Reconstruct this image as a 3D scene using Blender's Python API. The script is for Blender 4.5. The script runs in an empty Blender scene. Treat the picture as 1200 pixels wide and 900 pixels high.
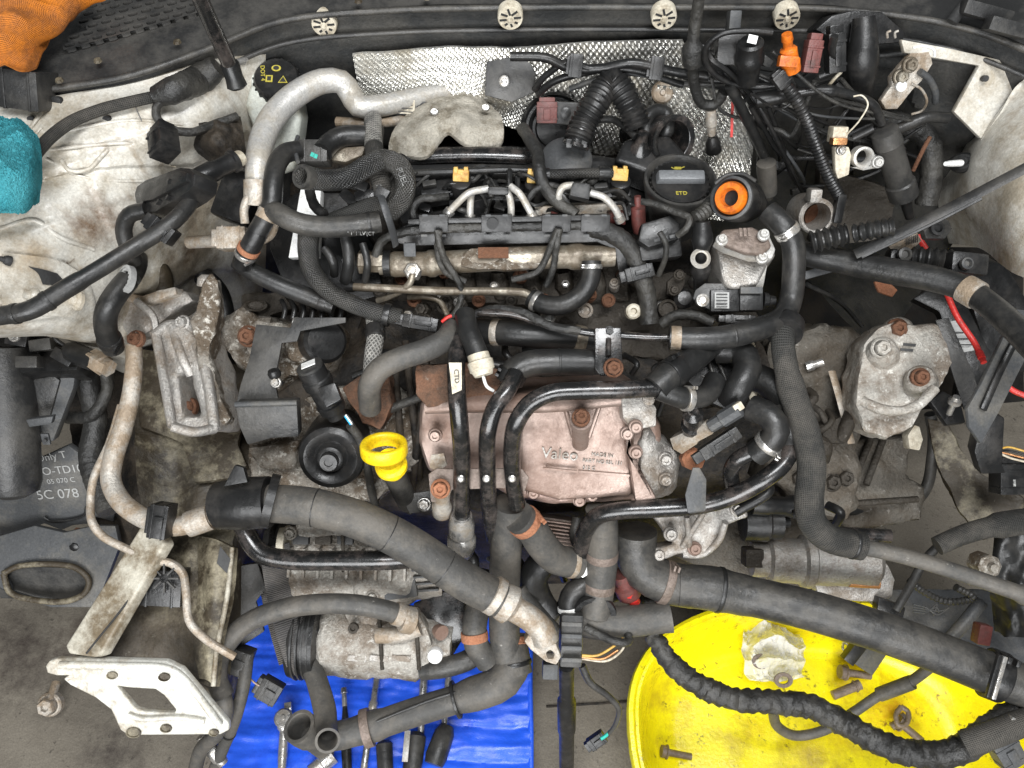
import bpy, bmesh, math, random
from mathutils import Vector, Matrix, noise
random.seed(7)
S = bpy.context.scene
R = math.radians
# ------------------------------------------------------------ camera
F = 942.0                       # focal length in photograph pixels (1200 x 900)
CAM = Vector((0, 0, 1.57)); PITCH = R(58)
FWD = Vector((0, math.cos(PITCH), -math.sin(PITCH)))
UPV = Vector((0, math.sin(PITCH), math.cos(PITCH)))
RGT = Vector((1, 0, 0))
cd = bpy.data.cameras.new('camera'); cam = bpy.data.objects.new('camera', cd)
S.collection.objects.link(cam); S.camera = cam
cam.location = CAM; cam.rotation_euler = (math.pi/2 - PITCH, 0, 0)
cd.sensor_fit = 'HORIZONTAL'; cd.sensor_width = 36; cd.lens = 36*F/1200
cd.clip_start = 0.02; cd.clip_end = 100
# ------------------------------------------------------------ world, lamps, exposure
w = bpy.data.worlds.new('World'); S.world = w; w.use_nodes = True
bg = w.node_tree.nodes['Background']
bg.inputs[0].default_value = (0.90, 0.96, 1.0, 1); bg.inputs[1].default_value = 0.095
def area(name, loc, target, sx, sy, power, col):
    l = bpy.data.lights.new(name, 'AREA'); l.shape = 'RECTANGLE'; l.size = sx; l.size_y = sy
    l.energy = power; l.color = col
    o = bpy.data.objects.new(name, l); S.collection.objects.link(o); o.location = loc
    o.rotation_euler = (Vector(target)-Vector(loc)).to_track_quat('-Z', 'Y').to_euler()
area('unseen_overhead_light', (0.25, 0.05, 2.75), (0, 0.5, 0.6), 1.3, 0.45, 40, (.98, .99, 1))  # unseen overhead lamp, placed for soft top light and highlights on the hoses
area('workshop_doorway_light', (-0.2, -1.9, 1.75), (0.1, 0.35, 0.3), 2.4, 1.4, 80, (.98, .99, 1))
vs = S.view_settings
vs.view_transform = 'Standard'; vs.look = 'None'; vs.gamma = 1; vs.use_curve_mapping = False
vs.exposure = 0.52
S.cycles.use_denoising = True
S.cycles.max_bounces = 8

# ------------------------------------------------------------ pixel -> place
ZT = [(-300,1.0),(0,.84),(100,.80),(150,.81),(200,.82),(260,.80),(310,.76),(350,.73),(400,.72),(450,.71),(500,.67),(550,.60),
      (600,.52),(650,.45),(700,.40),(750,.38),(800,.36),(1200,.3)]
def zs(y):                      # general height of the engine's upper side along the picture's rows
    for (a, za), (b, zb) in zip(ZT, ZT[1:]):
        if y <= b: return za + (zb-za)*(y-a)/(b-a)
    return ZT[-1][1]
def ray(x, y): return FWD + RGT*((x-600)/F) + UPV*((450-y)/F)
def A(x, y, z):
    d = ray(x, y); return CAM + d*((z-CAM.z)/d.z)
def Yp(x, y, Y):
    d = ray(x, y); return CAM + d*(Y/d.y)
def L(p):
    if isinstance(p, Vector): return p
    return A(p[0], p[1], zs(p[1]) + (p[2] if len(p) > 2 else 0))
def mpp(v): return (v-CAM).dot(FWD)/F        # metres per photo pixel at a point
CM = -FWD; UP = Vector((0,0,1)); FR = Vector((0,-1,0)); BL = Vector((0,-.25,.97)).normalized()
LF = Vector((-.6,-.3,.74)).normalized(); RT = Vector((.6,-.3,.74)).normalized()
LO = Vector((0,-.8,.6)).normalized()
def onplane(x, y, o, n):
    d = ray(x, y); return CAM + d*((o-CAM).dot(n)/d.dot(n))
def imgdir(deg, n):
    a = R(deg); d = RGT*math.cos(a) - UPV*math.sin(a)
    d = d - n*d.dot(n)
    return d.normalized()
def basis(n, deg=0):
    n = n.normalized(); u = imgdir(deg, n); return u, n.cross(u), n

# ------------------------------------------------------------ materials
MATS = {}
def mat(name, col, rough=.5, metal=0., dirt=None, damt=.3, dscale=14., spec=None, bump=.15, bscale=160., coat=0., spk=None, samt=0., sscale=60.,
        rvar=.12, weave=None, cvar=.12, trans=0., alpha=1., stains=(), grain=.22, streak=None):
    m = bpy.data.materials.new(name); m.use_nodes = True
    nt = m.node_tree; N = nt.nodes; K = nt.links; b = N['Principled BSDF']
    tc = N.new('ShaderNodeTexCoord'); geo = N.new('ShaderNodeNewGeometry')
    pos = geo.outputs['Position']
    def nz(scale, detail=6, rg=.6):
        n = N.new('ShaderNodeTexNoise'); n.inputs['Scale'].default_value = scale
        n.inputs['Detail'].default_value = detail; n.inputs['Roughness'].default_value = rg
        K.new(pos, n.inputs['Vector']); return n.outputs['Fac']
    def ramp(s, lo, hi, a=0., c=1.):
        r = N.new('ShaderNodeMapRange'); K.new(s, r.inputs[0])
        for i, v in enumerate((lo, hi, a, c)): r.inputs[i+1].default_value = v
        return r.outputs[0]
    def mix(f, a, c):
        x = N.new('ShaderNodeMix'); x.data_type = 'RGBA'
        if isinstance(f, float): x.inputs[0].default_value = f
        else: K.new(f, x.inputs[0])
        for i, v in ((6, a), (7, c)):
            if isinstance(v, tuple): x.inputs[i].default_value = (*v, 1)
            else: K.new(v, x.inputs[i])
        return x.outputs[2]
    c = col
    if cvar:
        c = mix(ramp(nz(dscale*.5, 4), .35, .65), tuple(v*(1-cvar) for v in col), tuple(min(1, v*(1+cvar)) for v in col))
    rv = ramp(nz(dscale*1.7, 5), .3, .7, max(.05, rough-rvar), min(1, rough+rvar))
    if dirt:
        f = ramp(nz(dscale, 12, .72), .60-damt*.42, .74-damt*.36)
        c = mix(f, c, dirt)
    if streak:
        mpn = N.new('ShaderNodeMapping'); K.new(pos, mpn.inputs[0]); mpn.inputs['Scale'].default_value = (75, 75, 7)
        sn_ = N.new('ShaderNodeTexNoise'); sn_.inputs['Scale'].default_value = 1; sn_.inputs['Detail'].default_value = 8; sn_.inputs['Roughness'].default_value = .62; K.new(mpn.outputs[0], sn_.inputs['Vector'])
        m2 = N.new('ShaderNodeMath'); m2.operation = 'MULTIPLY'; K.new(ramp(sn_.outputs['Fac'], .5, .68, 0, .85), m2.inputs[0]); K.new(ramp(nz(8, 5), .42, .6), m2.inputs[1])
        c = mix(m2.outputs[0], c, streak)
    if spk:
        f2 = ramp(nz(sscale, 10, .75), .66-samt*.35, .74-samt*.3)
        c = mix(f2, c, spk)
    for (sp, sr, scol) in stains:
        dn = N.new('ShaderNodeVectorMath'); dn.operation = 'DISTANCE'; K.new(pos, dn.inputs[0]); dn.inputs[1].default_value = tuple(sp)
        md = N.new('ShaderNodeMath'); md.operation = 'MULTIPLY_ADD'; K.new(nz(26, 8, .7), md.inputs[0]); md.inputs[1].default_value = sr*2.2; K.new(dn.outputs[1], md.inputs[2])
        c = mix(ramp(md.outputs[0], sr*1.75, sr*.95), c, scol)
    if grain:
        gm_ = N.new('ShaderNodeMix'); gm_.data_type = 'RGBA'; gm_.blend_type = 'MULTIPLY'; gm_.inputs[0].default_value = 1
        if isinstance(c, tuple): gm_.inputs[6].default_value = (*c, 1)
        else: K.new(c, gm_.inputs[6])
        gv = ramp(nz(330, 5, .7), .3, .7, 1-grain, 1+grain); K.new(gv, gm_.inputs[7]); c = gm_.outputs[2]
    if alpha < 1: b.inputs['Alpha'].default_value = alpha
    if isinstance(c, tuple): b.inputs['Base Color'].default_value = (*c, 1)
    else: K.new(c, b.inputs['Base Color'])
    K.new(rv, b.inputs['Roughness'])
    b.inputs['Metallic'].default_value = metal
    if metal and dirt:
        mm = N.new('ShaderNodeMath'); mm.operation = 'MULTIPLY_ADD'; K.new(f, mm.inputs[0])
        mm.inputs[1].default_value = -metal*.7; mm.inputs[2].default_value = metal; K.new(mm.outputs[0], b.inputs['Metallic'])
    if spec is not None: b.inputs['Specular IOR Level'].default_value = spec
    if coat: b.inputs['Coat Weight'].default_value = coat; b.inputs['Coat Roughness'].default_value = .12
    if trans: b.inputs['Transmission Weight'].default_value = trans
    bp = N.new('ShaderNodeBump'); bp.inputs['Strength'].default_value = min(1, bump*1.5); bp.inputs['Distance'].default_value = .004
    h = nz(bscale, 6, .65)
    if weave:
        mp = N.new('ShaderNodeMapping'); K.new(tc.outputs['UV'], mp.inputs[0])
        hs = []
        for ang in weave[1]:
            wv = N.new('ShaderNodeTexWave'); wv.inputs['Scale'].default_value = weave[0]; wv.inputs['Distortion'].default_value = weave[2] if len(weave) > 2 else .4
            rot = N.new('ShaderNodeMapping'); rot.inputs['Rotation'].default_value = (0, 0, R(ang)); K.new(tc.outputs['UV'], rot.inputs[0])
            K.new(rot.outputs[0], wv.inputs['Vector']); hs.append(wv.outputs['Fac'])
        s = hs[0]
        for q in hs[1:]:
            mm = N.new('ShaderNodeMath'); mm.operation = 'MAXIMUM'; K.new(s, mm.inputs[0]); K.new(q, mm.inputs[1]); s = mm.outputs[0]
        ad = N.new('ShaderNodeMath'); ad.operation = 'MULTIPLY_ADD'; K.new(h, ad.inputs[0]); ad.inputs[1].default_value = .5; K.new(s, ad.inputs[2]); h = ad.outputs[0]
        bp.inputs['Distance'].default_value = .0016; bp.inputs['Strength'].default_value = .8
    if weave:
        cm2 = N.new('ShaderNodeMix'); cm2.data_type = 'RGBA'; cm2.blend_type = 'MULTIPLY'; cm2.inputs[0].default_value = 1
        K.new(c, cm2.inputs[6]); K.new(ramp(s, .35, .95, .75, weave[3] if len(weave) > 3 else 1.5), cm2.inputs[7]); K.new(cm2.outputs[2], b.inputs['Base Color'])
    K.new(h, bp.inputs['Height']); K.new(bp.outputs[0], b.inputs['Normal'])
    MATS[name] = m
DUST = (.17, .155, .13); BROWN = (.09, .06, .035); GRIME = (.035, .028, .02)
mat('rubber', (.014,.014,.0137), .39, dirt=(.034,.032,.029), damt=.28, grain=.1, dscale=22, bump=.12, spec=.5, spk=(.13,.125,.11), samt=.05, sscale=150)
mat('rubber_dusty', (.030,.0295,.028), .42, dirt=(.072,.067,.059), damt=.40, grain=.1, dscale=20, bump=.18, spec=.4, spk=(.2,.19,.17), samt=.06, sscale=130)
mat('rubber_lower', (.060,.058,.054), .52, dirt=(.108,.098,.084), damt=.42, grain=.12, dscale=16, bump=.2, spec=.35, spk=(.27,.255,.23), samt=.08, sscale=110)
mat('fabric_sleeve', (.036,.0355,.033), .62, dirt=(.08,.074,.065), grain=.12, damt=.35, spec=.2, weave=(140,(0,90),.4,1.25))
mat('braid', (.015,.015,.0145), .34, dirt=(.042,.04,.036), grain=.1, damt=.45, weave=(115,(45,-45),.5,1.5), spec=.5)
mat('braid_pale', (.075,.073,.068), .55, dirt=(.22,.21,.19), damt=.45, weave=(75,(45,-45),.5,2.2), spec=.5)
mat('tape', (.020,.0196,.0185), .42, dirt=(.052,.049,.043), damt=.36, grain=.12, bump=.6, bscale=70, spec=.45)
mat('plastic', (.011,.011,.011), .35, dirt=(.03,.028,.026), damt=.26, grain=.1, dscale=26, bump=.1, spec=.45)
mat('plastic_dusty', (.022,.022,.0218), .40, dirt=(.06,.057,.052), damt=.40, grain=.12, dscale=12, bump=.14, spec=.4)
mat('plastic_grey', (.062,.064,.066), .45, dirt=(.115,.108,.095), damt=.3, dscale=10, spec=.35)
mat('black_paint', (.010,.010,.010), .24, dirt=(.06,.05,.045), damt=.28, dscale=40, bump=.06, bscale=400, coat=.3)
mat('cast', (.47,.45,.42), .42, .7, dirt=(.20,.165,.13), damt=.38, dscale=18, bump=.35, bscale=330, spk=(.11,.09,.07), samt=.14, sscale=55)
mat('cast_oxide', (.33,.305,.265), .52, .4, dirt=(.105,.078,.052), damt=.52, dscale=20, bump=.7, bscale=210, spk=(.58,.55,.49), samt=.36, sscale=85)
mat('cast_pale', (.46,.435,.39), .5, .35, dirt=(.19,.155,.12), damt=.40, dscale=20, bump=.6, bscale=210, spk=(.62,.60,.55), samt=.30, sscale=85)
mat('cast_mid', (.12,.108,.09), .6, .4, dirt=(.07,.056,.04), damt=.45, dscale=18, bump=.5, bscale=160, spk=(.3,.28,.25), samt=.16, sscale=80)
mat('cast_dark', (.075,.067,.056), .6, .5, dirt=GRIME, damt=.6, dscale=18, bump=.6, bscale=140, spk=(.20,.185,.165), samt=.14, sscale=70)
mat('hollow', (.006,.0055,.005), .8, dirt=(.014,.011,.008), damt=.4, spec=.2)  # near black: bonnet shade put into the colour
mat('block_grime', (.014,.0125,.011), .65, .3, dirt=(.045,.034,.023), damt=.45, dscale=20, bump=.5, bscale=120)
mat('cooler_pink', (.37,.285,.245), .45, .6, dirt=(.20,.13,.10), damt=.42, dscale=11, grain=.1, bump=.16, bscale=300, spk=(.15,.10,.07), samt=.16, sscale=110,
    stains=((A(715,585,.55), .03, (.42,.16,.11)),(A(640,570,.57), .06, (.40,.27,.23)),(A(740,575,.56), .04, (.36,.2,.16)),(A(520,500,.66), .05, (.16,.09,.06))))
mat('alu', (.52,.51,.485), .42, .45, dirt=(.36,.33,.28), damt=.40, dscale=22, bump=.15, bscale=240)
mat('alu_dull', (.50,.47,.42), .5, .45, dirt=(.26,.2,.14), damt=.5, dscale=24, bump=.3, bscale=200)
mat('steel', (.55,.54,.52), .3, .9, dirt=(.25,.22,.18), damt=.35, dscale=40)
mat('zinc', (.39,.355,.29), .40, .75, dirt=(.13,.105,.075), damt=.6, dscale=40)
mat('rust_dark', (.085,.05,.032), .7, .2, dirt=(.16,.075,.04), damt=.4, dscale=30, bump=.6, bscale=200, spk=(.2,.17,.14), samt=.15, sscale=80)
mat('rust', (.15,.07,.038), .8, .1, dirt=(.14,.06,.03), damt=.5, dscale=60, bump=.6, bscale=300)
mat('rust_orange', (.34,.145,.075), .8, 0, dirt=(.3,.12,.06), damt=.4, dscale=70, bump=.5)
mat('body_paint', (.56,.54,.485), .42, dirt=(.33,.29,.225), damt=.40, dscale=12, bump=.12, bscale=90, spk=(.10,.07,.045), samt=.12, sscale=26, coat=.15, streak=(.27,.215,.15),
    stains=((A(112,262,.84), .075, (.11,.06,.028)),(A(105,282,.82), .04, (.035,.022,.014)),(A(225,205,.8), .07, (.10,.065,.035)),(A(110,185,.885), .03, (.2,.13,.07)),(A(40,300,.86), .05, (.25,.19,.12)),(A(225,300,.7), .12, (.07,.045,.025)),(A(130,370,.7), .05, (.12,.08,.05)),(A(1175,310,.76), .05, (.22,.16,.09)),(A(20,400,.8), .06, (.2,.15,.1))))
mat('rail_paint', (.34,.30,.21), .55, dirt=(.045,.034,.02), damt=.60, dscale=12, bump=.35, bscale=90, spk=(.42,.39,.31), samt=.1, sscale=40,
    stains=((A(180,565,.55), .12, (.018,.015,.011)),(A(155,690,.5), .10, (.02,.017,.013)),(A(190,755,.49), .12, (.12,.098,.072)),(A(235,770,.48), .08, (.02,.018,.014))))
mat('lip_paint', (.50,.47,.39), .5, dirt=(.16,.125,.08), damt=.45, dscale=16, bump=.2, bscale=120, spk=(.05,.04,.03), samt=.1, sscale=40, streak=(.1,.075,.045))
mat('flange_paint', (.60,.595,.545), .38, dirt=(.36,.32,.25), damt=.33, dscale=20, bump=.1, spk=(.20,.12,.07), samt=.13, sscale=38, coat=.2, streak=(.25,.2,.14))
mat('bulkhead', (.024,.025,.025), .55, dirt=(.058,.055,.049), damt=.4, dscale=10, bump=.2, spk=(.2,.19,.17), samt=.02, sscale=120)
mat('foil', (.72,.71,.67), .28, .92, dirt=(.34,.31,.25), damt=.30, dscale=16, bump=.15, bscale=300)
mat('felt', (.50,.465,.395), .95, dirt=(.25,.22,.17), damt=.35, dscale=30, bump=.6, bscale=500, spec=.1)
mat('floor', (.125,.108,.085), .75, dirt=(.165,.145,.115), damt=.45, dscale=5, bump=.3, bscale=120, spk=(.045,.038,.03), samt=.24, sscale=60, stains=((A(20,770,0), .16, (.035,.026,.02)),(A(130,890,0), .12, (.05,.04,.032)),(A(90,740,0), .08, (.07,.055,.042))))
mat('floor_olive', (.15,.135,.10), .75, dirt=(.2,.18,.14), damt=.4, dscale=5, bump=.3, bscale=120)
mat('blue_vinyl', (.02,.105,.74), .33, grain=.06, dirt=(.015,.07,.55), damt=.25, dscale=10, bump=.12, bscale=90)
mat('yellow_plastic', (.95,.82,.008), .26, grain=.06, dirt=(.78,.62,.008), damt=.30, dscale=11, bump=.12, spk=(.10,.065,.02), samt=.24, sscale=48,
    stains=((A(795,820,.06), .10, (.42,.29,.02)),(A(1050,835,.02), .10, (.60,.32,.01)),(A(960,895,.01), .16, (.40,.30,.02)),(A(1000,790,.01), .10, (.62,.45,.01)),(A(860,870,.01), .07, (.5,.38,.02)),(A(900,730,.06), .08, (.55,.42,.02))))
mat('yellow', (.88,.62,.01), .35, dirt=(.6,.38,.02), damt=.2, dscale=60)
mat('amber', (.52,.33,.07), .4, dirt=(.4,.2,.03), damt=.3, dscale=80)
mat('orange', (.70,.165,.01), .4, dirt=(.36,.085,.015), damt=.35, dscale=60)
mat('orange_cloth', (.74,.225,.02), .95, dirt=(.36,.13,.04), damt=.40, dscale=9, weave=(170,(0,90),.4,1.2), spec=.1)
mat('teal_cloth', (.09,.41,.47), .98, dirt=(.05,.29,.34), damt=.4, dscale=40, bump=1., bscale=600, spec=.05)
mat('white', (.8,.8,.78), .4, dirt=(.55,.52,.46), damt=.2, dscale=60)
mat('cream', (.62,.57,.46), .5, dirt=(.35,.30,.22), damt=.4, dscale=40)
mat('red', (.55,.03,.025), .4, dirt=(.3,.03,.02), damt=.25, dscale=60)
mat('maroon', (.13,.038,.032), .5, dirt=(.07,.035,.03), damt=.3, dscale=50)
mat('blue_tip', (.02,.30,.55), .35)
mat('green', (.02,.42,.34), .5)
mat('brown_plate', (.21,.165,.14), .5, .3, dirt=(.12,.09,.07), damt=.4, dscale=40, bump=.3)
mat('bag', (.92,.91,.89), .25, dirt=(.62,.59,.52), damt=.25, dscale=40, bump=.35, bscale=60, alpha=.66, grain=0)
mat('tank', (.60,.62,.56), .4, dirt=(.4,.38,.3), damt=.3, dscale=20, trans=.1)
mat('print_white', (.40,.40,.38), .6, dirt=(.05,.05,.05), damt=.55, dscale=160)
mat('print_grey', (.33,.33,.32), .7)
mat('print_black', (.02,.02,.02), .6)
mat('print_yellow', (.40,.34,.05), .5)
mat('grip_grey', (.13,.135,.14), .4)
mat('copper', (.55,.27,.12), .4, .8)
mat('belt', (.055,.052,.05), .7, dirt=(.1,.09,.08), damt=.4, weave=(110,(0,)))
def M(n): return MATS[n]

# ------------------------------------------------------------ scene tree
def tag(o, label=None, cat=None, group=None, kind=None):
    if label: o['label'] = label
    if cat: o['category'] = cat
    if group: o['group'] = group
    if kind: o['kind'] = kind
    return o
def thing(name, label, cat, at, group=None):
    o = bpy.data.objects.new(name, None); S.collection.objects.link(o); o.location = L(at); o.empty_display_size = .02
    return tag(o, label, cat, group)
def on(o, x, y, off=0.):
    """the point of object o that stands at photo pixel (x, y)"""
    from mathutils.bvhtree import BVHTree
    if o.name not in _bvh:
        c = wloc(o); _bvh[o.name] = BVHTree.FromPolygons([v.co + c for v in o.data.vertices], [p.vertices[:] for p in o.data.polygons])
    d = ray(x, y).normalized(); h = _bvh[o.name].ray_cast(CAM, d)
    return (h[0] if h[0] else A(x, y, .93)) - d*off
_bvh = {}
def wloc(o):
    v = Vector(o.location)
    while o.parent: o = o.parent; v += o.location
    return v

# ------------------------------------------------------------ mesh builder
def crom(pts, step):
    """smooth path through pts (list of Vector)"""
    if len(pts) == 2:
        n = max(2, int((pts[1]-pts[0]).length/step)+1); return [pts[0].lerp(pts[1], i/n) for i in range(n+1)]
    P = [pts[0]*2-pts[1]] + pts + [pts[-1]*2-pts[-2]]; out = []
    for i in range(1, len(P)-2):
        a, b, c, d = P[i-1:i+3]; n = max(1, int((c-b).length/step+.5))
        ta = max((b-a).length, 1e-5)**.5; tb = max((c-b).length, 1e-5)**.5; tcx = max((d-c).length, 1e-5)**.5
        m1 = ((b-a)/ta - (c-a)/(ta+tb) + (c-b)/tb)*tb; m2 = ((c-b)/tb - (d-b)/(tb+tcx) + (d-c)/tcx)*tb
        for k in range(n):
            t = k/n; t2 = t*t; t3 = t2*t
            out.append(b*(2*t3-3*t2+1) + m1*(t3-2*t2+t) + c*(-2*t3+3*t2) + m2*(t3-t2))
    out.append(pts[-1]); return out
def frames(path):
    T = []
    for i in range(len(path)):
        t = path[min(i+1, len(path)-1)] - path[max(i-1, 0)]
        T.append(t.normalized() if t.length > 1e-9 else (T[-1] if T else UP))
    n = T[0].cross(Vector((.3,.1,1)))
    if n.length < .1: n = T[0].cross(RGT)
    n.normalize(); out = []
    for i, t in enumerate(T):
        if i:
            q = T[i-1].rotation_difference(t); n = q @ n
            n = (n - t*n.dot(t)).normalized()
        out.append((t, n, t.cross(n)))
    return out
def plerp(tab, t):
    if not isinstance(tab, (list, tuple)): return tab
    if t <= tab[0][0]: return tab[0][1]
    for (a, va), (b, vb) in zip(tab, tab[1:]):
        if t <= b: return va + (vb-va)*(t-a)/max(b-a, 1e-9)
    return tab[-1][1]

class MB:
    def __init__(s): s.v = []; s.f = []; s.uv = {}
    def add(s, vs_, fs, uvs=None):
        o = len(s.v); s.v += [Vector(x) for x in vs_]
        for k, f in enumerate(fs):
            s.f.append(tuple(i+o for i in f))
            if uvs: s.uv[len(s.f)-1] = uvs[k]
        return s
    def rings(s, rings, cap0=True, cap1=True, uvl=None, closed=True):
        n = len(rings[0]); vs_ = [p for r in rings for p in r]; fs = []; uvs = []
        acc = 0
        for i in range(len(rings)-1):
            dl = (sum(rings[i+1], Vector())/n - sum(rings[i], Vector())/n).length
            circ = max((rings[i][0]-rings[i][n//2]).length*math.pi, 1e-4)
            for j in range(n):
                k = (j+1) % n
                fs.append((i*n+j, i*n+k, (i+1)*n+k, (i+1)*n+j))
                uvs.append(((acc, j/n*circ), (acc, (j+1)/n*circ), (acc+dl, (j+1)/n*circ), (acc+dl, j/n*circ)))
            acc += dl
        if cap0: fs.append(tuple(range(n-1, -1, -1))); uvs.append(None)
        if cap1: fs.append(tuple((len(rings)-1)*n+j for j in range(n))); uvs.append(None)
        return s.add(vs_, fs, uvs)
    def tube(s, pts, w, sides=None, style=None, per=.006, amp=.0012, wob=.02, open0=False, open1=False, flat=1., step=None, metres=False):
        pv = [L(p) for p in pts]
        ln = sum((b-a).length for a, b in zip(pv, pv[1:]))
        mp = sum(mpp(p) for p in pv)/len(pv)
        if metres: mp = 1
        wmax = (max(x[1] for x in w) if isinstance(w, (list, tuple)) else w)*mp/2
        if sides is None: sides = 28 if wmax > .014 else 18 if wmax > .006 else 10
        st = step or max(.0015, min(wmax*.6, ln/6))
        if style == 'corr': st = per/5
        if style == 'tape': st = min(st, .0035)
        path = crom(pv, st); fr = frames(path); rings = []; acc = 0; N_ = len(path); sd = random.random()*50
        for i, p in enumerate(path):
            if i: acc += (p-path[i-1]).length
            r = plerp(w, acc/max(ln, 1e-6)*.999)*mp/2
            if style == 'corr': r += amp*math.sin(acc/per*2*math.pi)
            t, a, b = fr[i]; ring = []
            for j in range(sides):
                an = 2*math.pi*j/sides; rr = r
                if style == 'tape':
                    ph = (acc/per + j/sides) % 1.0
                    rr += amp*(ph-.5) + amp*1.2*noise.noise(Vector((acc*160, math.cos(an)*1.4+sd, math.sin(an)*1.4)))
                elif wob: rr *= 1 + wob*noise.noise(Vector((acc*25+sd, math.cos(an), math.sin(an))))
                ring.append(p + a*(math.cos(an)*rr) + b*(math.sin(an)*rr*flat))
            rings.append(ring)
        def inner(ring, p, t, fac, dep): return [p + (q-p)*fac + t*dep for q in ring]
        if open0:
            p, t = path[0], fr[0][0]
            rings = [inner(rings[0], p, t, .05, wmax*3), inner(rings[0], p, t, .74, wmax*2.9), inner(rings[0], p, t, .76, 0.001), inner(rings[0], p, t, .8, 0)] + rings
        if open1:
            p, t = path[-1], -fr[-1][0]
            e = rings[-1]; rings += [inner(e, p, t, .8, 0), inner(e, p, t, .76, .001), inner(e, p, t, .74, wmax*2.9), inner(e, p, t, .05, wmax*3)]
        s.rings(rings); s.path = path; s.len = ln; s.wm = wmax; return s
    def lathe(s, p, n, prof, sides=28, deg=0, flat=1., noisy=0):
        """prof: [(radius px, height m along n)]"""
        o = L(p); m = mpp(o); u, v, n = basis(n, deg); rings = []
        for r, h in prof:
            rings.append([o + n*h + (u*math.cos(2*math.pi*j/sides) + v*(math.sin(2*math.pi*j/sides)*flat))*max(r*m, 1e-5) for j in range(sides)])
        ring = prof[-1][0] > 3 and prof[-1][0] > .5*max(r for r, h in prof)
        return s.rings(rings, not ring, not ring)
    def cyl(s, p1, p2, prof, sides=24):
        """prof: [(t along p1->p2, width px)]"""
        a, b = L(p1), L(p2); m = (mpp(a)+mpp(b))/2; d = b-a; n = d.normalized()
        u = n.cross(Vector((.2,.3,1)));
        if u.length < .1: u = n.cross(RGT)
        u.normalize(); v = n.cross(u); rings = []
        for t, wd in prof:
            rings.append([a + d*t + (u*math.cos(2*math.pi*j/sides) + v*math.sin(2*math.pi*j/sides))*(wd*m/2) for j in range(sides)])
        return s.rings(rings)
    def poly(s, pts, l=0, n=CM, h=.01, holes=(), at=None):
        cx = sum(p[0] for p in pts)/len(pts); cy = sum(p[1] for p in pts)/len(pts)
        o = L((cx, cy, l)) if at is None else L(at); n = n.normalized()
        bm = bmesh.new(); loops = []
        for lp in (pts, *holes):
            vv = [bm.verts.new(onplane(x, y, o, n)) for x, y in lp]
            ee = [bm.edges.new((vv[i], vv[(i+1) % len(vv)])) for i in range(len(vv))]
            loops.append((vv, ee))
        if holes: bmesh.ops.triangle_fill(bm, edges=bm.edges[:], use_beauty=True, normal=n)
        else: bm.faces.new(loops[0][0])
        bmesh.ops.recalc_face_normals(bm, faces=bm.faces[:])
        bm.verts.ensure_lookup_table(); bm.verts.index_update()
        top = [v.co.copy() for v in bm.verts]; k = len(top); fs = []
        for f in bm.faces:
            idx = [v.index for v in f.verts]
            if f.normal.dot(n) < 0: idx.reverse()
            fs.append(tuple(idx)); fs.append(tuple(i+k for i in reversed(idx)))
        for q, (vv, ee) in enumerate(loops):
            ids = [v.index for v in vv]
            for i in range(len(ids)):
                fs.append((ids[i], ids[(i+1) % len(ids)], ids[(i+1) % len(ids)]+k, ids[i]+k))
        bm.free(); s.add(top + [v - n*h for v in top], fs); s.fix = True; return s
    def box(s, p, wx, wy, h, deg=0, n=CM, taper=1.):
        """p: middle of the face turned to n; wx, wy in px; h metres"""
        o = L(p); m = mpp(o); u, v, n = basis(n, deg); wx *= m/2; wy *= m/2
        vs_ = [o + u*(a*wx) + v*(b*wy) for a, b in ((-1,-1),(1,-1),(1,1),(-1,1))]
        vs_ += [o - n*h + u*(a*wx*taper) + v*(b*wy*taper) for a, b in ((-1,-1),(1,-1),(1,1),(-1,1))]
        return s.add(vs_, [(0,1,2,3),(7,6,5,4),(0,4,5,1),(1,5,6,2),(2,6,7,3),(3,7,4,0)])
    def sheet(s, rows, nu=24, nv=24, th=.004, wr=0., ws=8., n=None, fn=None):
        """rows of control points -> smooth sheet of thickness th"""
        R_ = [[L(p) for p in r] for r in rows]
        def res(pts, k):
            d = crom(pts, max(sum((b-a).length for a, b in zip(pts, pts[1:]))/(k*4), 1e-4))
            return [d[min(len(d)-1, round(i*(len(d)-1)/k))] for i in range(k+1)]
        rr = [res(r, nu) for r in R_]; cols = [res([r[i] for r in rr], nv) for i in range(nu+1)]
        G = [[cols[i][j].copy() for i in range(nu+1)] for j in range(nv+1)]
        nn = n
        if nn is None:
            nn = (G[0][nu]-G[nv][0]).cross(G[nv][nu]-G[0][0]).normalized()
            if nn.dot(CM) < 0: nn = -nn
        if wr or fn:
            for j in range(nv+1):
                for i in range(nu+1):
                    p = G[j][i]; d = 0
                    if wr: d += wr*noise.noise(p*ws) + wr*.45*noise.noise(p*ws*2.7+Vector((3,3,3)))
                    if fn: d += fn(i/nu, j/nv)
                    G[j][i] = p + nn*d
        k = (nu+1)*(nv+1); top = [p for r in G for p in r]; fs = []; uvs = []
        lu = (G[0][0]-G[0][nu]).length/nu; lv = (G[0][0]-G[nv][0]).length/nv
        for j in range(nv):
            for i in range(nu):
                a = j*(nu+1)+i
                fs.append((a, a+nu+1, a+nu+2, a+1)); uvs.append(((i*lu,j*lv),(i*lu,(j+1)*lv),((i+1)*lu,(j+1)*lv),((i+1)*lu,j*lv)))
                fs.append((a+k, a+1+k, a+nu+2+k, a+nu+1+k)); uvs.append(None)
        bd = [i for i in range(nu+1)] + [j*(nu+1)+nu for j in range(1, nv+1)] + [nv*(nu+1)+i for i in range(nu-1, -1, -1)] + [j*(nu+1) for j in range(nv-1, 0, -1)]
        for a, b in zip(bd, bd[1:]+bd[:1]): fs.append((a, b, b+k, a+k)); uvs.append(None)
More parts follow.
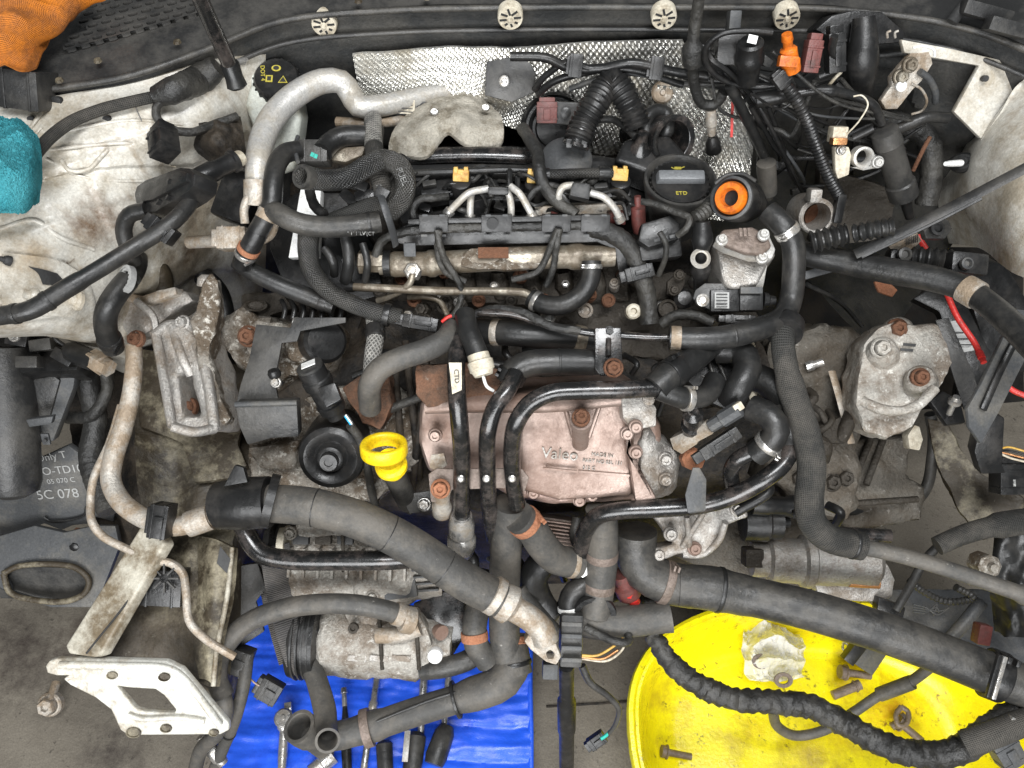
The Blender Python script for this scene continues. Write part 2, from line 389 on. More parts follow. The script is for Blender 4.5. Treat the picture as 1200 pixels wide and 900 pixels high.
        s.add(top + [p - nn*th for p in top], fs, uvs); s.fix = True; return s
    def obj(s, name, m, parent=None, label=None, cat=None, group=None, kind=None, bev=0., rough=0., rs=40., rlen=.012, seg=2, smooth=38):
        bm = bmesh.new(); uvl = bm.loops.layers.uv.new('UVMap'); vv = [bm.verts.new(v) for v in s.v]
        for k, f in enumerate(s.f):
            try: fc = bm.faces.new([vv[i] for i in f])
            except ValueError: continue
            u = s.uv.get(k)
            if u:
                for lp, c in zip(fc.loops, u): lp[uvl].uv = c
        if bev or rough or getattr(s, 'fix', 0): bmesh.ops.recalc_face_normals(bm, faces=bm.faces[:])
        if bev:
            ed = [e for e in bm.edges if len(e.link_faces) == 2 and e.calc_face_angle(0) > R(35)]
            try: bmesh.ops.bevel(bm, geom=ed, offset=bev, segments=seg, affect='EDGES', profile=.6, clamp_overlap=True)
            except Exception: pass
        if rough:
            bmesh.ops.triangulate(bm, faces=[f for f in bm.faces if len(f.verts) > 4])
            for _ in range(6):
                le = [e for e in bm.edges if e.calc_length() > rlen]
                if not le or len(bm.verts) > 14000: break
                bmesh.ops.subdivide_edges(bm, edges=le, cuts=1, use_grid_fill=False)
                bmesh.ops.triangulate(bm, faces=[f for f in bm.faces if len(f.verts) > 4])
            bm.normal_update(); off = Vector((len(s.v)*.37, 1.3, 2.1))
            for v in bm.verts:
                q = v.co*rs + off
                v.co += v.normal*rough*(noise.noise(q) + .5*noise.noise(q*2.3) + .35*noise.noise(q*5.1))
        me = bpy.data.meshes.new(name); lo = [min(v.co[i] for v in bm.verts) for i in range(3)]; hi = [max(v.co[i] for v in bm.verts) for i in range(3)]
        c = Vector(((lo[0]+hi[0])/2, (lo[1]+hi[1])/2, lo[2]))
        for v in bm.verts: v.co -= c
        bm.to_mesh(me); bm.free()
        me.polygons.foreach_set('use_smooth', [True]*len(me.polygons)); me.set_sharp_from_angle(angle=R(smooth))
        me.materials.append(M(m)); o = bpy.data.objects.new(name, me); S.collection.objects.link(o)
        if parent is not None: o.parent = parent; o.location = c - wloc(parent)
        else: o.location = c
        return tag(o, label, cat, group, kind)

def band(parent, mb, t, wd, fac, m, name='clamp', tab=0, l=None):
    """a clamp or sleeve round a tube: t = place along it (0..1), wd metres, fac = radius factor"""
    path = mb.path; i = min(len(path)-2, max(1, int(t*(len(path)-1)))); p = path[i]; d = (path[i+1]-path[i-1]).normalized()
    r = mb.wm*fac; b = MB(); a = p - d*(wd/2)
    u = d.cross(CM); u = u.normalized() if u.length > .05 else d.cross(UP).normalized(); v = d.cross(u)
    if v.dot(CM) < 0: v = -v; u = -u
    rings = []
    for q, rr in ((0, r*.9), (0, r*.985), (.12, r), (.88, r), (1, r*.985), (1, r*.9)):
        rings.append([a + d*(wd*q) + (u*math.cos(2*math.pi*j/24) + v*math.sin(2*math.pi*j/24))*rr for j in range(24)])
    b.rings(rings)
    if tab:
        for sg in (-1, 1):
            c = p + v*(r*.55) + u*(r*.85) + d*(sg*wd*.25)
            tx = u*(r*.12); ty = v*(r*.55); tz = d*(wd*.12)
            b.add([c+tx*x+ty*y+tz*z for x in (-1,1) for y in (-1,1) for z in (-1,1)], [(0,1,3,2),(4,6,7,5),(0,4,5,1),(2,3,7,6),(0,2,6,4),(1,5,7,3)])
    return b.obj(name, m, parent, l, bev=.0004 if tab else 0)

def hose(name, label, m, w_, pts, cat='hose', clamps=(), group=None, parent=None, **k):
    b = MB().tube(pts, w_, **k)
    o = b.obj(name, m, parent, label if parent is None else None, cat if parent is None else None, group)
    for c in clamps: band(o, b, *c)
    o_mb[o.name] = b
    return o
o_mb = {}
def bolt(p, r, m='steel', parent=None, n=CM, name='bolt', label=None, cat=None, hexa=True, group=None, tall=1.):
    b = MB(); mm = mpp(L(p))*r
    b.lathe(p, n, [(r*1.3,-mm*.6),(r*1.3,0),(r*1.15,mm*.18),(r,mm*.2)], 20)
    b.lathe(p, n, [(r,mm*.1),(r,mm*.75*tall),(r*.85,mm*.95*tall),(r*.45,mm*.95*tall),(r*.4,mm*.6*tall)], 6 if hexa else 18, deg=20)
    return b.obj(name, m, parent, label, cat, group)
def text(s_, p, size, m, parent, n=CM, deg=0, name='lettering', dep=.0004, lift=.0008):
    cu = bpy.data.curves.new('t', 'FONT'); cu.body = s_; cu.size = 1; cu.extrude = 0; cu.align_x = 'CENTER'; cu.align_y = 'CENTER'
    to = bpy.data.objects.new('t', cu); S.collection.objects.link(to)
    dg = bpy.context.evaluated_depsgraph_get(); me = bpy.data.meshes.new_from_object(to.evaluated_get(dg))
    o = L(p); mm = mpp(o)*size; u, v, n = basis(n, deg)
    b = MB(); top = [o + u*(q.co.x*mm) + v*(q.co.y*mm) + n*(lift+dep) for q in me.vertices]; fs = [tuple(f.vertices) for f in me.polygons]
    k_ = len(top); ec = {}
    for f in fs:
        for a, c in zip(f, f[1:]+f[:1]): ec[(a, c)] = 1
    side = [(a, a+k_, c+k_, c) for (a, c) in ec if (c, a) not in ec]
    b.add(top + [q - n*dep*2 for q in top], fs + side)
    bpy.data.objects.remove(to); bpy.data.curves.remove(cu); bpy.data.meshes.remove(me)
    return b.obj(name, m, parent, smooth=20)
def wire(name, label, m, w_, pts, cat='wire', **k): return hose(name, label, m, w_, pts, cat=cat, **k)
def connector(name, label, p, lw, deg, h=.02, m='plastic', n=CM, cat='connector', collar=None, parent=None, latch=True):
    """a moulded plug: housing, ribbed collar, latch"""
    l_, w_ = lw
    o = MB().box(p, l_, w_, h, deg, n).obj(name, m, parent, label, cat, bev=.0016)
    P0 = L(p); mm = mpp(P0); u, v, nn = basis(n, deg)
    MB().box(P0 - u*(l_*mm*.56) - nn*(h*.12), l_*.28, w_*.78, h*.8, deg, n).obj('collar', collar or m, o, bev=.0012)
    if latch: MB().box(P0 + u*(l_*mm*.08) + nn*.003, l_*.5, w_*.34, .0045, deg, n).obj('latch', m, o, bev=.0006)
    for q in (-.28, .3): MB().box(P0 + u*(l_*mm*q) + nn*.0012, l_*.06, w_*1.04, h*.9, deg, n).obj('rib', m, o, bev=.0004)
    return o
# ============================================================ the setting
b = MB(); b.add([(-4,-3,0),(4,-3,0),(4,4,0),(-4,4,0)], [(0,1,2,3)]); b.obj('ground', 'floor', kind='structure')
b = MB().tube([A(640,828,.0005),A(740,822,.0005),A(860,815,.0005)], 3, sides=6); b.obj('floor_joint', 'block_grime', kind='structure')
# ============================================================ car body: bulkhead, wings, rail
def sst(x, w=.012):
    x = max(0., min(1., x/w+.5)); return x*x*(3-2*x)
def crease(u, v):
    d = .006*sst(v-(.155+.03*math.sin(u*7))) - .007*sst(v-(.225+.02*math.sin(u*9+1))) + .006*sst(v-(.34+.03*math.sin(u*5+2)))
    d += .005*sst(u-(.30+.25*v+.03*math.sin(v*14)), .02) - .006*sst(v-(.56+.08*u), .02)
    d -= .007*math.exp(-((u-.36)**2/.004+(v-.33)**2/.0007)) + .010*math.exp(-((u-.47)**2/.004+(v-.6)**2/.0016))
    return d
body = thing('car_body', 'white painted car body around the open engine bay', 'car body', Vector((0,.9,0)))
EDGE = [(-80,140),(15,108),(150,84),(240,54),(330,20),(450,8),(620,4),(800,4),(1000,8),(1130,28),(1260,78)]
EV = [A(x, y, .945) for x, y in EDGE]
def at_z(v, z): return Vector((v.x, v.y, z))
MB().sheet([[at_z(v, .938) for v in EV], [at_z(v, .6) for v in EV], [at_z(v, .02) for v in EV]], 60, 20, .012, wr=.003, ws=7, n=FR).obj('bulkhead', 'bulkhead', body)
MB().sheet([[A(-70,140,.935),A(60,113,.935),A(160,95,.93),A(250,70,.925),A(310,62,.90)],
            [A(-70,190,.93),A(60,172,.915),A(160,158,.90),A(250,140,.875),A(310,130,.83)],
            [A(-70,215,.925),A(60,200,.90),A(160,182,.878),A(250,175,.83),A(310,165,.78)],
            [A(-70,250,.915),A(60,240,.888),A(160,230,.84),A(250,215,.78),A(310,205,.70)],
            [A(-70,310,.89),A(60,305,.845),A(160,300,.77),A(240,290,.68),A(310,290,.58)],
            [A(-70,385,.84),A(60,384,.775),A(150,400,.64),A(230,395,.54),A(300,400,.43)],
            [A(-70,392,.70),A(60,392,.64),A(150,440,.52),A(220,450,.48),A(290,460,.4)]], 150, 150, .006, wr=.004, ws=16, fn=crease).obj('inner_wing', 'body_paint', body, 'left inner wing, beige white with brown stains')
WL = bpy.data.objects['inner_wing']
def onw(pts, off): return [on(WL, x, y, off) for x, y in pts]
# strengthening plate, bosses, holes and seams on the left wing
rp_ = MB().sheet([onw(((2,296),(40,300),(70,306),(98,322)), .006), onw(((2,322),(40,325),(75,330),(106,345)), .007), onw(((2,348),(40,348),(78,352),(110,362)), .007), onw(((2,374),(40,370),(80,372),(112,380)), .006)], 30, 30, .007, n=CM).obj('reinforcing_plate', 'body_paint', WL)
MB().sheet([onw(((33,312),(52,316),(66,320)), .0085), onw(((44,320),(58,324),(74,330)), .0085), onw(((50,333),(60,334),(72,336)), .0085)], 10, 10, .002, n=CM).obj('plate_opening', 'print_black', WL)
for x, y, r in ((37,346,8),(90,352,10),(8,305,5)): MB().lathe(on(WL,x,y,.010), LF, [(r*1.2,-.004),(r*1.2,0),(r*.9,.003),(r*.7,.003),(r*.6,.008),(r*.2,.009)], 24).obj('boss', 'body_paint' if y > 320 else 'print_black', WL)
for x, y, r in ((125,139,3.4),(66,118,5),(36,139,3)): MB().lathe(on(WL,x,y,.001), LO, [(r*1.5,-.004),(r*1.4,.001),(r,.0005),(r*.9,.0008),(.1,.0008)], 16, flat=.7).obj('body_hole', 'print_black', WL)
MB().tube(onw(((72,188),(82,200),(104,198),(118,184),(126,176)), .001), 5).obj('pressed_edge', 'body_paint', WL)
for pts, w_ in ((((62,158),(110,147),(160,141),(215,146)),4),(((58,176),(110,170),(150,168),(205,176)),4),(((54,186),(90,205),(140,212),(205,210)),3.5),(((48,150),(40,160),(36,175)),4),(((0,268),(40,258),(70,278),(110,292)),5),(((60,108),(50,130),(36,150)),5)):
    MB().tube(onw(pts, .0005), w_, wob=.15).obj('seam_bead', 'body_paint', WL)
MB().sheet([[A(1148,164,.84),A(1170,132,.875),A(1196,96,.905),A(1300,60,.94)],
            [A(1122,178,.76),A(1150,172,.84),A(1210,150,.90),A(1300,140,.93)],
            [A(1100,230,.70),A(1150,230,.80),A(1200,230,.86),A(1300,230,.90)],
            [A(1112,285,.64),A(1150,292,.72),A(1200,325,.79),A(1300,340,.85)]], 30, 30, .006, wr=.003, ws=9).obj('inner_wing', 'body_paint', body, 'right inner wing, beige white')
MB().poly([(1056,46),(1110,56),(1163,68),(1205,78),(1200,92),(1150,163),(1118,131),(1148,77),(1060,62)], at=A(1140,90,.90), n=LO, h=.01).obj('body_flange', 'body_paint', body, bev=.002)
MB().lathe(A(1154,92,.902), LO, [(3.6,-.004),(3.6,.003),(.1,.003)], 16).obj('body_hole', 'print_black', body)
MB().sheet([[Yp(1000,45,.945),Yp(1060,58,.945),Yp(1152,72,.94)],[Yp(1000,110,.945),Yp(1060,110,.94),Yp(1120,128,.93)],[Yp(1000,220,.94),Yp(1050,225,.93),Yp(1090,225,.90)]], 30, 30, .006, n=FR,
   fn=lambda u, v: (.008 if (u-.62)**2+(v-.25)**2 < .012 else 0) - (.006 if v < .12 and u > .15 else 0)).obj('splash_panel', 'plastic_grey' if 0 else 'bulkhead', body)
MB().tube([Yp(x,y,.932) for x,y in ((1018,66),(1060,64),(1110,70),(1150,76),(1155,84),(1122,134),(1096,175))], 6).obj('panel_rim', 'bulkhead', body)
for x, y in ((1060,58),(1040,84)): MB().box(A(x-40,y-6,.865), 30, 14, .004, 0, FR).obj('body_patch', 'body_paint', body, bev=.001)
# left front chassis rail with trough, lip and crash flange
MB().sheet([[A(160,415,.60),A(200,425,.585),A(240,430,.58),A(300,435,.57)],
            [A(158,500,.58),A(190,505,.56),A(235,505,.555),A(300,500,.55)],
            [A(160,560,.57),A(190,560,.545),A(235,560,.54),A(292,560,.54)],
            [A(165,615,.54),A(198,640,.52),A(230,640,.525),A(272,640,.525)],
            [A(125,690,.525),A(160,700,.49),A(205,705,.495),A(262,715,.505)],
            [A(84,765,.52),A(125,775,.49),A(180,778,.475),A(246,805,.47)]], 40, 70, .11, wr=.005, ws=24, n=UP).obj('chassis_rail', 'rail_paint', body)
MB().poly([(150,405),(300,430),(300,445),(278,520),(290,545),(270,560),(228,565),(214,520),(165,500)], at=A(230,490,.585), n=BL, h=.01).obj('rail_top_plate', 'rail_paint', body, bev=.003, rough=.002, rs=30)
MB().poly([(172,605),(180,608),(194,636),(118,767),(108,770),(80,766),(76,757)], at=A(140,690,.578), n=Vector((-.25,-.25,.93)), h=.02).obj('rail_lip', 'lip_paint', body, bev=.004, seg=3)
MB().tube([A(188,640,.583),A(160,690,.578),A(101,766,.572)], 2.4).obj('seam_line', 'print_black', bpy.data.objects['rail_lip'])
MB().sheet([[A(232,628,.53),A(252,632,.55),A(274,642,.54)],[A(232,690,.52),A(250,692,.54),A(268,700,.53)],[A(226,745,.50),A(242,750,.515),A(256,760,.51)],[A(234,795,.485),A(244,798,.497),A(252,805,.495)]], 20, 30, .01, wr=.003, ws=30).obj('rail_side', 'rail_paint', body)
MB().tube([A(272,642,.545),A(266,700,.535),A(254,762,.515),A(250,804,.50)], 6).obj('rail_edge', 'lip_paint', body)
MB().poly([(258,640),(270,655),(266,672),(254,660)], at=A(262,655,.551), n=Vector((.3,-.4,.86)), h=.002).obj('rail_hole', 'print_black', bpy.data.objects['chassis_rail'])
FN = Vector((0,-.62,.78)).normalized()
MB().poly([(57,775),(66,772),(120,772.5),(195,775),(214,784),(240,815),(268,848),(268,856),(258,861),(150,862),(141,856),(130,832),(112,818),(82,803),(74,796),(80,792),(66,792),(55,789),(53,781)], at=A(160,815,.50), n=FN, h=.010,
   holes=[[(136,804),(150,806),(182,808),(192,815),(206,832),(204,836),(170,834),(158,830),(150,820)]]).obj('crash_flange', 'flange_paint', body, 'white painted steel flange plate with a large opening', bev=.003, seg=3)
for x, y, rx in ((132,791,6.5),(193,793,7),(157,858,9),(195,853,7),(251,858,6)): MB().lathe(onplane(x,y,A(160,815,.50),FN)+FN*.001, FN, [(rx,-.003),(rx,.0015),(rx*.8,.0018),(rx*.75,0),(.1,0)], 20, flat=.7).obj('flange_hole', 'rail_paint', bpy.data.objects['crash_flange'])
MB().tube([onplane(x,y,A(160,815,.505),FN) for x,y in ((70,779),(130,780),(195,783),(212,792),(258,850))], 9).obj('pressed_rim', 'flange_paint', bpy.data.objects['crash_flange'])
MB().tube([onplane(x,y,A(160,815,.503),FN) for x,y in ((150,838),(165,842),(210,841),(240,845))], 6).obj('pressed_rim', 'flange_paint', bpy.data.objects['crash_flange'])
o = bolt(A(58,826,.05), 11, 'alu_dull', None, CM, 'loose_bolt', 'flanged steel bolt lying on the floor left of the white flange', 'bolt')
MB().cyl(A(58,824,.06), A(66,800,.05), [(0,10),(1,10)], 14).obj('shank', 'alu_dull', o)
# right chassis leg
MB().poly([(1085,488),(1110,497),(1128,530),(1150,556),(1168,560),(1200,585),(1200,620),(1150,632),(1125,600),(1098,545)], at=A(1140,560,.46), n=Vector((-.4,-.4,.8)), h=.03).obj('chassis_leg', 'rail_paint', body, 'right chassis leg, pale and grimy', bev=.004, rough=.004)
# ============================================================ scuttle cover with seal and leaf grille
sc = thing('scuttle_cover', 'black plastic scuttle cover along the windscreen with slotted leaf grille', 'scuttle cover', EV[5])
back = [Vector((v.x*1.25, 1.75, 1.0)) for v in EV]
MB().sheet([EV, [v.lerp(q, .04)+Vector((0,0,.006)) for v, q in zip(EV, back)], [v.lerp(q, .3)+Vector((0,0,.0)) for v, q in zip(EV, back)], back], 90, 24, .006, wr=.003, ws=6, n=UP).obj('cover_panel', 'plastic_dusty', sc)
MB().tube([v+Vector((0,-.006,-.002)) for v in EV], 8, style=None).obj('rubber_seal', 'rubber_dusty', sc)
MB().tube([v+Vector((0,-.012,-.03)) for v in EV[1:]], 6).obj('flange_seam', 'plastic_dusty', sc)
# grille: a plate with staggered slots cut through
def topx(v):
    d = v-CAM; t = d.dot(FWD); return 600+d.x/t*F, 450-d.dot(UPV)/t*F
def inpoly(v, P=((120,-40),(236,-40),(226,14),(180,30),(110,50),(74,58),(96,30))):
    x, y = topx(v); r = False
    for i in range(len(P)):
        (x0, y0), (x1, y1) = P[i], P[i-1]
        if (y0 > y) != (y1 > y) and x < (x1-x0)*(y-y0)/(y1-y0)+x0: r = not r
    return r
def grille():
    o = A(135,30,.962); mm = MB(); e1 = (A(225,10,.962)-A(110,42,.962)).normalized(); n = UP; e2 = n.cross(e1)
    cw, ch = .0165, .0135
    for r_ in range(-9, 10):
        for c in range(-14, 11):
            ctr = o + e1*((c+(.5 if r_ % 2 else 0))*cw) + e2*(r_*ch)
            if not inpoly(ctr): continue
            out = [ctr + e1*(x*cw/2) + e2*(y*ch/2) for x, y in ((-1,-1),(0,-1),(1,-1),(1,0),(1,1),(0,1),(-1,1),(-1,0))]
            inn = [ctr + e1*(x*.0062) + e2*(y*.0042) for x, y in ((-.8,-.8),(0,-1),(.8,-.8),(1,0),(.8,.8),(0,1),(-.8,.8),(-1,0))]
            low = [v - n*.007 for v in inn]
            fs = []
            for k in range(8):
                q = (k+1) % 8; fs += [(k, q, q+8, k+8), (k+8, q+8, q+16, k+16)]
            mm.add(out+inn+low, fs)
    return mm
grille().obj('leaf_grille', 'plastic_dusty', sc, smooth=30)
MB().poly([(120,-40),(236,-40),(226,14),(180,30),(110,50),(74,58),(96,30)], at=A(150,10,.957), n=UP, h=.001).obj('grille_well', 'print_black', sc)
for p_, l_ in (((1160,14),60),((1185,32),50)):
    MB().box(A(*p_,.975), l_, 16, .02, 14, LO).obj('moulded_lug', 'plastic_dusty', sc, bev=.003)
MB().tube([A(1115,26,.96),A(1128,8,.97),A(1140,-6,.98)], 14, flat=.5).obj('moulded_rib', 'plastic_dusty', sc)
for x, y in ((115,72),(208,50),(70,95),(420,2),(500,-2)): 
    MB().lathe(A(x,y,.957), UP, [(5,0),(4,.003),(.1,.004)], 7, noisy=1).obj('leaf_scrap', 'rail_paint', sc)
# round push clips in the bulkhead
for x, y in ((380,28),(598,20),(778,20),(922,20)):
    Yv = .955 if x > 320 else .95
    c = Yp(x, y, Yv); o = MB().lathe(c, FR, [(15,-.012),(15,.002),(14,.004),(3,.004),(2.5,.007),(.1,.007)], 32).obj('round_clip', 'cream', None, 'round pale slotted push clip in the bulkhead '+{380:'above the bend of the alloy pipe',598:'above the black flap of the foil',778:'left of the hanging harness',922:'above the orange connector'}[x], 'clip', 'round clips along the bulkhead')
    for k in range(8):
        a = R(k*45+10); rr = 8.5*mpp(c); q = c + RGT*(math.cos(a)*rr) + UP*(math.sin(a)*rr) + FR*.0045
        MB().box(q, 8.5 if k < 5 else 4, 2.6, .003, -math.degrees(a), FR).obj('slot', 'print_black', o)
# quilted foil heat shield on the bulkhead
hs = thing('heat_shield', 'quilted silver foil heat shield behind the engine on the bulkhead', 'heat shield', Yp(600,90,.94))
def dimple(nu_, nv_, a=.0022):
    return lambda u, v: a*(math.sin(u*nu_*math.pi*2+ (v*nv_)*math.pi)*math.sin(v*nv_*math.pi*2))
def Yr(pts, Y): return [Yp(x, y, Y) for x, y in pts]
MB().sheet([Yr(((413,64),(500,57),(600,56),(700,50),(800,47)), .948), Yr(((417,84),(500,80),(600,82),(700,80),(815,80)), .944),
            Yr(((421,104),(500,103),(600,120),(700,150),(830,150)), .935), Yr(((424,112),(500,115),(600,150),(700,185),(830,190)), .925)], 330, 100, .003, wr=.005, ws=12, n=FR, fn=dimple(55, 15)).obj('upper_foil', 'foil', hs)
MB().sheet([Yr(((770,100),(830,105),(885,112)), .90), Yr(((795,170),(840,175),(882,180)), .875), Yr(((815,255),(845,258),(872,250)), .83)], 90, 130, .003, wr=.006, ws=14, n=FR, fn=dimple(16, 22)).obj('side_foil', 'foil', hs)
MB().poly([(570,72),(605,66),(622,74),(628,85),(627,108),(600,120),(568,112)], at=Yp(598,95,.925), n=LO, h=.006).obj('cover_flap', 'plastic_dusty', hs, bev=.002)
MB().lathe(Yp(591,95,.918), LO, [(6.5,0),(6.5,.003),(5,.004),(3.5,.004),(3,.002),(.1,.001)], 20).obj('washer', 'steel', bpy.data.objects['cover_flap'])
MB().lathe(Yp(776,108,.90), LO, [(13,0),(13,.003),(11,.005),(4,.005),(3,.008),(.1,.008)], 24).obj('retaining_washer', 'alu_dull', hs)
# black plastic duct piece at the right end of the bulkhead
dk = thing('cowl_duct', 'black plastic duct cover with rounded tower at the right bulkhead', 'duct', Yp(1010,40,.92))
MB().poly([(955,35),(975,18),(1000,12),(1035,14),(1062,38),(1058,50),(1030,52),(985,50)], at=Yp(1010,35,.925), n=LO, h=.04).obj('cover', 'plastic', dk, bev=.004)
MB().tube([Yp(1012,20,.92),Yp(1012,45,.905),Yp(1011,70,.89),Yp(1008,95,.89),Yp(1006,140,.90)], [(0,24),(.3,36),(.5,33),(1,30)]).obj('tower', 'plastic', dk)
for x in (1040,1049): MB().tube([Yp(x,44,.905),Yp(x,38,.905),Yp(x+4,36,.905)], 3).obj('clip_prong', 'alu_dull', dk)
# ============================================================ left corner plastics
lp = thing('lower_liner', 'grey black plastic liner panel with moulded lettering below the left headlamp', 'liner', A(60,600,.36))
MB().poly([(-20,560),(30,545),(80,522),(98,535),(112,562),(134,598),(133,612),(112,606),(108,614),(85,616),(72,622),(52,614),(30,622),(0,628),(-20,630)], at=A(60,580,.42), n=LO, h=.012).obj('lettered_panel', 'plastic_grey', lp, bev=.003)
for s_, x, y, z_, dg in (('Only T',60,535,13,-10),('MO-TD10',68,551,14,-6),('05 070 C',72,563,9,-6),('5C 078',68,579,17,-4)): text(s_, onplane(x,y,A(60,580,.42),LO), z_, 'print_grey', bpy.data.objects['lettered_panel'], LO, dg)
MB().poly([(-20,628),(0,628),(40,616),(75,624),(110,616),(135,616),(140,640),(112,712),(60,712),(20,700),(-20,680)], at=A(60,665,.37), n=Vector((0,-.55,.83)), h=.012,
   holes=[[(4,672),(20,664),(60,661),(90,666),(104,680),(100,694),(80,704),(40,703),(12,694)]]).obj('lower_panel', 'plastic_grey', lp, bev=.003)
MB().tube([onplane(x,y,A(60,665,.375),Vector((0,-.55,.83))) for x,y in ((4,672),(20,664),(60,661),(90,666),(104,680),(100,694),(80,704),(40,703),(12,694),(4,672))], 7).obj('opening_rim', 'rail_paint', bpy.data.objects['lower_panel'])
MB().box(A(52,684,.345), 110, 46, .004, 3, LO).obj('recess_panel', 'plastic_dusty', lp)
MB().tube([onplane(x,y,A(60,580,.425),LO) for x,y in ((52,606),(58,610),(98,604),(101,594))], 3).obj('moulded_rib', 'plastic', lp)
for x, y in ((92,623),(88,641)): MB().lathe(A(x,y,.385), LO, [(6,0),(6,.003),(3,.005),(.1,.005)], 7).obj('screw', 'rust' if y < 630 else 'plastic', lp)
hb = thing('headlamp_bracket', 'grey plastic headlamp bracket beside the large black duct', 'bracket', A(50,470,.5))
MB().poly([(10,432),(58,424),(90,428),(86,455),(72,492),(62,518),(40,520),(30,496),(18,455)], at=A(50,470,.60), n=LO, h=.02).obj('bracket_plate', 'plastic_grey', hb, bev=.004)
MB().poly([(24,448),(62,440),(70,446),(58,490),(34,494)], at=A(50,468,.606), n=LO, h=.01).obj('raised_field', 'plastic_dusty', hb, bev=.003)
MB().poly([(30,492),(62,488),(60,497),(34,501)], at=A(48,494,.613), n=LO, h=.01).obj('raised_edge', 'plastic_grey', hb, bev=.002)
for x, y in ((34,446),(53,515)): MB().box(A(x,y,.625 if y < 500 else .60), 9, 14, .004, 0, LO).obj('screw_tab', 'plastic_grey', hb, bev=.001); MB().lathe(A(x,y+1,.628 if y < 500 else .603), LO, [(2.5,-.001),(2.5,.002),(.1,.0022)], 10).obj('screw', 'print_black', hb)
MB().poly([(-20,388),(30,384),(70,400),(96,416),(90,434),(10,438),(-20,440)], at=A(40,415,.66), n=BL, h=.05).obj('upper_plate', 'plastic', hb, bev=.006, rough=.003)
for k, (x, y, a_) in enumerate(((18,398,10),(46,404,-8),(72,418,30),(30,424,0))): MB().box(A(x,y,.685), 26, 14, .02, a_).obj('moulded_block', 'plastic_dusty' if k % 2 else 'plastic', hb, bev=.002)
bolt(A(16,394,.70), 5, 'steel', hb)
MB().cyl(A(5,405,.66), A(16,582,.52), [(0,62),(.1,64),(.9,62),(.96,56),(1,30)], 32).obj('air_duct', 'plastic_dusty', None, 'large black round air duct at the left edge beside grey bracket', 'duct')
connector('corner_trim', 'black plastic trim block at the end of the scuttle seal', A(18,105,.965), (50,44), 8, .05, 'plastic_dusty', LO, 'trim', latch=False)
# ============================================================ cloths
def cloth_fn(a, k): return lambda u, v: a*math.sin(u*k+v*3)+a*.6*math.sin(v*k*1.3-u*2)
MB().sheet([[A(-60,-30,1.03),A(20,-30,1.035),A(70,-20,1.02),A(128,-2,.99)],[A(-60,20,1.03),A(20,10,1.03),A(70,25,1.0),A(110,12,.975)],
            [A(-60,60,1.0),A(10,50,1.01),A(45,58,.985),A(68,40,.972)],[A(-60,85,.99),A(5,80,.99),A(25,86,.985),A(42,78,.98)]], 110, 110, .003, wr=.007, ws=20, fn=lambda u, v: .25*cloth_fn(.006, 13)(u, v)+.010*(1-2.2*abs(noise.noise(Vector((u*2.2+v*1.5,v*2.6-u,3)))))).obj('orange_cloth', 'orange_cloth', None, 'crumpled orange cloth draped on the black scuttle grille', 'cloth')
MB().sheet([[A(-50,135,.97),A(0,140,.97),A(28,146,.965),A(44,158,.955)],[A(-50,170,.985),A(0,175,.99),A(30,175,.98),A(50,185,.95)],
            [A(-50,210,.985),A(0,212,.985),A(32,215,.97),A(49,222,.94)],[A(-50,250,.96),A(0,252,.955),A(28,252,.94),A(46,238,.925)]], 130, 130, .004, wr=.009, ws=24, fn=lambda u, v: .009*(1-2.2*abs(noise.noise(Vector((u*2.6+v,v*2.8,7)))))+.0030*random.random()).obj('teal_cloth', 'teal_cloth', None, 'teal microfibre cloth lying on the left wing', 'cloth')
# bonnet strut and stay
o = MB().cyl(A(222,-30,1.08), A(270,78,.965), [(0,19),(.97,19),(1,16)], 24).obj('bonnet_strut', 'black_paint', None, 'thick black bonnet strut rising beside the brake fluid cap', 'strut')
MB().cyl(A(268,72,.97), A(279,104,.94), [(0,19),(.1,22),(.6,21),(.9,24),(1,16)], 20).obj('strut_socket', 'plastic', o)
MB().cyl(A(275,74,.955), A(290,70,.95), [(0,8),(.7,8),(1,4)], 12).obj('ball_pin', 'steel', o)
sr = thing('bonnet_stay', 'long dark flat bonnet stay rod crossing the right wing', 'stay rod', A(1005,296,.82))
MB().tube([A(1002,298,.80),A(1100,250,.86),A(1215,190,.93)], 15, sides=8, flat=.45, wob=0).obj('stay_bar', 'plastic_dusty', sr)
MB().tube([A(1010,301,.795),A(1100,258,.855),A(1150,232,.885)], 5, sides=6, wob=0).obj('bar_edge', 'plastic', sr)
# ============================================================ engine
en = thing('engine', 'grimy transverse diesel engine with black cam cover and pale alloy head', 'engine', A(600,450,.25))
def under(rows, m, name, th=.30, **k):
    return MB().sheet(rows, 50, 40, th, n=UP, **k).obj(name, m, en)
def rows_(spec, l):
    return [[(x, y, l) for x in xs] for y, xs in spec]
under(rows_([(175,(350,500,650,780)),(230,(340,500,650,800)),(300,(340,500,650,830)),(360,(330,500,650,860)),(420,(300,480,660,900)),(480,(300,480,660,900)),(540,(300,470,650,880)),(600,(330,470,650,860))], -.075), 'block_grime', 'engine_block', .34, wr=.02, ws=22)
# cam cover
MB().poly([(478,172),(560,168),(640,172),(760,190),(772,245),(700,262),(470,262),(452,215)], at=(610,215,-.032), n=BL, h=.05).obj('cam_cover', 'plastic', en, bev=.006, rough=.001)
MB().tube([(468,186,.0),(510,182,.004),(570,181,.006),(632,184,.002)], [(0,15),(.2,21),(.9,21),(1,12)], flat=.8).obj('cover_ridge', 'black_paint', en)
MB().poly([(480,192),(620,190),(632,203),(480,206)], at=(550,198,-.008), n=BL, h=.02).obj('cover_ledge', 'plastic_dusty', en, bev=.003)
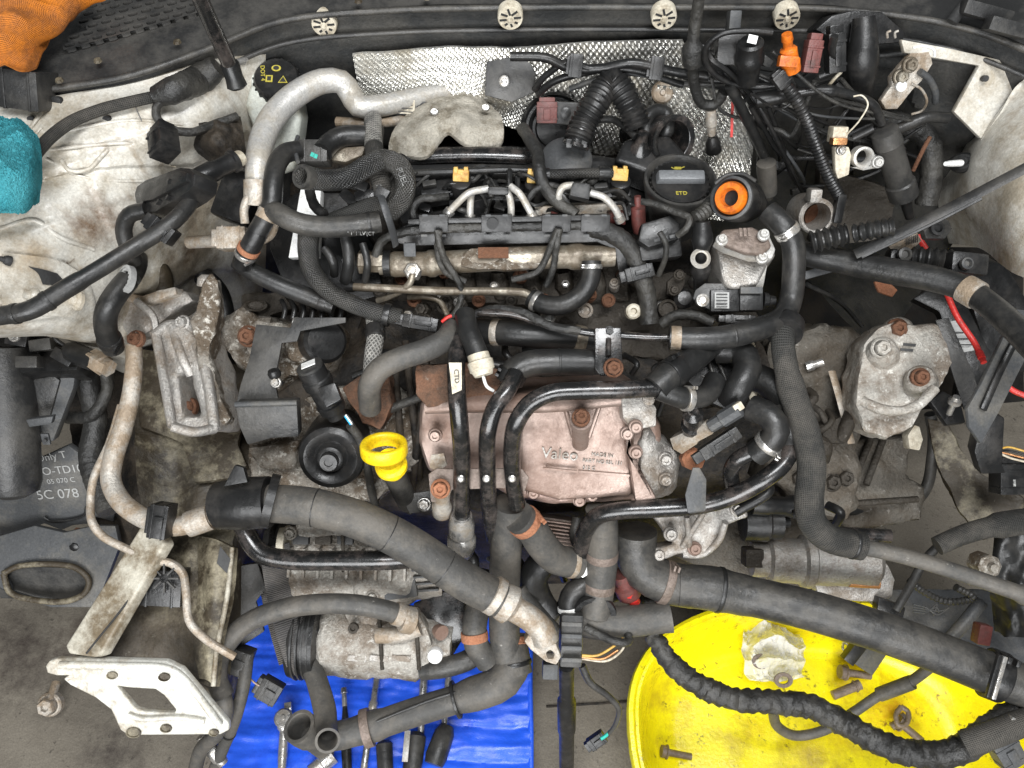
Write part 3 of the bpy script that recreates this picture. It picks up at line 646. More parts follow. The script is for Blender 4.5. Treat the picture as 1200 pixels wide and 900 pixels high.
# alloy cylinder head seen under the loom tray
MB().poly([(425,285),(700,282),(735,300),(740,352),(640,360),(520,352),(430,345)], at=(580,320,-.03), n=CM, h=.10).obj('cylinder_head', 'cast_dark', en, bev=.005, rough=.004, rs=70)
for k in range(7):
    x = 470+k*38
    MB().cyl((x,318,-.022), (x+4,350,-.03), [(0,18),(.5,22),(1,16)], 14).obj('port_boss', 'cast_dark', bpy.data.objects['cylinder_head'], rough=.0015, rs=90, rlen=.006)
    MB().lathe((x+15,352,-.012), CM, [(8,-.01),(8,.003),(6,.005),(4,.005),(3.5,.002),(.1,.002)], 18).obj('stud_boss', 'cast_dark' if k % 2 else 'rust', bpy.data.objects['cylinder_head'])
MB().poly([(640,335),(735,320),(870,330),(895,380),(880,420),(700,420),(630,380)], at=(760,370,-.045), n=CM, h=.08).obj('timing_end_casting', 'cast_dark', en, bev=.006, rough=.006, rs=60)
MB().poly([(735,325),(790,318),(850,335),(850,350),(760,352)], at=(790,338,-.02), n=CM, h=.03).obj('casting_step', 'cast_dark', en, bev=.004, rough=.003)
# left end: oxidised casting and black bracket
MB().poly([(285,395),(300,378),(345,375),(380,372),(400,385),(395,420),(380,438),(340,440),(300,470),(292,430)], at=(340,405,-.03), n=CM, h=.08).obj('end_casting', 'cast_oxide', en, bev=.006, rough=.006, rs=50)
MB().poly([(345,380),(372,374),(396,384),(392,412),(372,428),(338,422),(330,400)], at=(362,400,-.005), n=CM, h=.04).obj('pump_housing', 'cast_oxide', en, bev=.008, rough=.003, rs=60, seg=3)
MB().lathe((380,400,.0), Vector((.5,-.4,.7)), [(26,-.02),(26,.004),(22,.009),(8,.010),(.1,.010)], 30).obj('pump_cap', 'plastic', en)
MB().poly([(290,520),(350,470),(440,440),(495,470),(490,540),(440,590),(340,590),(290,570)], at=(390,520,-.05), n=CM, h=.09).obj('front_casting', 'cast_oxide', en, bev=.006, rough=.008, rs=50)
MB().poly([(420,440),(455,430),(460,475),(445,505),(425,495),(400,455)], at=(435,470,-.02), n=CM, h=.05).obj('rusty_bracket', 'rust_dark', en, bev=.004, rough=.004)
MB().poly([(290,525),(352,515),(345,548),(300,552)], at=(320,533,-.015), n=CM, h=.04).obj('oxide_lug', 'cast_oxide', en, bev=.006, rough=.006)
# vertical seams and ribs in the space between bracket and cooler
for x0, y0, x1, y1 in ((475,400,492,560),(462,420,470,520),(500,420,480,600)): MB().tube([(x0,y0,-.05),((x0+x1)/2,(y0+y1)/2,-.045),(x1,y1,-.05)], 9).obj('rib', 'block_grime', en)
# ---- loom tray on the head
tr = thing('loom_tray', 'black plastic wiring tray with clips across the cylinder head', 'wiring tray', (590,270,0))
MB().poly([(462,270),(480,262),(700,258),(725,266),(740,300),(735,322),(726,322),(720,292),(700,284),(480,288),(462,284)], at=(600,274,.012), n=LO, h=.006).obj('tray_lip', 'plastic', tr, bev=.0015)
MB().poly([(478,257),(700,252),(702,258),(478,263)], at=(600,258,.022), n=LO, h=.012).obj('tray_back', 'plastic', tr, bev=.001)
for x in (508,582,652,698):
    MB().box((x,262,.024), 34 if x != 582 else 36, 20, .012, 0, LO).obj('clip_plate', 'plastic', tr, bev=.001)
    for q in (-10,10): MB().box((x+q,252.5,.028), 6, 2.2, .003, 0, LO).obj('tooth', 'plastic_grey', tr)
    for q in (-11,11): MB().box((x+q,276,.019), 7, 2.5, .003, 0, LO).obj('tooth', 'plastic_grey', tr)
MB().lathe((577,262,.026), LO, [(7,-.002),(7,.001),(.1,.001)], 14).obj('notch', 'print_black', tr)
hose('harness', 'taped wiring loom lying in the black tray', 'tape', 11, [(440,300,.01),(448,282,.012),(470,273,.016),(520,268,.018),(600,266,.018),(690,264,.018)], 'wiring', style='tape', per=.009, amp=.0006)
hose('thick_harness', 'thick taped wiring loom bending down at the tray end', 'tape', 22, [(690,266,.012),(715,273,.014),(738,290,.012),(750,318,.012),(758,345,.008),(761,380,-.005)], 'wiring', style='tape', per=.012, amp=.0009)
connector('loom_clamp', 'black square clamp block gripping the thick taped loom', (750,319,.025), (34,16), -14, .03, 'plastic', cat='clamp')
for k, (a, t_) in enumerate([([(512,270,.028),(516,290,.03),(525,310,.025),(537,330,.02),(541,345,.016),(535,365,.01),(528,372,.005)],'twin wires hanging from the tray to the orange ended lead'),
        ([(515,270,.028),(513,295,.026),(522,318,.018),(545,330,.012)],'short grey wire hanging over the fuel rail'),
        ([(656,268,.028),(652,290,.028),(648,315,.02),(640,335,.012)],'grey wire pair dropping from the tray'),
        ([(654,268,.028),(645,290,.026),(630,318,.018),(600,328,.012)],'grey wire sweeping left under the fuel rail')]):
    wire('wire', t_, 'tape', 8, a, style='tape', per=.012, amp=.0004)
# ---- fuel rail
fr_ = thing('fuel_rail', 'brassy cylindrical fuel rail bolted along the head', 'fuel rail', (580,305,.0))
MB().tube([(445,310,.004),(500,309,.006),(600,303,.008),(720,300,.006)], [(0,24),(.04,24),(.06,30),(.2,28),(.21,32),(.24,32),(.25,27),(.8,27),(.82,31),(.86,31),(.87,26),(1,24)], wob=.03, step=.004).obj('rail_tube', 'zinc', fr_)
MB().lathe((434,307,.006), Vector((-1,0,.05)), [(12,-.02),(12,.0),(14,.002),(14,.014),(11,.016),(.1,.016)], 6).obj('hex_plug', 'zinc', fr_)
MB().cyl((450,309,.008), (458,309,.008), [(0,30),(1,30)], 24).obj('black_ring', 'plastic', fr_)
MB().poly([(540,300),(552,290),(612,289),(620,300),(640,303),(640,314),(600,316),(560,316),(540,312)], at=(590,302,.018), n=CM, h=.02).obj('rail_boss', 'cast_oxide', fr_, bev=.004, rough=.002)
MB().box((578,296,.026), 36, 13, .004, 0, CM).obj('stamped_field', 'rust', fr_, bev=.001)
MB().lathe((484,318,.014), CM, [(11,-.01),(11,.006),(9,.009),(5,.010),(5,.016),(.1,.016)], 6).obj('union_nut', 'steel', fr_)
MB().box((480,293,.03), 14, 16, .006, 0, LO).obj('saddle_clip', 'plastic_grey', fr_, bev=.001)
hose('fuel_line', 'thin brass coloured pipe curling from the rail union', 'zinc', 8, [(484,320,.022),(480,332,.02),(468,342,.014),(452,350,.008),(443,352,0)], 'pipe')
hose('fuel_line', 'thin brass coloured pipe curving down behind the long steel pipe', 'zinc', 7, [(478,348,.0),(500,348,.004),(515,353,.002),(524,368,-.01)], 'pipe')
hose('long_steel_pipe', 'straight polished steel pipe below the fuel rail', 'zinc', 10, [(404,336,.014),(430,337,.016),(520,341,.016),(600,342,.016),(616,344,.016),(626,352,.014)], 'pipe', clamps=((.03,.012,1.25,'plastic','sleeve'),))
hose('elbow_hose', 'short black rubber elbow hose joining steel pipe and fuel rail', 'rubber', 23, [(622,349,.016),(635,356,.018),(658,358,.022),(680,346,.026),(692,326,.028),(693,306,.026)], clamps=((.03,.006,1.12,'steel'),(.94,.006,1.12,'steel','clamp',1)))
# ---- injectors, return line and high pressure pipes
for x, y, lab in ((540,206,'beside the felt pad'),(627,208,'under the taped breather lead'),(727,205,'by the oil filler')):
    o = MB().box((x,y,.022), 19, 14, .012, 3, LO).obj('injector_clip', 'amber', None, 'amber plastic injector clip '+lab, 'clip', bev=.002)
    for q in (-6,6): MB().box((x+q,y-6,.026), 5, 8, .01, 0, LO).obj('prong', 'amber', o, bev=.001)
    MB().lathe((x,y+10,.012), UP, [(12,-.02),(12,.004),(9,.006),(.1,.006)], 20).obj('injector_top', 'plastic', o)
for x, y, a, lab in ((515,219,-12,'at the left end of the cam cover'),(590,226,2,'between the bent silver fuel pipes'),(690,218,8,'under the black pipe clip'),(716,222,-6,'with hatched sides beside the oil filler')):
    o = MB().box((x,y,.004), 46, 20, .03, a, BL).obj('injector_block', 'plastic', None, 'black injector plug housing '+lab, 'injector', bev=.003)
    MB().box((x-12,y-5,.012), 16, 7, .01, a, BL).obj('latch', 'plastic_dusty', o, bev=.001); MB().box((x+14,y-3,.010), 10, 9, .008, a, BL).obj('plug', 'plastic', o, bev=.001)
    for q in range(4): MB().box((x-18+q*11,y+8,.006), 5, 2, .004, a, BL).obj('rib', 'plastic_grey', o)
for pts, lab in (([(524,251,.02),(536,238,.03),(550,226,.036),(572,221,.034)],'leaning from the tray to the left clip block'),
        ([(551,258,.012),(551,245,.018),(552,230,.024),(554,224,.024)],'standing upright behind the leaning one'),
        ([(598,258,.012),(599,245,.018),(597,230,.024),(592,220,.03)],'with a rusty tinge right of the clip block'),
        ([(625,255,.018),(618,242,.026),(609,227,.034),(598,218,.034)],'leaning left to the clip block top'),
        ([(656,239,.02),(655,228,.03),(660,219,.036),(672,217,.036)],'hooked short one at the right clip'),
        ([(727,258,.016),(720,244,.028),(707,231,.036),(692,226,.036)],'bending down to the rusty union by the oil filler')):
    hose('injector_pipe', 'silver high pressure fuel pipe, '+lab, 'alu', 8.5, pts, 'pipe', clamps=((.04,.008,1.5,'steel','union_nut'),))
MB().box((584,224,.042), 24, 9, .012, 2, LO).obj('pipe_clip', 'plastic', None, 'black rubber block clamping two silver fuel pipes', 'clip', bev=.002)
o = MB().poly([(671,213),(692,215),(691,234),(667,229)], at=(680,222,.046), n=CM, h=.02).obj('pipe_clip', 'plastic_dusty', None, 'glossy black clip holding the hooked silver fuel pipe', 'clip', bev=.003)
MB().poly([(626,242),(732,238),(735,254),(628,256)], at=(680,247,.010), n=LO, h=.02).obj('alloy_bar', 'alu_dull', en, bev=.003)
for x in (650,716,721,730): MB().cyl((x,248,.012),(x,262,.0), [(0,9),(.3,9),(.31,6),(1,6)], 12).obj('rusty_sleeve', 'maroon', en)
for x in (747,): MB().cyl((x,230,.015),(x+2,272,-.01), [(0,8),(.25,8),(.3,17),(.8,17),(1,14)], 18).obj('glow_plug_cap', 'maroon', en)
hose('return_line', 'thin black return line along the back of the cam cover', 'rubber', 8, [(470,204,.01),(500,202,.014),(530,201,.016),(560,200,.016),(600,199,.016),(620,200,.015)])
hose('return_line', 'braided black return line between two amber clips', 'braid', 12, [(634,205,.02),(655,204,.022),(690,203,.022),(718,203,.02)], clamps=((.06,.016,1.25,'plastic','end_sleeve'),(.9,.014,1.25,'plastic','end_sleeve')))
hose('breather_lead', 'taped black lead running down across the cam cover', 'tape', 15, [(612,150,.04),(622,165,.04),(630,180,.036),(632,200,.032),(636,215,.026),(652,235,.022),(675,252,.02)], 'wiring', style='tape', per=.01, amp=.0005)
wire('wire', 'grey plug wire arching from the left injector housing', 'tape', 9, [(486,262,.012),(484,245,.016),(492,234,.02),(510,232,.018),(525,230,.014)], style='tape', per=.012, amp=.0004)
wire('wire', 'grey plug wire arching toward the right clip', 'tape', 8, [(618,235,.02),(628,222,.026),(645,217,.026),(660,222,.022)], style='tape', per=.012, amp=.0004)
# ---- felt pad and pressure sensor behind the engine
MB().sheet([[(478,134,.02),(515,108,.03),(530,106,.032),(550,106,.032),(576,122,.024)],[(464,150,.02),(500,134,.036),(528,124,.04),(550,126,.038),(588,140,.024)],[(456,170,.01),(500,160,.03),(526,140,.036),(548,150,.034),(590,160,.018)],
            [(455,180,.0),(500,183,.016),(524,158,.02),(546,172,.016),(585,172,.006)]], 80, 80, .006, wr=.007, ws=26, fn=lambda u, v: .0006*random.random()).obj('felt_pad', 'felt', None, 'pale grey felt heat pad over the turbo behind the cam cover', 'heat pad')
for x, y in ((509,131),(569,126)): 
    MB().lathe((x,y,.047), CM, [(5,-.006),(5,.001),(4,.002),(2.6,.002),(2.4,-.001),(.1,-.001)], 16, flat=.8).obj('rivet', 'steel', None, 'small steel rivet in the felt pad '+('beside its notch' if x < 540 else 'near the black flap'), 'rivet', 'felt pad rivets')
o = MB().box((474,125,.03), 34, 22, .02, 4, LO).obj('pressure_sensor', 'plastic', None, 'black rectangular sensor with tan label by the alloy pipe', 'sensor', bev=.002)
MB().box((475,125,.034), 22, 16, .002, 4, LO).obj('label', 'cream', o)
for q in range(4): MB().box((475,119+q*4,.0362), 17, 1.1, .0005, 4, LO).obj('print_line', 'print_black', [c for c in o.children if c.name.startswith('label')][0])
MB().box((498,128,.026), 24, 16, .02, 4, LO).obj('plug', 'plastic', o, bev=.002); MB().lathe((449,123,.036), LO, [(5.5,-.006),(5.5,.002),(3,.003),(2.5,.001),(.1,.001)], 16).obj('screw', 'steel', o)
hose('alloy_stub', 'brownish steel pipe stub below the rectangular sensor', 'alu_dull', 12, [(395,143,.01),(420,144,.014),(455,143,.014),(475,140,.01)], 'pipe')
# ---- oil filler with cap
of = thing('oil_filler', 'wide black funnel shaped oil filler neck', 'oil filler', (795,212,0))
OF = (795,222,.01)
MB().lathe(OF, UP, [(34,-.06),(36,-.02),(40,.0),(43,.014),(42,.018),(39,.0185),(37,.014),(34,.002),(.1,.002)], 56).obj('funnel', 'plastic_dusty', of)
cap = thing('screw_cap', 'black oil filler cap with grey grip bar and yellow marks', 'cap', L(OF)+UP*.004)
MB().lathe(L(OF)+UP*.003, UP, [(34,0),(34,.008),(33,.0105),(31,.011),(.1,.0115)], 48).obj('cap_disc', 'plastic', cap)
for k in range(28):
    a = 2*math.pi*k/28; MB().box(L(OF)+UP*.0125+Vector((math.cos(a),math.sin(a),0))*(34*mpp(L(OF))), 2.4, 2.4, .009, 0, UP).obj('grip_rib', 'plastic', cap.children[0])
MB().box(L(OF)+UP*.0262, 54, 13, .013, 0, Vector((0,-.25,.97)), taper=1.1).obj('grip_bar', 'grip_grey', cap, bev=.003)
oc = L(OF)+UP*.0148
MB().tube([oc+Vector((x*.001,.0225+y*.001,0)) for x, y in ((-9,2),(-5,-1),(0,-1),(4,1),(8,3))], .0016, metres=True).obj('oilcan_symbol', 'print_yellow', cap)
MB().box(oc+Vector((-.001,.0228,.0006)), 8, 4, .001, 0, UP).obj('oilcan_symbol', 'print_yellow', cap)
text('ETD', oc+Vector((-.001,-.0215,-.001)), 7.5, 'print_yellow', cap, UP)
# ---- turbo intake housing and corrugated breather
ti = thing('intake_housing', 'glossy black intake housing behind the oil filler', 'intake', (760,190,0))
MB().poly([(720,188),(730,165),(745,158),(785,158),(800,175),(810,188),(800,200),(768,205),(745,196)], at=(765,180,.022), n=BL, h=.05).obj('housing', 'plastic', ti, bev=.006, seg=3)
MB().lathe((752,166,.036), UP, [(16,-.014),(8,-.003),(6,.010),(6,.014),(.1,.014)], 24).obj('spigot', 'black_paint', ti)
MB().tube([(765,160,.01),(790,165,.034)], [(0,50),(1,58)], open1=True).obj('throat', 'black_paint', ti)
MB().lathe((664,188,.006), BL, [(30,-.01),(30,.003),(26,.008),(10,.012),(.1,.012)], 36).obj('diaphragm_cap', 'plastic_grey', ti)
hose('breather_hose', 'corrugated black breather hose arched in an inverted V', 'plastic', 31, [(676,166,.045),(684,145,.06),(697,122,.08),(708,104,.09),(718,97,.094),(728,106,.09),(738,124,.075),(748,148,.05)], style='corr', per=.0062, amp=.0014)
o = MB().cyl((681,152,.055),(674,172,.036), [(0,30),(.3,32),(.35,27),(.75,27),(.8,32),(1,32)], 28).obj('breather_coupling', 'black_paint', None, 'glossy coupling at the foot of the corrugated breather hose', 'coupling')
for q in (-9,9): MB().box((676+q,168,.05), 7, 10, .01, 0, LO).obj('latch', 'plastic', o, bev=.001)
hose('vent_hose', 'black rubber hose looping beside the corrugated breather', 'rubber', 17, [(756,162,.03),(757,140,.05),(768,130,.055),(780,133,.05),(782,152,.035),(776,160,.02)])
hose('thin_hose', 'thin black hose curving from the breather foot', 'rubber', 9, [(700,140,.04),(718,140,.045),(732,148,.045),(745,160,.04)])
# ---- vacuum / exhaust rings behind
tb = thing('turbo_actuator', 'round black ribbed turbo actuator behind the cam cover', 'actuator', (645,165,-.02))
MB().lathe((650,150,-.005), LO, [(40,-.03),(40,0),(37,.004),(34,.0),(31,.0),(29,.005),(26,.001),(23,.001),(21,.007),(8,.010),(.1,.010)], 48).obj('drum', 'plastic', tb)
MB().box((663,133,.03), 30, 26, .025, 4, LO).obj('bracket', 'plastic_dusty', tb, bev=.003)
MB().lathe((663,132,.036), LO, [(6,0),(6,.003),(3,.004),(.1,.004)], 20).obj('screw', 'plastic', tb)
connector('red_brown_plug', 'red brown plug on the turbo actuator', (641,132,.036), (24,24), 90, .02, 'maroon', LO)
# bulkhead wiring: black cables draped over the heat shield
for w_, pts, lab, m in ((11,[(598,66),(640,68),(668,80),(705,80),(740,74),(790,84),(830,90)],'thick black cable draped along the top of the foil shield','plastic'),
        (9,[(630,110),(650,95),(690,84),(730,78),(775,80),(815,92),(850,95)],'black cable arching from the red brown plug to the right','plastic'),
        (8,[(626,105),(640,88),(668,72),(690,80),(740,82),(800,100)],'thin black cable crossing behind the corrugated hose','plastic'),
        (7,[(668,104),(690,96),(720,86),(760,88),(800,98),(850,97)],'slim pale sheathed lead below the black cables','plastic_grey')):
    wire('cable', lab, m, w_, [Yp(x, y, .905-.0001*i*30) for i, (x, y) in enumerate(pts)])
for x, y in ((675,77),(770,80)): connector('cable_clip', 'black plastic cable clip on the foil '+('left of the corrugated hose' if x < 700 else 'beside the hanging harness'), Yp(x,y,.885), (16,26), 6, .02, 'plastic', LO, 'clip', latch=False)['group'] = 'cable clips on the foil'
# ============================================================ left side of the bay
# brake fluid reservoir with yellow marked cap
rv_ = thing('brake_reservoir', 'pale green brake fluid reservoir behind the alloy pipe', 'reservoir', A(325,140,.78))
MB().poly([(292,100),(345,98),(352,140),(345,200),(318,210),(300,160),(286,125)], at=A(322,140,.85), n=LO, h=.05).obj('tank', 'tank', rv_, bev=.008, seg=3)
MB().cyl(A(318,105,.86), A(320,98,.875), [(0,50),(1,48)], 28).obj('neck', 'tank', rv_)
BC = A(324,92,.885)
bc = thing('brake_fluid_cap', 'black ribbed brake fluid cap printed with yellow warning symbols', 'cap', BC)
CN = Vector((.05,-.3,.95)).normalized()
MB().lathe(BC-CN*.012, CN, [(26,-.012),(27,0),(26.5,.012),(24,.016),(.1,.0165)], 44).obj('cap_body', 'plastic', bc)
for k in range(22):
    a = 2*math.pi*k/22; u, v, n_ = basis(CN); q = BC - CN*.013 + (u*math.cos(a)+v*math.sin(a))*(27*mpp(BC))
    MB().box(q+n_*.012, 2.6, 2.6, .02, 0, CN).obj('grip_rib', 'plastic', bc)
cp = BC + CN*.0048
u_, v_, n_ = basis(CN)
MB().lathe(cp+v_*.012+u_*.0, CN, [(5.5,0),(5.5,.0006),(.1,.0006)], 18, flat=.75).obj('round_symbol', 'print_yellow', bc)
MB().lathe(cp+v_*.012, CN, [(3.5,.0006),(3.5,.0012),(.1,.0012)], 14, flat=.75).obj('round_symbol', 'print_black', bc)
text('DOT 4', cp-u_*.017+v_*.004, 7, 'print_yellow', bc, CN, 84, lift=.0002)
MB().box(cp-u_*.008-v_*.004+n_*.0006, 8, 9, .0006, 0, CN).obj('book_symbol', 'print_yellow', bc); MB().box(cp-u_*.008-v_*.004+n_*.001, 4.5, 5.5, .0006, 0, CN).obj('book_symbol', 'print_black', bc)
MB().lathe(cp+u_*.010-v_*.006, CN, [(6.5,0),(6.5,.0006),(.1,.0006)], 3, deg=-90).obj('triangle_symbol', 'print_yellow', bc); MB().lathe(cp+u_*.010-v_*.006, CN, [(4.4,.0006),(4.4,.0012),(.1,.0012)], 3, deg=-90).obj('triangle_symbol', 'print_black', bc)
# alloy charge pipe
ap = hose('alloy_charge_pipe', 'thick silver alloy pipe curving over beside the brake fluid cap', 'alu', [(0,26),(.3,30),(.6,28),(1,22)], [(302,228,.03),(302,195,.045),(307,165,.055),(322,135,.065),(348,110,.075),(378,95,.075),(400,96,.07),(411,110,.055),(420,124,.045),(445,124,.04),(490,114,.035),(530,106,.03)], 'pipe', wob=.03)
hose('joint_ferrule', 'alloy ferrule', 'alu_dull', 30, [(301,212,.04),(301,228,.035),(301,240,.03)], parent=ap, wob=0)
hose('loop_pipe', 'small bent alloy loop under the thick alloy pipe', 'alu_dull', 10, [(300,226,.04),(291,232,.04),(286,245,.035),(287,262,.03)], 'pipe')
hose('loop_pipe', 'thin alloy pipe hooking behind the banded black elbow', 'alu_dull', 9, [(306,240,.03),(322,255,.02),(318,275,.018),(305,284,.02)], 'pipe')
# black elbow chain
hose('black_elbow_hose', 'smooth black elbow hose rising to the green marked connector', 'rubber', 23, [(350,176,.045),(334,180,.05),(324,194,.05),(320,215,.05),(318,240,.045),(310,258,.04),(298,278,.04)], clamps=((.84,.012,1.06,'alu_dull','band'),))
o = connector('green_marked_coupling', 'black plastic coupling with green paint marks', (366,176,.045), (34,26), 0, .03, 'plastic_dusty', CM, 'coupling', latch=False)
for x, y in ((366,181),(370,183)): MB().box((x,y,.056), 4, 5, .001, 20).obj('paint_mark', 'green', o)
MB().tube([(349,160,.05),(346,172,.05),(349,190,.048)], 5).obj('collar_ring', 'plastic_grey', o)
hose('black_bend_hose', 'short black bend hose behind the open fuel hose', 'rubber', 24, [(378,178,.04),(386,168,.042),(400,160,.044),(428,159,.04)])
MB().poly([(385,180),(395,172),(428,171),(425,182),(405,190),(388,188)], at=(405,180,.025), n=CM, h=.02).obj('bracket', 'zinc', None, 'tarnished brass coloured bracket behind the open fuel hose', 'bracket', bev=.003, rough=.001)
hose('long_rubber_hose', 'grey black rubber hose with white print running right from the elbow', 'rubber_dusty', 25, [(312,250,.038),(322,248,.046),(336,256,.048),(355,263,.046),(390,266,.044),(425,263,.04),(445,260,.036)], clamps=((.93,.004,1.06,'rubber','end_ring'),))
text("'' 1' 1''LV'(CT", (423,274,.052), 6, 'print_white', bpy.data.objects['long_rubber_hose'], CM, 1)
hose('sensor_elbow', 'black plastic sensor elbow with orange ring and spring clip', 'plastic', 24, [(302,272,.04),(295,286,.04),(288,298,.036),(284,310,.03)], clamps=((.62,.007,1.12,'rust_orange','ring'),(.75,.006,1.1,'steel','spring_clip',1)))
o = connector('elbow_plug', 'black sensor plug beside the elbow with orange ring', (270,278,.02), (34,26), 0, .03, 'alu_dull', CM, 'plug', latch=False)
hose('plug_pipe', 'corroded pale stub pipe left of the ribbed metal plug', 'alu_dull', 15, [(222,284,-.01),(240,283,.0),(256,283,.008)], 'pipe')
# the fuel hoses
f1 = hose('fuel_hose', 'black fuel hose with open end and white lettering looping over', 'braid', 25, [(355,207,.102),(364,209,.094),(378,211,.087),(405,209,.082),(430,195,.08),(450,187,.078),(466,193,.076),(475,210,.072),(472,232,.06),(458,248,.045)], open0=True)
MB().lathe(L((356,207.3,.100)), (L((355,207,.102))-L((364,209,.094))).normalized(), [(14,-.008),(14.5,.002),(13.5,.005),(10,.005),(9.5,.001)], 28).obj('hose_end_ring', 'rubber_dusty', f1)
text('FUEL', (471,207,.088), 10, 'print_white', f1, CM, 68)
hose('fuel_hose', 'ribbed fuel hose coming up behind the looping one', 'fabric_sleeve', 22, [(440,152,.03),(438,168,.04),(440,188,.05),(446,212,.05),(450,235,.04),(440,252,.032)])
hose('fuel_hose', 'pale braided hose between felt pad and black loop', 'braid_pale', 21, [(437,140,.035),(437,155,.042),(438,172,.046)])
hose('fuel_hose', 'woven grey hose curving under the looping fuel hose', 'fabric_sleeve', 22, [(374,266,.03),(400,256,.034),(430,244,.038),(455,235,.04),(470,215,.04)])
text('FU', (444,222,.062), 10, 'print_white', f1, CM, 80)
hose('braided_hose', 'braided black hose dropping from the tied bundle to the plug', 'braid', [(0,25),(.4,22),(1,20)], [(362,272,.035),(361,295,.034),(366,318,.034),(382,338,.036),(410,355,.036),(445,367,.036),(470,372,.034)], clamps=((.93,.008,1.1,'plastic','clip_band'),))
o = connector('hose_plug', 'black quick connector on the end of the braided hose', (492,378,.04), (42,16), 10, .018, 'plastic', CM)
hose('lower_rubber_hose', 'plain black hose running below the braided hose', 'rubber', 21, [(278,305,.02),(292,316,.022),(325,333,.024),(360,347,.022),(392,359,.018)], clamps=((.9,.01,1.08,'plastic','sleeve'),))
tie = MB().tube([(446,228,.07),(450,240,.078),(456,258,.07),(461,275,.055),(464,288,.04)], 9, flat=.3, sides=10, wob=0).obj('cable_tie', 'plastic_grey', None, 'shiny black cable tie strapped round the hoses', 'cable tie')
MB().box((447,226,.072), 16, 14, .01, 30).obj('tie_head', 'plastic', tie, bev=.001)
wire('tied_wires', 'bundle of black wires under the looping fuel hose', 'plastic', 12, [(362,220,.04),(368,240,.042),(380,252,.045)], style='tape', per=.01, amp=.0006)
for k, (x, y, a) in enumerate(((418,215,20),(428,228,-10),(410,232,40))):
    MB().box((x,y,.05-.006*k), 26, 12, .015, a).obj('bracket_lever', 'plastic', None, ('small black lever under the fuel hose loop','black lever with white scuffs under the loop','short black lever beside the tied wires')[k], 'lever', bev=.002)
o = MB().poly([(352,222),(376,222),(372,300),(338,302)], at=(358,262,-.01), n=CM, h=.02).obj('warning_label_cover', 'white', None, 'white printed paper label on the left end cover', 'label', bev=.001)
for k in range(10): MB().box((361-k*1.4,227+k*8,-.0085), 15, 1.6, .0006, 0).obj('print_line', 'print_black', o)
MB().poly([(318,250),(345,225),(400,225),(440,290),(450,345),(400,360),(330,330),(315,290)], at=(370,290,-.03), n=CM, h=.06).obj('end_cover', 'plastic', en, bev=.006)
for x0,y0,x1,y1,w_,lab in ((405,275,405,330,14,'black flat strap hanging under the printed hose'),(425,285,428,330,9,'black lead beside the hanging strap'),(380,290,392,322,10,'thin black lever behind the braided hose')):
    hose('hanging_lead', lab, 'rubber', w_, [(x0,y0,.025),((x0+x1)/2+4,(y0+y1)/2,.028),(x1,y1,.015)], 'wire')
# ---- black vacuum box on wing and hoses
vb = thing('vacuum_box', 'flat black plastic box clipped to the long left hose', 'vacuum box', A(200,225,.88))
MB().poly([(157,228),(160,218),(170,211),(211,196),(222,197),(228,204),(226,218),(215,228),(182,248),(168,249),(160,241)], at=A(193,220,.90), n=LF, h=.03).obj('case', 'plastic', vb, bev=.002)
MB().poly([(162,226),(170,215),(210,200),(219,202),(218,212),(178,234),(166,236)], at=A(193,218,.907), n=LF, h=.008).obj('lid', 'plastic', vb, bev=.0015)
MB().lathe(A(199,213,.912), LF, [(3.5,0),(3.5,.002),(.1,.003)], 14).obj('lid_boss', 'plastic', vb)
for k in range(4): MB().box(A(184+k*11,236-k*5.5,.905), 7, 3, .005, -28, LF).obj('rib', 'plastic', vb)
MB().cyl(A(222,214,.895), A(276,188,.885), [(0,20),(.15,20),(.2,24),(.5,25),(.6,22),(.9,22),(.92,27),(1,27)], 24).obj('outlet', 'plastic', vb)
MB().cyl(A(276,188,.888), A(282,185,.885), [(0,20),(1,18)], 24).obj('outlet_ring', 'cream', vb)
hose('long_left_hose', 'long black hose running from the left edge to the box', 'rubber', [(0,22),(.42,22),(.44,20),(1,20)], [A(-40,374,.87),A(0,370,.875),A(36,363,.88),A(75,340,.885),(122,312,.13),(165,285,.11),(200,262,.1),(222,238,.09),(229,215,.085)], clamps=((.18,.006,1.1,'rubber','joint_ring'),(.30,.006,1.1,'rubber','joint_ring')))
hose('short_loop_hose', 'short black hose looping behind the vacuum box', 'rubber', 19, [A(172,246,.87),A(152,252,.865),A(145,268,.85),A(149,288,.83),A(158,305,.80)])
connector('twin_hose_clip', 'black plastic clip joining the two left hoses', A(186,268,.90), (34,20), 38, .02, 'plastic', CM, 'clip')
h_ = hose('down_hose', 'black hose passing through the pale toothed ring', 'rubber', 26, [A(150,328,.79),A(138,342,.79),A(126,362,.78),A(124,385,.75),A(133,408,.71)], clamps=((.88,.012,1.12,'plastic','quick_connector',1),))
g_ = MB().lathe(A(148,327,.80), LF, [(13,-.004),(16.5,-.004),(16.5,.003),(13,.004)], 32).obj('toothed_ring', 'print_grey', None, 'pale toothed ring round the hose below the wing', 'ring')
for k in range(14):
    a = k*2*math.pi/14; c = A(148,327,.80); u, v, n_ = basis(LF); MB().box(c+(u*math.cos(a)+v*math.sin(a))*(12*mpp(c))+n_*.003, 5, 3, .004, 0, LF).obj('tooth', 'print_grey', g_)
hose('behind_hose', 'dark hose section rising behind the toothed ring', 'rubber', 24, [A(152,326,.78),A(160,310,.77),A(158,290,.76)])
hs_ = hose('wing_harness', 'black taped wiring harness lying on the left wing', 'fabric_sleeve', 14, [A(40,182,.95),A(60,160,.945),A(85,142,.94),A(120,128,.935),A(160,118,.93),A(188,112,.925)], 'wiring')
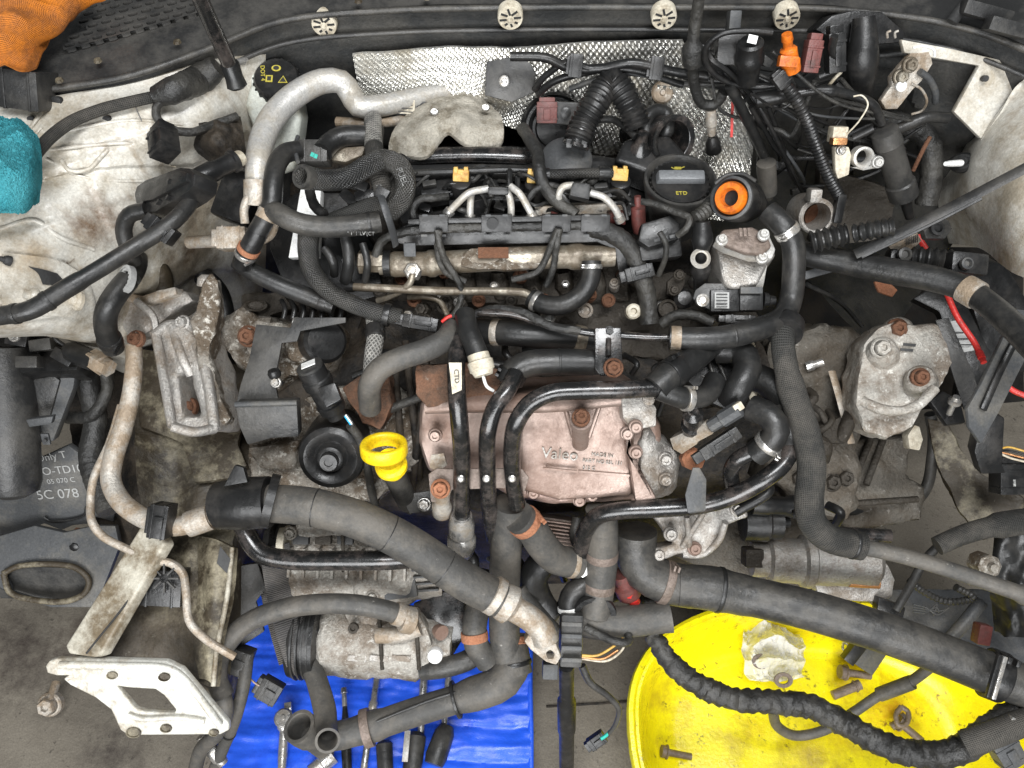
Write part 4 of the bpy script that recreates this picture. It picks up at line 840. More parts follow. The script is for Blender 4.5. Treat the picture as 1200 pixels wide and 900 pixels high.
hose('harness_sleeve', 'wide black', 'tape', [(0,22),(.2,30),(.8,34),(1,26)], [A(182,113,.93),A(205,105,.935),(235,92,.115),(255,78,.12)], parent=hs_, style='tape', per=.012, amp=.0008)
hose('loop_wire', 'black loop', 'tape', 10, [A(196,114,.93),A(184,124,.925),A(184,138,.915),A(198,150,.905),A(222,155,.895),A(250,146,.885),A(278,136,.88)], parent=hs_, style='tape', per=.01, amp=.0004)
cn = connector('wing_connector', 'square black connector hanging on the left wing', A(180,163,.925), (36,28), 62, .025, 'plastic', LF)
wire('thin_wire', 'two thin pale wires above the wing connector', 'steel', 1.6, [A(166,142,.92),A(160,128,.925),A(159,122,.92)])
wire('dangling_wire', 'thin pale wire hanging below the wing connector', 'cream', 2, [A(187,180,.90),A(196,192,.89),A(206,196,.885)])
# torn sound padding by the bulkhead
MB().sheet([[A(228,148,.88),A(255,140,.89),A(282,136,.87)],[A(225,165,.87),A(255,165,.885),A(286,160,.86)],[A(232,178,.86),A(258,190,.86),A(290,195,.84)]], 30, 30, .008, wr=.010, ws=40).obj('torn_padding', 'block_grime', None, 'crumpled dirty black sound padding beside the brake reservoir', 'padding')
MB().box(A(275,228,.80), 44, 60, .05, 20, CM).obj('dark_module', 'plastic', None, 'black control module behind the box outlet', 'module', bev=.005)
# ---- left engine mount: alloy casting with ribs
mt = thing('engine_mount', 'ribbed alloy engine mount casting on the left chassis rail', 'engine mount', A(220,450,.6))
MN = Vector((-.25,-.45,.86)).normalized()
MB().poly([(178,392),(196,378),(212,380),(226,392),(240,430),(254,490),(246,505),(206,506),(196,470),(186,430)], at=A(216,445,.70), n=MN, h=.07, holes=[[(206,440),(222,436),(232,486),(212,488)]]).obj('mount_body', 'cast', mt, bev=.007, seg=3, rough=.003, rs=50)
for p0, p1, p2, w_ in (((182,390),(190,432),(202,500),11),((202,382),(214,420),(224,440),11),((222,384),(240,430),(252,503),13),((180,394),(202,380),(228,390),12),((202,500),(226,506),(252,502),12),((160,352),(180,372),(184,398),9)):
    MB().tube([A(p0[0],p0[1],.722),A(p1[0],p1[1],.715),A(p2[0],p2[1],.70)], w_, wob=.1).obj('rib', 'cast', mt)
MB().poly([(225,376),(238,330),(246,320),(252,326),(256,360),(246,420),(262,470),(272,490),(262,500),(248,470),(230,420)], at=A(246,400,.735), n=Vector((.2,-.5,.84)).normalized(), h=.06).obj('mount_arm', 'cast_oxide', mt, bev=.008, seg=3, rough=.005, rs=50)
MB().cyl(A(241,335,.755), A(241,322,.765), [(0,20),(.7,18),(1,10)], 20).obj('mount_tip', 'cast', mt)
MB().poly([(170,390),(150,395),(130,360),(145,345),(190,352),(215,340),(225,352),(200,365),(185,380)], at=A(180,368,.70), n=MN, h=.04).obj('mount_wing', 'cast', mt, bev=.006, rough=.003, seg=3)
MB().poly([(135,338),(165,346),(205,335),(207,345),(165,358),(140,352)], at=A(170,346,.72), n=MN, h=.02).obj('mount_rib', 'alu_dull', mt, bev=.004, rough=.002)
for p_, z_, r_, m_ in (((159,397),.69,8,'rust'),((220,477),.66,9,'rust'),((214,378),.73,7,'cast')): bolt(A(*p_, z_), r_, m_, mt, MN)
MB().poly([(255,376),(285,360),(318,372),(310,412),(290,440),(272,420),(255,400)], at=A(286,398,.67), n=CM, h=.07).obj('mount_block', 'cast_oxide', mt, bev=.008, rough=.008, rs=45)
bolt(A(291,394,.70), 10, 'rust', mt, CM)
MB().poly([(282,345),(330,340),(345,362),(300,376),(280,368)], at=A(310,358,.68), n=CM, h=.06).obj('mount_ear', 'cast_dark', mt, bev=.006, rough=.006, rs=45)
MB().lathe(A(300,358,.695), CM, [(14,-.01),(14,.003),(11,.005),(9,.0),(.1,0)], 24, flat=.5).obj('mount_hole', 'cast_dark', mt)
hose('stained_strut', 'brown stained bracket limb between wing and mount', 'rail_paint', 22, [A(178,300,.74),A(192,330,.70),A(186,362,.68)], 'bracket')
hose('mount_shadow_hose', 'dark hose going down behind the mount arm', 'rubber', 22, [A(215,310,.66),A(255,340,.62),A(268,400,.58),A(285,470,.54)])
# ---- black bracket plate with lower shield
bk = thing('pump_bracket', 'black stamped bracket plate beside the oxidised pump housing', 'bracket', (310,470,0))
MB().poly([(300,380),(340,384),(345,372),(405,372),(405,378),(352,388),(348,400),(330,402),(322,445),(326,470),(276,476),(282,450),(292,420)], at=(312,430,.012), n=CM, h=.006).obj('upper_plate', 'plastic_dusty', bk, bev=.001)
MB().poly([(275,474),(348,472),(350,512),(318,514),(290,522),(280,500)], at=(312,493,.024), n=LO, h=.02).obj('lower_shield', 'plastic_dusty', bk, bev=.003)
MB().tube([(276,474,.026),(310,473,.028),(348,472,.026)], 7).obj('folded_edge', 'plastic_grey', bk)
MB().cyl((320,432,.03),(325,450,.015), [(0,4),(.1,13),(.3,16),(.5,14),(.6,8),(1,16)], 20).obj('ball_stud', 'plastic', bk)
for x, y in ((348,378),(323,448)): bolt((x,y,.022), 5, 'steel', bk)
for k in range(7): MB().tube([(330+k*11,352,.0),(334+k*11,362,.002),(332+k*11,374,.0)], 6).obj('bracket_rib', 'plastic', bk)
# ---- oil level sensor and oil filter housing
os_ = thing('oil_sensor', 'cylindrical black sensor with white square sticker beside the bracket', 'sensor', (375,450,0))
MB().cyl((363,430,.045),(395,488,.01), [(0,28),(.02,32),(.2,32),(.22,35),(.35,35),(.36,30),(.7,30),(.72,34),(.85,32),(.86,24),(1,22)], 28).obj('sensor_body', 'plastic', os_)
sn = (L((363,430,.045))-L((395,488,.01))).normalized()
MB().lathe(L((363,430,.045)), sn, [(16,-.002),(16,.002),(14,.003),(.1,.003)], 28).obj('top_disc', 'plastic_dusty', os_)
MB().box(L((363,430,.045))+sn*.005, 17, 12, .001, -25, sn).obj('sticker', 'white', os_)
MB().poly([(372,455),(392,448),(400,468),(382,478)], at=(386,462,.045), n=CM, h=.015).obj('plug', 'plastic', os_, bev=.002)
for k, c in enumerate(('blue_tip','white','plastic')): wire('sensor_wire', ('thin blue wire','thin white wire','thin black wire')[k]+' leaving the stickered sensor', c, 2.5, [(403+k*2,486,.012),(410+k*2,496,.012),(416+k,510,.0)])
hose('sensor_lead', 'grey sheathed lead going down from the stickered sensor', 'tape', 10, [(410,498,.012),(422,515,.01),(430,545,.01),(435,575,.01),(440,592,.0)], 'wire')
oh = thing('oil_filter_housing', 'round black oil filter cap with hexagonal centre', 'oil filter', (388,535,-.02))
ON = Vector((.05,-.72,.69)).normalized()
MB().lathe((389,534,.012), ON, [(40,-.07),(40,-.03),(39.5,.0),(37,.008),(31,.012),(24,.010),(19,.004),(17,.006),(15,.016),(12,.018),(.1,.018)], 56).obj('filter_cap', 'plastic', oh)
MB().lathe(L((389,534,.012))+ON*.016, ON, [(11,0),(11,.010),(10,.012),(5,.012),(4.5,.010),(.1,.010)], 24).obj('hex_boss', 'plastic', oh)
# ---- dipstick
ds = thing('dipstick', 'yellow ring handled dipstick with yellow collar', 'dipstick', (460,560,0))
DN = Vector((0,.5,.87)).normalized()
b = MB(); c = L((450,526,.06)); mm = mpp(c); u, v, n_ = basis(DN); rings = []
for k in range(40):
    a = 2*math.pi*k/40; ctr = c + u*(math.cos(a)*23.5*mm) + v*(math.sin(a)*22*mm); rd = (u*math.cos(a)+v*math.sin(a)).normalized()
    rings.append([ctr + rd*(math.copysign(abs(math.cos(t))**.6, math.cos(t))*4.6*mm) + n_*(math.copysign(abs(math.sin(t))**.6, math.sin(t))*9*mm) for t in [2*math.pi*j/14 for j in range(14)]])
rings.append(rings[0]); b.rings(rings, False, False).obj('ring_handle', 'yellow', ds)
MB().cyl((456,538,.05),(461,553,.04), [(0,30),(.3,30),(.4,38),(.6,38),(.65,28),(1,26)], 24).obj('collar', 'yellow', ds)
MB().cyl((459,548,.04),(478,590,.01), [(0,27),(.6,26),(1,24)], 24).obj('guide_tube', 'rubber_dusty', ds)
MB().poly([(470,580),(505,575),(512,585),(508,598),(480,602)], at=(490,588,.03), n=CM, h=.006).obj('bracket', 'plastic_dusty', ds, bev=.001)
bolt((497,591,.037), 6.5, 'steel', ds)
# ============================================================ centre: cooler, black pipes, coolant hoses
co = thing('egr_cooler', 'pinkish brown cast cooler housing with raised lettering in front of the engine', 'cooler', (650,520,-.1))
CN2 = Vector((0,-.72,.69)).normalized()
CO = (640,520,.01)
MB().poly([(492,470),(545,462),(740,455),(760,470),(775,500),(778,540),(770,586),(700,590),(650,592),(600,585),(560,560),(502,556),(490,520)], at=(640,520,-.005), n=CN2, h=.09).obj('housing', 'cooler_pink', co, bev=.010, seg=3, rough=.0012, rs=40)
MB().poly([(612,470),(735,462),(738,530),(742,582),(655,588),(612,576),(606,520)], at=(675,525,.012), n=CN2, h=.03).obj('front_bulge', 'cooler_pink', co, bev=.008, seg=3, rough=.0008)
MB().tube([(500,474,.005),(560,472,.014),(640,472,.02),(730,464,.02)], 26, flat=.7).obj('shoulder', 'cooler_pink', co)
MB().poly([(488,428),(560,424),(600,440),(596,472),(500,478),(486,462)], at=(535,450,.012), n=CM, h=.05).obj('rusty_flange', 'rust_dark', co, bev=.003, rough=.002)
MB().poly([(727,465),(765,462),(770,500),(742,505),(738,530),(770,585),(745,590),(735,520)], at=(750,525,.03), n=CN2, h=.03).obj('end_flange', 'cooler_pink', co, bev=.004)
MB().poly([(727,466),(760,464),(770,478),(770,500),(741,504),(730,490)], at=(748,484,.036), n=CM, h=.03).obj('flange_block', 'cast', co, bev=.004, rough=.001)
MB().poly([(760,498),(782,512),(800,540),(798,570),(785,584),(755,586),(752,520)], at=(776,545,.01), n=Vector((.35,-.6,.7)), h=.08).obj('end_cap', 'cast', co, bev=.010, seg=3, rough=.004, rs=60)
for x, y, l_ in ((745,500,.045),(735,508,.04),(745,530,.04),(780,538,.03),(780,562,.028),(625,577,.035),(660,573,.036),(679,586,.036),(694,580,.037),(510,510,.008)): bolt((x,y,l_), 6.5, 'cooler_pink' if x < 760 else 'cast', co, CN2, hexa=False)
MB().cyl((680,520,.02),(681,492,.05), [(0,20),(.8,20),(.85,26),(1,26)], 20).obj('boss', 'cooler_pink', co); bolt((681,489,.058), 8.5, 'rust', co, BL)
for p0, p1 in (((662,478),(672,512)),((703,474),(690,512)),((640,545),(735,572)),((738,470),(742,585))): MB().tube([on(co.children[0],*p0,.002) if 0 else (p0[0],p0[1],.022),(p1[0],p1[1],.03)], 6, wob=.05).obj('cast_rib', 'cooler_pink', co)
MB().box((656,551,.036), 40, 2.5, .003, 6, CN2).obj('raised_bar', 'cooler_pink', co)
PT = L((672,528,.024))
FBG = bpy.data.objects['front_bulge']
t_ = text('Valeo', on(FBG,656,532,.001), 19, 'cast', FBG, CN2, 5, dep=.0016)
for s_, x, y, z_ in (('MADE IN',706,533,6.5),('PART NO 03L 131',706,541,6),('512 C',690,548,6)): text(s_, on(FBG,x,y,.001), z_, 'cast', FBG, CN2, 5, dep=.001)
MB().box(on(FBG,708,555,.003), 60, 2.5, .004, 5, CN2).obj('raised_bar', 'cooler_pink', co)
MB().lathe((760,468,.05), CM, [(7,-.004),(7,.002),(.1,.003)], 12).obj('boss', 'cast', co)
MB().poly([(505,533),(520,531),(524,545),(514,553),(503,548)], at=(513,542,.03), n=CM, h=.006).obj('tab', 'alu_dull', co, bev=.001)
# three black painted pipes and their strap
P1 = hose('black_steel_pipe', 'glossy black steel pipe standing straight beside the yellow dipstick', 'black_paint', 21, [(540,395,.05),(535,420,.055),(535,455,.06),(538,490,.065),(541,530,.07),(541,570,.075),(541,605,.08)], 'pipe', wob=.01)
MB().poly([(526,425),(541,425),(541,457),(530,462)], at=(534,443,.083), n=CM, h=.002).obj('paper_label', 'cream', P1); text('CTD', (535,441,.084), 8, 'print_black', P1, CM, 86)
MB().cyl((541,604,.082),(541,648,.07), [(0,24),(.2,30),(.45,30),(.5,24),(.6,34),(.8,34),(1,26)], 24).obj('chrome_sleeve', 'steel', P1)
hose('black_steel_pipe', 'glossy black steel pipe bent at the top between its two neighbours', 'black_paint', 20, [(604,438,.05),(594,458,.06),(580,478,.066),(572,505,.07),(571,540,.072),(572,575,.072),(575,610,.06),(578,630,.05)], 'pipe', wob=.01)
hose('black_steel_pipe', 'glossy black steel pipe turning right above the cast cooler', 'black_paint', 21, [(770,455,.06),(725,457,.066),(680,458,.068),(645,461,.07),(620,474,.072),(605,496,.074),(600,525,.074),(601,560,.074),(606,592,.075)], 'pipe', wob=.01, clamps=((.25,.022,1.05,'black_paint','weld_collar'),))
st = MB().poly([(502,556),(512,549),(524,550),(590,549),(612,550),(620,560),(615,576),(590,572),(530,574),(520,590),(505,588)], at=(560,562,.066), n=CN2, h=.003).obj('pipe_strap', 'brown_plate', None, 'thin metal strap plate holding the three black pipes', 'strap', bev=.0008)
for x in (540,570,600): MB().lathe((x,561,.0925), CN2, [(4.5,-.012),(4.5,.001),(3,.002),(.1,.001)], 14).obj('rivet', 'steel', st)
o = bolt((516,573,.085), 9, 'rust_orange', None, CM, 'strap_bolt', 'rusty orange capped bolt on a pale sleeve beside the pipe strap', 'bolt')
MB().cyl((518,575,.08),(518,600,.06), [(0,20),(.5,18),(.6,24),(1,24)], 20).obj('sleeve', 'alu_dull', o)
# black T bracket above the pipes
tb_ = MB().poly([(697,384),(728,384),(730,432),(722,441),(704,441),(697,432)], at=(713,412,.062), n=CM, h=.005).obj('bolted_bracket', 'black_paint', None, 'flat black bracket plate with rusty bolt over the coolant hoses', 'bracket', bev=.0015)
bolt((719,431,.068), 9, 'rust', tb_); bolt((714,388,.068), 5, 'plastic_dusty', tb_); MB().tube([(713,397,.066),(713,417,.066)], 7, sides=12).obj('pressed_rib', 'black_paint', tb_)
# upper coolant hoses
hose('sensor_stub', 'smooth black connector sleeve hanging over the first black pipe', 'rubber', 25, [(545,368,.06),(549,388,.066),(556,405,.066),(562,420,.064)])
wc = MB().cyl((560,415,.066),(567,440,.06), [(0,26),(.3,27),(.35,31),(.75,30),(.8,26),(1,22)], 24).obj('pale_plug', 'cream', None, 'dirty white plug at the end of the connector sleeve', 'plug')
MB().tube([(566,440,.058),(570,452,.055),(578,458,.05)], 4).obj('pigtail', 'white', wc)
hose('grey_hose', 'soft grey hose curving down left of the black pipes', 'rubber_lower', 27, [(530,385,.04),(522,398,.05),(500,410,.055),(470,420,.056),(446,432,.052),(434,450,.04),(434,478,.012)])
hose('braided_drop_hose', 'short braided hose dropping below the quick connector', 'braid_pale', 20, [(438,370,.02),(440,395,.026),(437,415,.026),(435,440,.018)], clamps=((.32,.018,1.18,'plastic','clamp',1),))
hose('coolant_hose', 'thick black coolant hose with steel band behind the bolted bracket', 'rubber', 30, [(560,388,.01),(590,390,.02),(630,393,.025),(670,396,.02),(700,402,.01)], clamps=((.22,.009,1.07,'alu_dull','band'),(.86,.014,1.08,'zinc','band')))
hose('coolant_hose', 'thick black coolant hose elbow left of the bolted bracket', 'rubber', 31, [(596,448,.035),(603,434,.042),(622,426,.044),(655,424,.044),(695,425,.04)], clamps=((.08,.014,1.14,'plastic','spring_clamp',1),(.72,.003,1.04,'rubber','mould_line')))
hose('clip_hose', 'black hose end with grey clip meeting the black pipe', 'rubber', [(0,34),(.4,34),(1,26)], [(768,455,.062),(784,440,.06),(808,424,.05),(835,405,.03)], clamps=((.28,.018,1.1,'plastic','clamp',1),))
hose('clip_hose', 'short black hose with wire clip under the black pipe junction', 'rubber', 26, [(772,456,.06),(788,462,.06),(805,467,.056),(828,462,.045),(838,445,.03)], clamps=((.45,.008,1.18,'steel','wire_clip',1),))
hose('rod_pipe', 'slim black rod pipe running right to the banded hose', 'black_paint', 9, [(560,366,.05),(600,368,.054),(640,380,.054),(690,390,.056),(740,394,.056),(790,396,.056)], 'pipe')
hose('taped_wire', 'taped thin wire along the slim rod pipe', 'tape', 10, [(545,372,.04),(580,362,.05),(612,366,.058),(645,382,.06),(680,388,.06)], 'wire', style='tape', per=.01, amp=.0006)
wire('red_wire_end', 'frayed orange red wire end above the connector sleeve', 'red', 4, [(518,377,.052),(524,372,.056),(529,370,.056)])
hose('banded_hose', 'long black hose with pale band sweeping up to the orange plug housing', 'rubber', 27, [(784,396,.058),(815,397,.06),(850,395,.06),(890,385,.056),(917,372,.05),(927,350,.05),(930,320,.05),(929,285,.05),(918,265,.05),(900,248,.045)], clamps=((.03,.012,1.06,'alu_dull','band'),(.90,.010,1.12,'steel','clamp',1),(.26,.003,1.03,'rubber','mould_line')))
hose('curved_hose', 'fat black hose curving down under the pale banded hose', 'rubber', 32, [(840,410,.015),(868,412,.025),(876,432,.03),(866,452,.03),(856,470,.022)])
MB().poly([(820,400),(860,396),(880,412),(876,470),(850,480),(828,470),(800,440)], at=(848,432,-.012), n=CM, h=.03).obj('thermostat_plate', 'plastic', None, 'black ribbed cover plate behind the fat curved hose', 'cover', bev=.004)
for p0, p1 in (((830,420),(845,470)),((838,415),(855,455)),((822,440),(838,448))): MB().tube([(p0[0],p0[1],.0),(p1[0],p1[1],.0)], 4).obj('rib', 'plastic_dusty', bpy.data.objects['thermostat_plate'])
bolt((850,417,.004), 6, 'steel', bpy.data.objects['thermostat_plate'])
MB().poly([(872,392),(884,400),(892,430),(886,470),(880,450),(882,420)], at=(884,430,-.005), n=Vector((.5,-.4,.76)), h=.01).obj('gasket_edge', 'cream', en, bev=.001)
# temperature sensor group right of the cooler
sg = thing('coolant_sensor', 'pale brass sensor body with black dome and grey plug', 'sensor', (810,500,0))
MB().cyl((812,504,.03),(812,482,.06), [(0,28),(.3,28),(.35,20),(.5,18),(.55,24),(.85,24),(1,12)], 24).obj('dome', 'black_paint', sg)
MB().cyl((795,520,.03),(832,500,.05), [(0,26),(.5,22),(.55,18),(1,18)], 6).obj('brass_body', 'alu_dull', sg)
MB().cyl((832,500,.05),(868,478,.06), [(0,16),(.35,16),(.37,20),(.95,20),(1,14)], 8).obj('plug', 'plastic_grey', sg)
MB().box((866,477,.066), 12, 10, .012, -32).obj('plug_tip', 'cream', sg, bev=.002)
MB().lathe((813,538,.03), CM, [(14,-.02),(14,.0),(10,.004),(.1,.005)], 8).obj('rusty_cap', 'rust_orange', sg)
connector('flat_sensor_plug', 'flat black plug below the grey one', (845,520,.05), (52,15), -33, .015, 'plastic_dusty')
hose('fat_elbow', 'fat black rubber elbow with wire clamp leaving the cooler end', 'rubber', 31, [(880,478,.03),(902,488,.045),(910,505,.055),(900,520,.06),(885,532,.06)], clamps=((.85,.008,1.1,'steel','clamp',1),))
hose('black_branch_pipe', 'glossy black branch pipe with short upright stub below the elbow', 'black_paint', 19, [(858,570,.05),(857,550,.06),(865,538,.062),(880,530,.06)], 'pipe', wob=.01)
hose('banded_elbow', 'black elbow hose with two pale rings behind the fabric sleeved hose', 'rubber', 34, [(880,440,-.01),(905,452,.0),(920,475,.012),(926,500,.018),(924,525,.02)], clamps=((.6,.006,1.08,'rubber_dusty','ring'),(.72,.006,1.08,'rubber_dusty','ring')))
lp_ = hose('lower_black_pipe', 'long glossy black pipe sweeping below the cooler with white label', 'black_paint', 21, [(684,668,.03),(682,645,.05),(686,622,.065),(702,604,.075),(730,598,.08),(770,596,.082),(820,592,.082),(862,580,.08),(895,562,.075),(916,545,.06),(930,520,.03)], 'pipe', wob=.01)
MB().poly([(675,648),(688,648),(691,672),(683,677),(678,674)], at=(683,662,.06), n=CM, h=.002).obj('paper_label', 'white', lp_)
for k in range(4): MB().box((683,653+k*5,.0605), 9, 1.2, .0005, 4).obj('print_line', 'print_black', lp_)
MB().poly([(803,580),(812,548),(820,548),(828,562),(827,598),(806,601)], at=(816,578,.105), n=CM, h=.003).obj('pipe_bracket', 'plastic_grey', lp_, bev=.001)
MB().poly([(805,584),(827,582),(827,600),(807,603)], at=(816,592,.110), n=LO, h=.012).obj('bracket_fold', 'plastic_grey', lp_, bev=.003)
# alloy pump bracket under the black pipe
ab = thing('alloy_bracket', 'triangular alloy casting with bolt lugs under the long black pipe', 'bracket', (815,620,0))
MB().poly([(765,604),(800,600),(855,592),(875,594),(878,606),(852,614),(850,630),(835,648),(810,655),(800,648),(772,658),(764,652),(766,644),(790,638)], at=(815,625,.03), n=CM, h=.035).obj('casting', 'cast', ab, bev=.005, seg=3, rough=.002, rs=60)
MB().tube([(850,612,.045),(842,634,.045),(822,650,.045),(800,650,.045)], 8).obj('rim', 'cast', ab)
for p0, p1 in (((805,605),(808,640)),((825,600),(800,640))): MB().tube([(p0[0],p0[1],.046),(p1[0],p1[1],.044)], 7).obj('rib', 'cast', ab)
for x, y, m_ in ((814,643,'cooler_pink'),(786,626,'cast'),(864,597,'cast'),(772,650,'cast')): bolt((x,y,.046), 6.5, m_, ab, CM, hexa=False)
# ---- lower hoses in front of the engine
hose('lower_hose', 'thick dusty vertical rubber hose under the black pipes', 'rubber_lower', 37, [(598,590,.05),(595,620,.055),(592,660,.06),(591,700,.06),(592,750,.045),(600,790,.03)])
hose('lower_hose', 'dusty rubber bend with rust orange clamp under the third pipe', 'rubber_lower', 37, [(608,606,.075),(622,618,.07),(635,638,.068),(652,655,.06),(678,660,.045)], clamps=((.12,.012,1.08,'rust_orange','clamp',1),(.93,.008,1.04,'alu_dull','band')))
hose('lower_hose', 'thick dusty vertical hose with tan bands below the long black pipe', 'rubber_lower', 37, [(705,596,.04),(706,630,.05),(705,660,.055),(701,695,.055),(697,722,.05)], clamps=((.48,.012,1.03,'brown_plate','band'),(.78,.012,1.03,'brown_plate','band')))
hose('small_black_hose', 'small shiny black hose bending into a white ringed joint', 'rubber', 24, [(690,672,.03),(685,685,.05),(672,693,.055),(666,705,.055),(668,722,.05)], clamps=((.95,.006,1.1,'white','ring'),))
hose('dark_hose', 'dark hose hidden between the two thick vertical hoses', 'rubber', 34, [(640,655,.03),(625,675,.035),(630,700,.03),(645,725,.03)])
hose('dark_hose', 'slanted narrow dark tube crossing behind the pipe lug', 'rubber_dusty', 18, [(608,690,.05),(625,712,.05),(650,740,.045)])
hose('tee_coupling', 'wide black plastic coupling with open right end', 'plastic_grey' if 0 else 'rubber_lower', [(0,42),(.3,40),(.5,36),(.95,36),(1,38)], [(678,724,.03),(705,730,.04),(740,728,.045),(786,722,.05)], 'coupling', open1=True)
MB().lathe((697,722,.062), LO, [(19,-.02),(24,-.018),(26,-.004),(25,.0),(19,.0)], 32).obj('coupling_ring', 'plastic', bpy.data.objects['tee_coupling'])
hose('thermostat_elbow', 'smooth black elbow joint with rusty spring clamp under the alloy casting', 'rubber_dusty', 50, [(745,622,.02),(745,645,.03),(755,668,.04),(780,682,.045),(812,688,.045)], 'elbow', clamps=((.75,.012,1.06,'brown_plate','spring_clamp',1),))
BH = hose('radiator_hose', 'very thick black radiator hose sloping down to the right', 'rubber_dusty', [(0,50),(.12,54),(.14,50),(.18,50),(.2,47),(1,48)], [(795,686,.05),(830,689,.055),(870,697,.06),(930,710,.075),(1000,730,.09),(1080,757,.10),(1150,785,.105),(1230,815,.11)], clamps=((.125,.006,1.03,'rubber','ridge'),(.86,.022,1.06,'plastic','clamp',1)))
for s_ in (0,1): MB().box((1166+s_*6,793+s_*2,.16), 5, 52, .006, 16).obj('clamp_strip', 'steel' if s_ else 'plastic', BH, bev=.0006)
# the red plug
rp = MB().cyl((728,672,.04),(740,702,.03), [(0,22),(.4,22),(.45,30),(.8,30),(1,18)], 20).obj('red_sensor', 'maroon', None, 'dark red sensor plug beside the smooth black elbow', 'sensor')
MB().cyl((736,694,.045),(744,706,.035), [(0,16),(1,14)], 14).obj('red_tip', 'red', rp)
# tan radiator like core seen between hoses
o = MB().box((650,628,-.02), 60, 40, .04, 8).obj('finned_core', 'brown_plate', None, 'finned brown cooler core seen between the lower hoses', 'core')
for k in range(9): MB().box((650,612+k*4.2,-.012), 58, 1.5, .01, 8).obj('fin', 'cooler_pink', o)
# ---- AC hose from left with lug
AH = hose('ac_hose', 'thick dusty air conditioning hose sloping across the front', 'rubber_lower', [(0,44),(.9,45),(1,42)], [(285,588,.10),(320,590,.105),(370,595,.115),(430,613,.125),(490,645,.135),(540,678,.14),(588,704,.135)], clamps=((.28,.0015,1.01,'rubber','seam_ring'),(.55,.0015,1.01,'rubber','seam_ring'),(.78,.0015,1.01,'rubber','seam_ring')))
MB().cyl((574,695,.137),(606,714,.13), [(0,40),(.05,46),(.3,46),(.34,38),(.5,44),(.75,46),(.8,40),(1,26)], 28).obj('crimp_ferrule', 'alu_dull', AH)
MB().tube([(600,712,.132),(620,724,.13),(635,738,.125),(640,752,.12)], 30).obj('end_pipe', 'alu_dull', AH)
MB().poly([(620,742),(640,738),(652,755),(658,770),(652,780),(640,776),(622,762),(614,752)], at=(637,760,.12), n=CM, h=.03, holes=[[(640,765),(645,762),(650,766),(648,772),(642,772)]]).obj('pipe_lug', 'alu_dull', AH, bev=.003)
cl = thing('pipe_clamp', 'black ring clamp joining the pale pipe and the dusty hose', 'clamp', (290,588,.08))
b = MB().tube([(258,592,.10),(285,590,.105),(316,588,.105)], [(0,56),(.5,62),(1,60)], wob=0); b.obj('clamp_ring', 'plastic', cl)
MB().tube([(312,586,.11),(322,588,.11)], [(0,64),(1,64)], wob=0).obj('clamp_rim', 'plastic', cl)
MB().poly([(262,570),(275,545),(285,548),(290,565)], at=(276,560,.115), n=CM, h=.01).obj('clamp_ear', 'plastic', cl, bev=.001)
ac = hose('ac_pipe', 'bent pale alloy air conditioning pipe beside the chassis rail', 'alu_dull', [(0,19),(.4,23),(.7,23),(1,22)], [A(157,405,.68),A(157,430,.67),A(153,465,.655),A(143,505,.64),A(133,535,.63),A(130,562,.62),A(142,588,.615),A(170,608,.61),A(205,617,.61),A(240,608,.615),A(262,598,.62)], 'pipe', wob=.03, clamps=((.80,.006,1.15,'alu_dull','ring'),(.93,.030,1.3,'alu_dull','crimp')))
o = connector('pipe_saddle', 'black plastic saddle clip gripping the pale bent pipe', A(184,612,.645), (22,40), 8, .03, 'plastic', CM, 'clip')
hose('thin_ac_pipe', 'thin pale pipe running down to the chassis rail corner', 'alu_dull', 9.5, [A(142,475,.65),A(128,520,.635),A(110,560,.625),(106,590,.075),A(108,612,.61),A(120,628,.60),A(150,644,.59),A(178,657,.585),A(200,660,.58),A(214,672,.575),A(218,695,.57),A(222,728,.56),A(240,748,.55),A(275,770,.53)], 'pipe', wob=.03)
dn = connector('dryer_cap', 'black ribbed plastic cap on the rail under the thin pipe', A(186,690,.56), (52,42), 3, .03, 'plastic', CM, 'cap', latch=False)
for k in range(8):
    a = k*math.pi/4; c = L(A(192,678,.575)); MB().box(c+RGT*(math.cos(a)*.012)+UPV*(math.sin(a)*.012), 12, 2, .004, -math.degrees(a)).obj('rib', 'plastic_dusty', dn)
o = MB().cyl(A(128,432,.68), A(108,420,.68), [(0,22),(.3,22),(.35,28),(1,26)], 6).obj('pressure_switch', 'alu_dull', None, 'small dull hexagonal pressure switch on the bent pipe', 'switch')
MB().cyl(A(112,424,.68), A(78,410,.68), [(0,24),(.8,26),(1,18)], 12).obj('plug', 'plastic', o)
wire('switch_wire', 'black wire arching from the pressure switch plug', 'plastic', 5, [A(80,408,.68),A(66,398,.69),A(55,384,.70),A(35,385,.70),A(20,395,.68)])
for k, (pts, w_, lab) in enumerate((([A(122,430,.60),A(126,455,.57),A(110,485,.55),A(80,490,.52)],14,'black corrugated lead under the headlamp bracket edge'),([A(100,440,.58),A(112,490,.53),A(106,540,.50),A(128,600,.48)],26,'wide dark taped harness behind the thin pale pipe'))):
    hose('dark_harness', lab, 'tape', w_, pts, 'wiring', style='tape', per=.01, amp=.0008)
MB().sheet([[A(85,410,.52),A(130,420,.52),A(175,420,.54)],[A(80,480,.45),A(130,480,.46),A(180,500,.5)],[A(95,560,.38),A(140,580,.42),A(190,600,.46)],[A(110,640,.30),A(150,640,.36),A(180,640,.42)]], 20, 30, .02, wr=.01, ws=20).obj('inner_panel', 'block_grime', body)
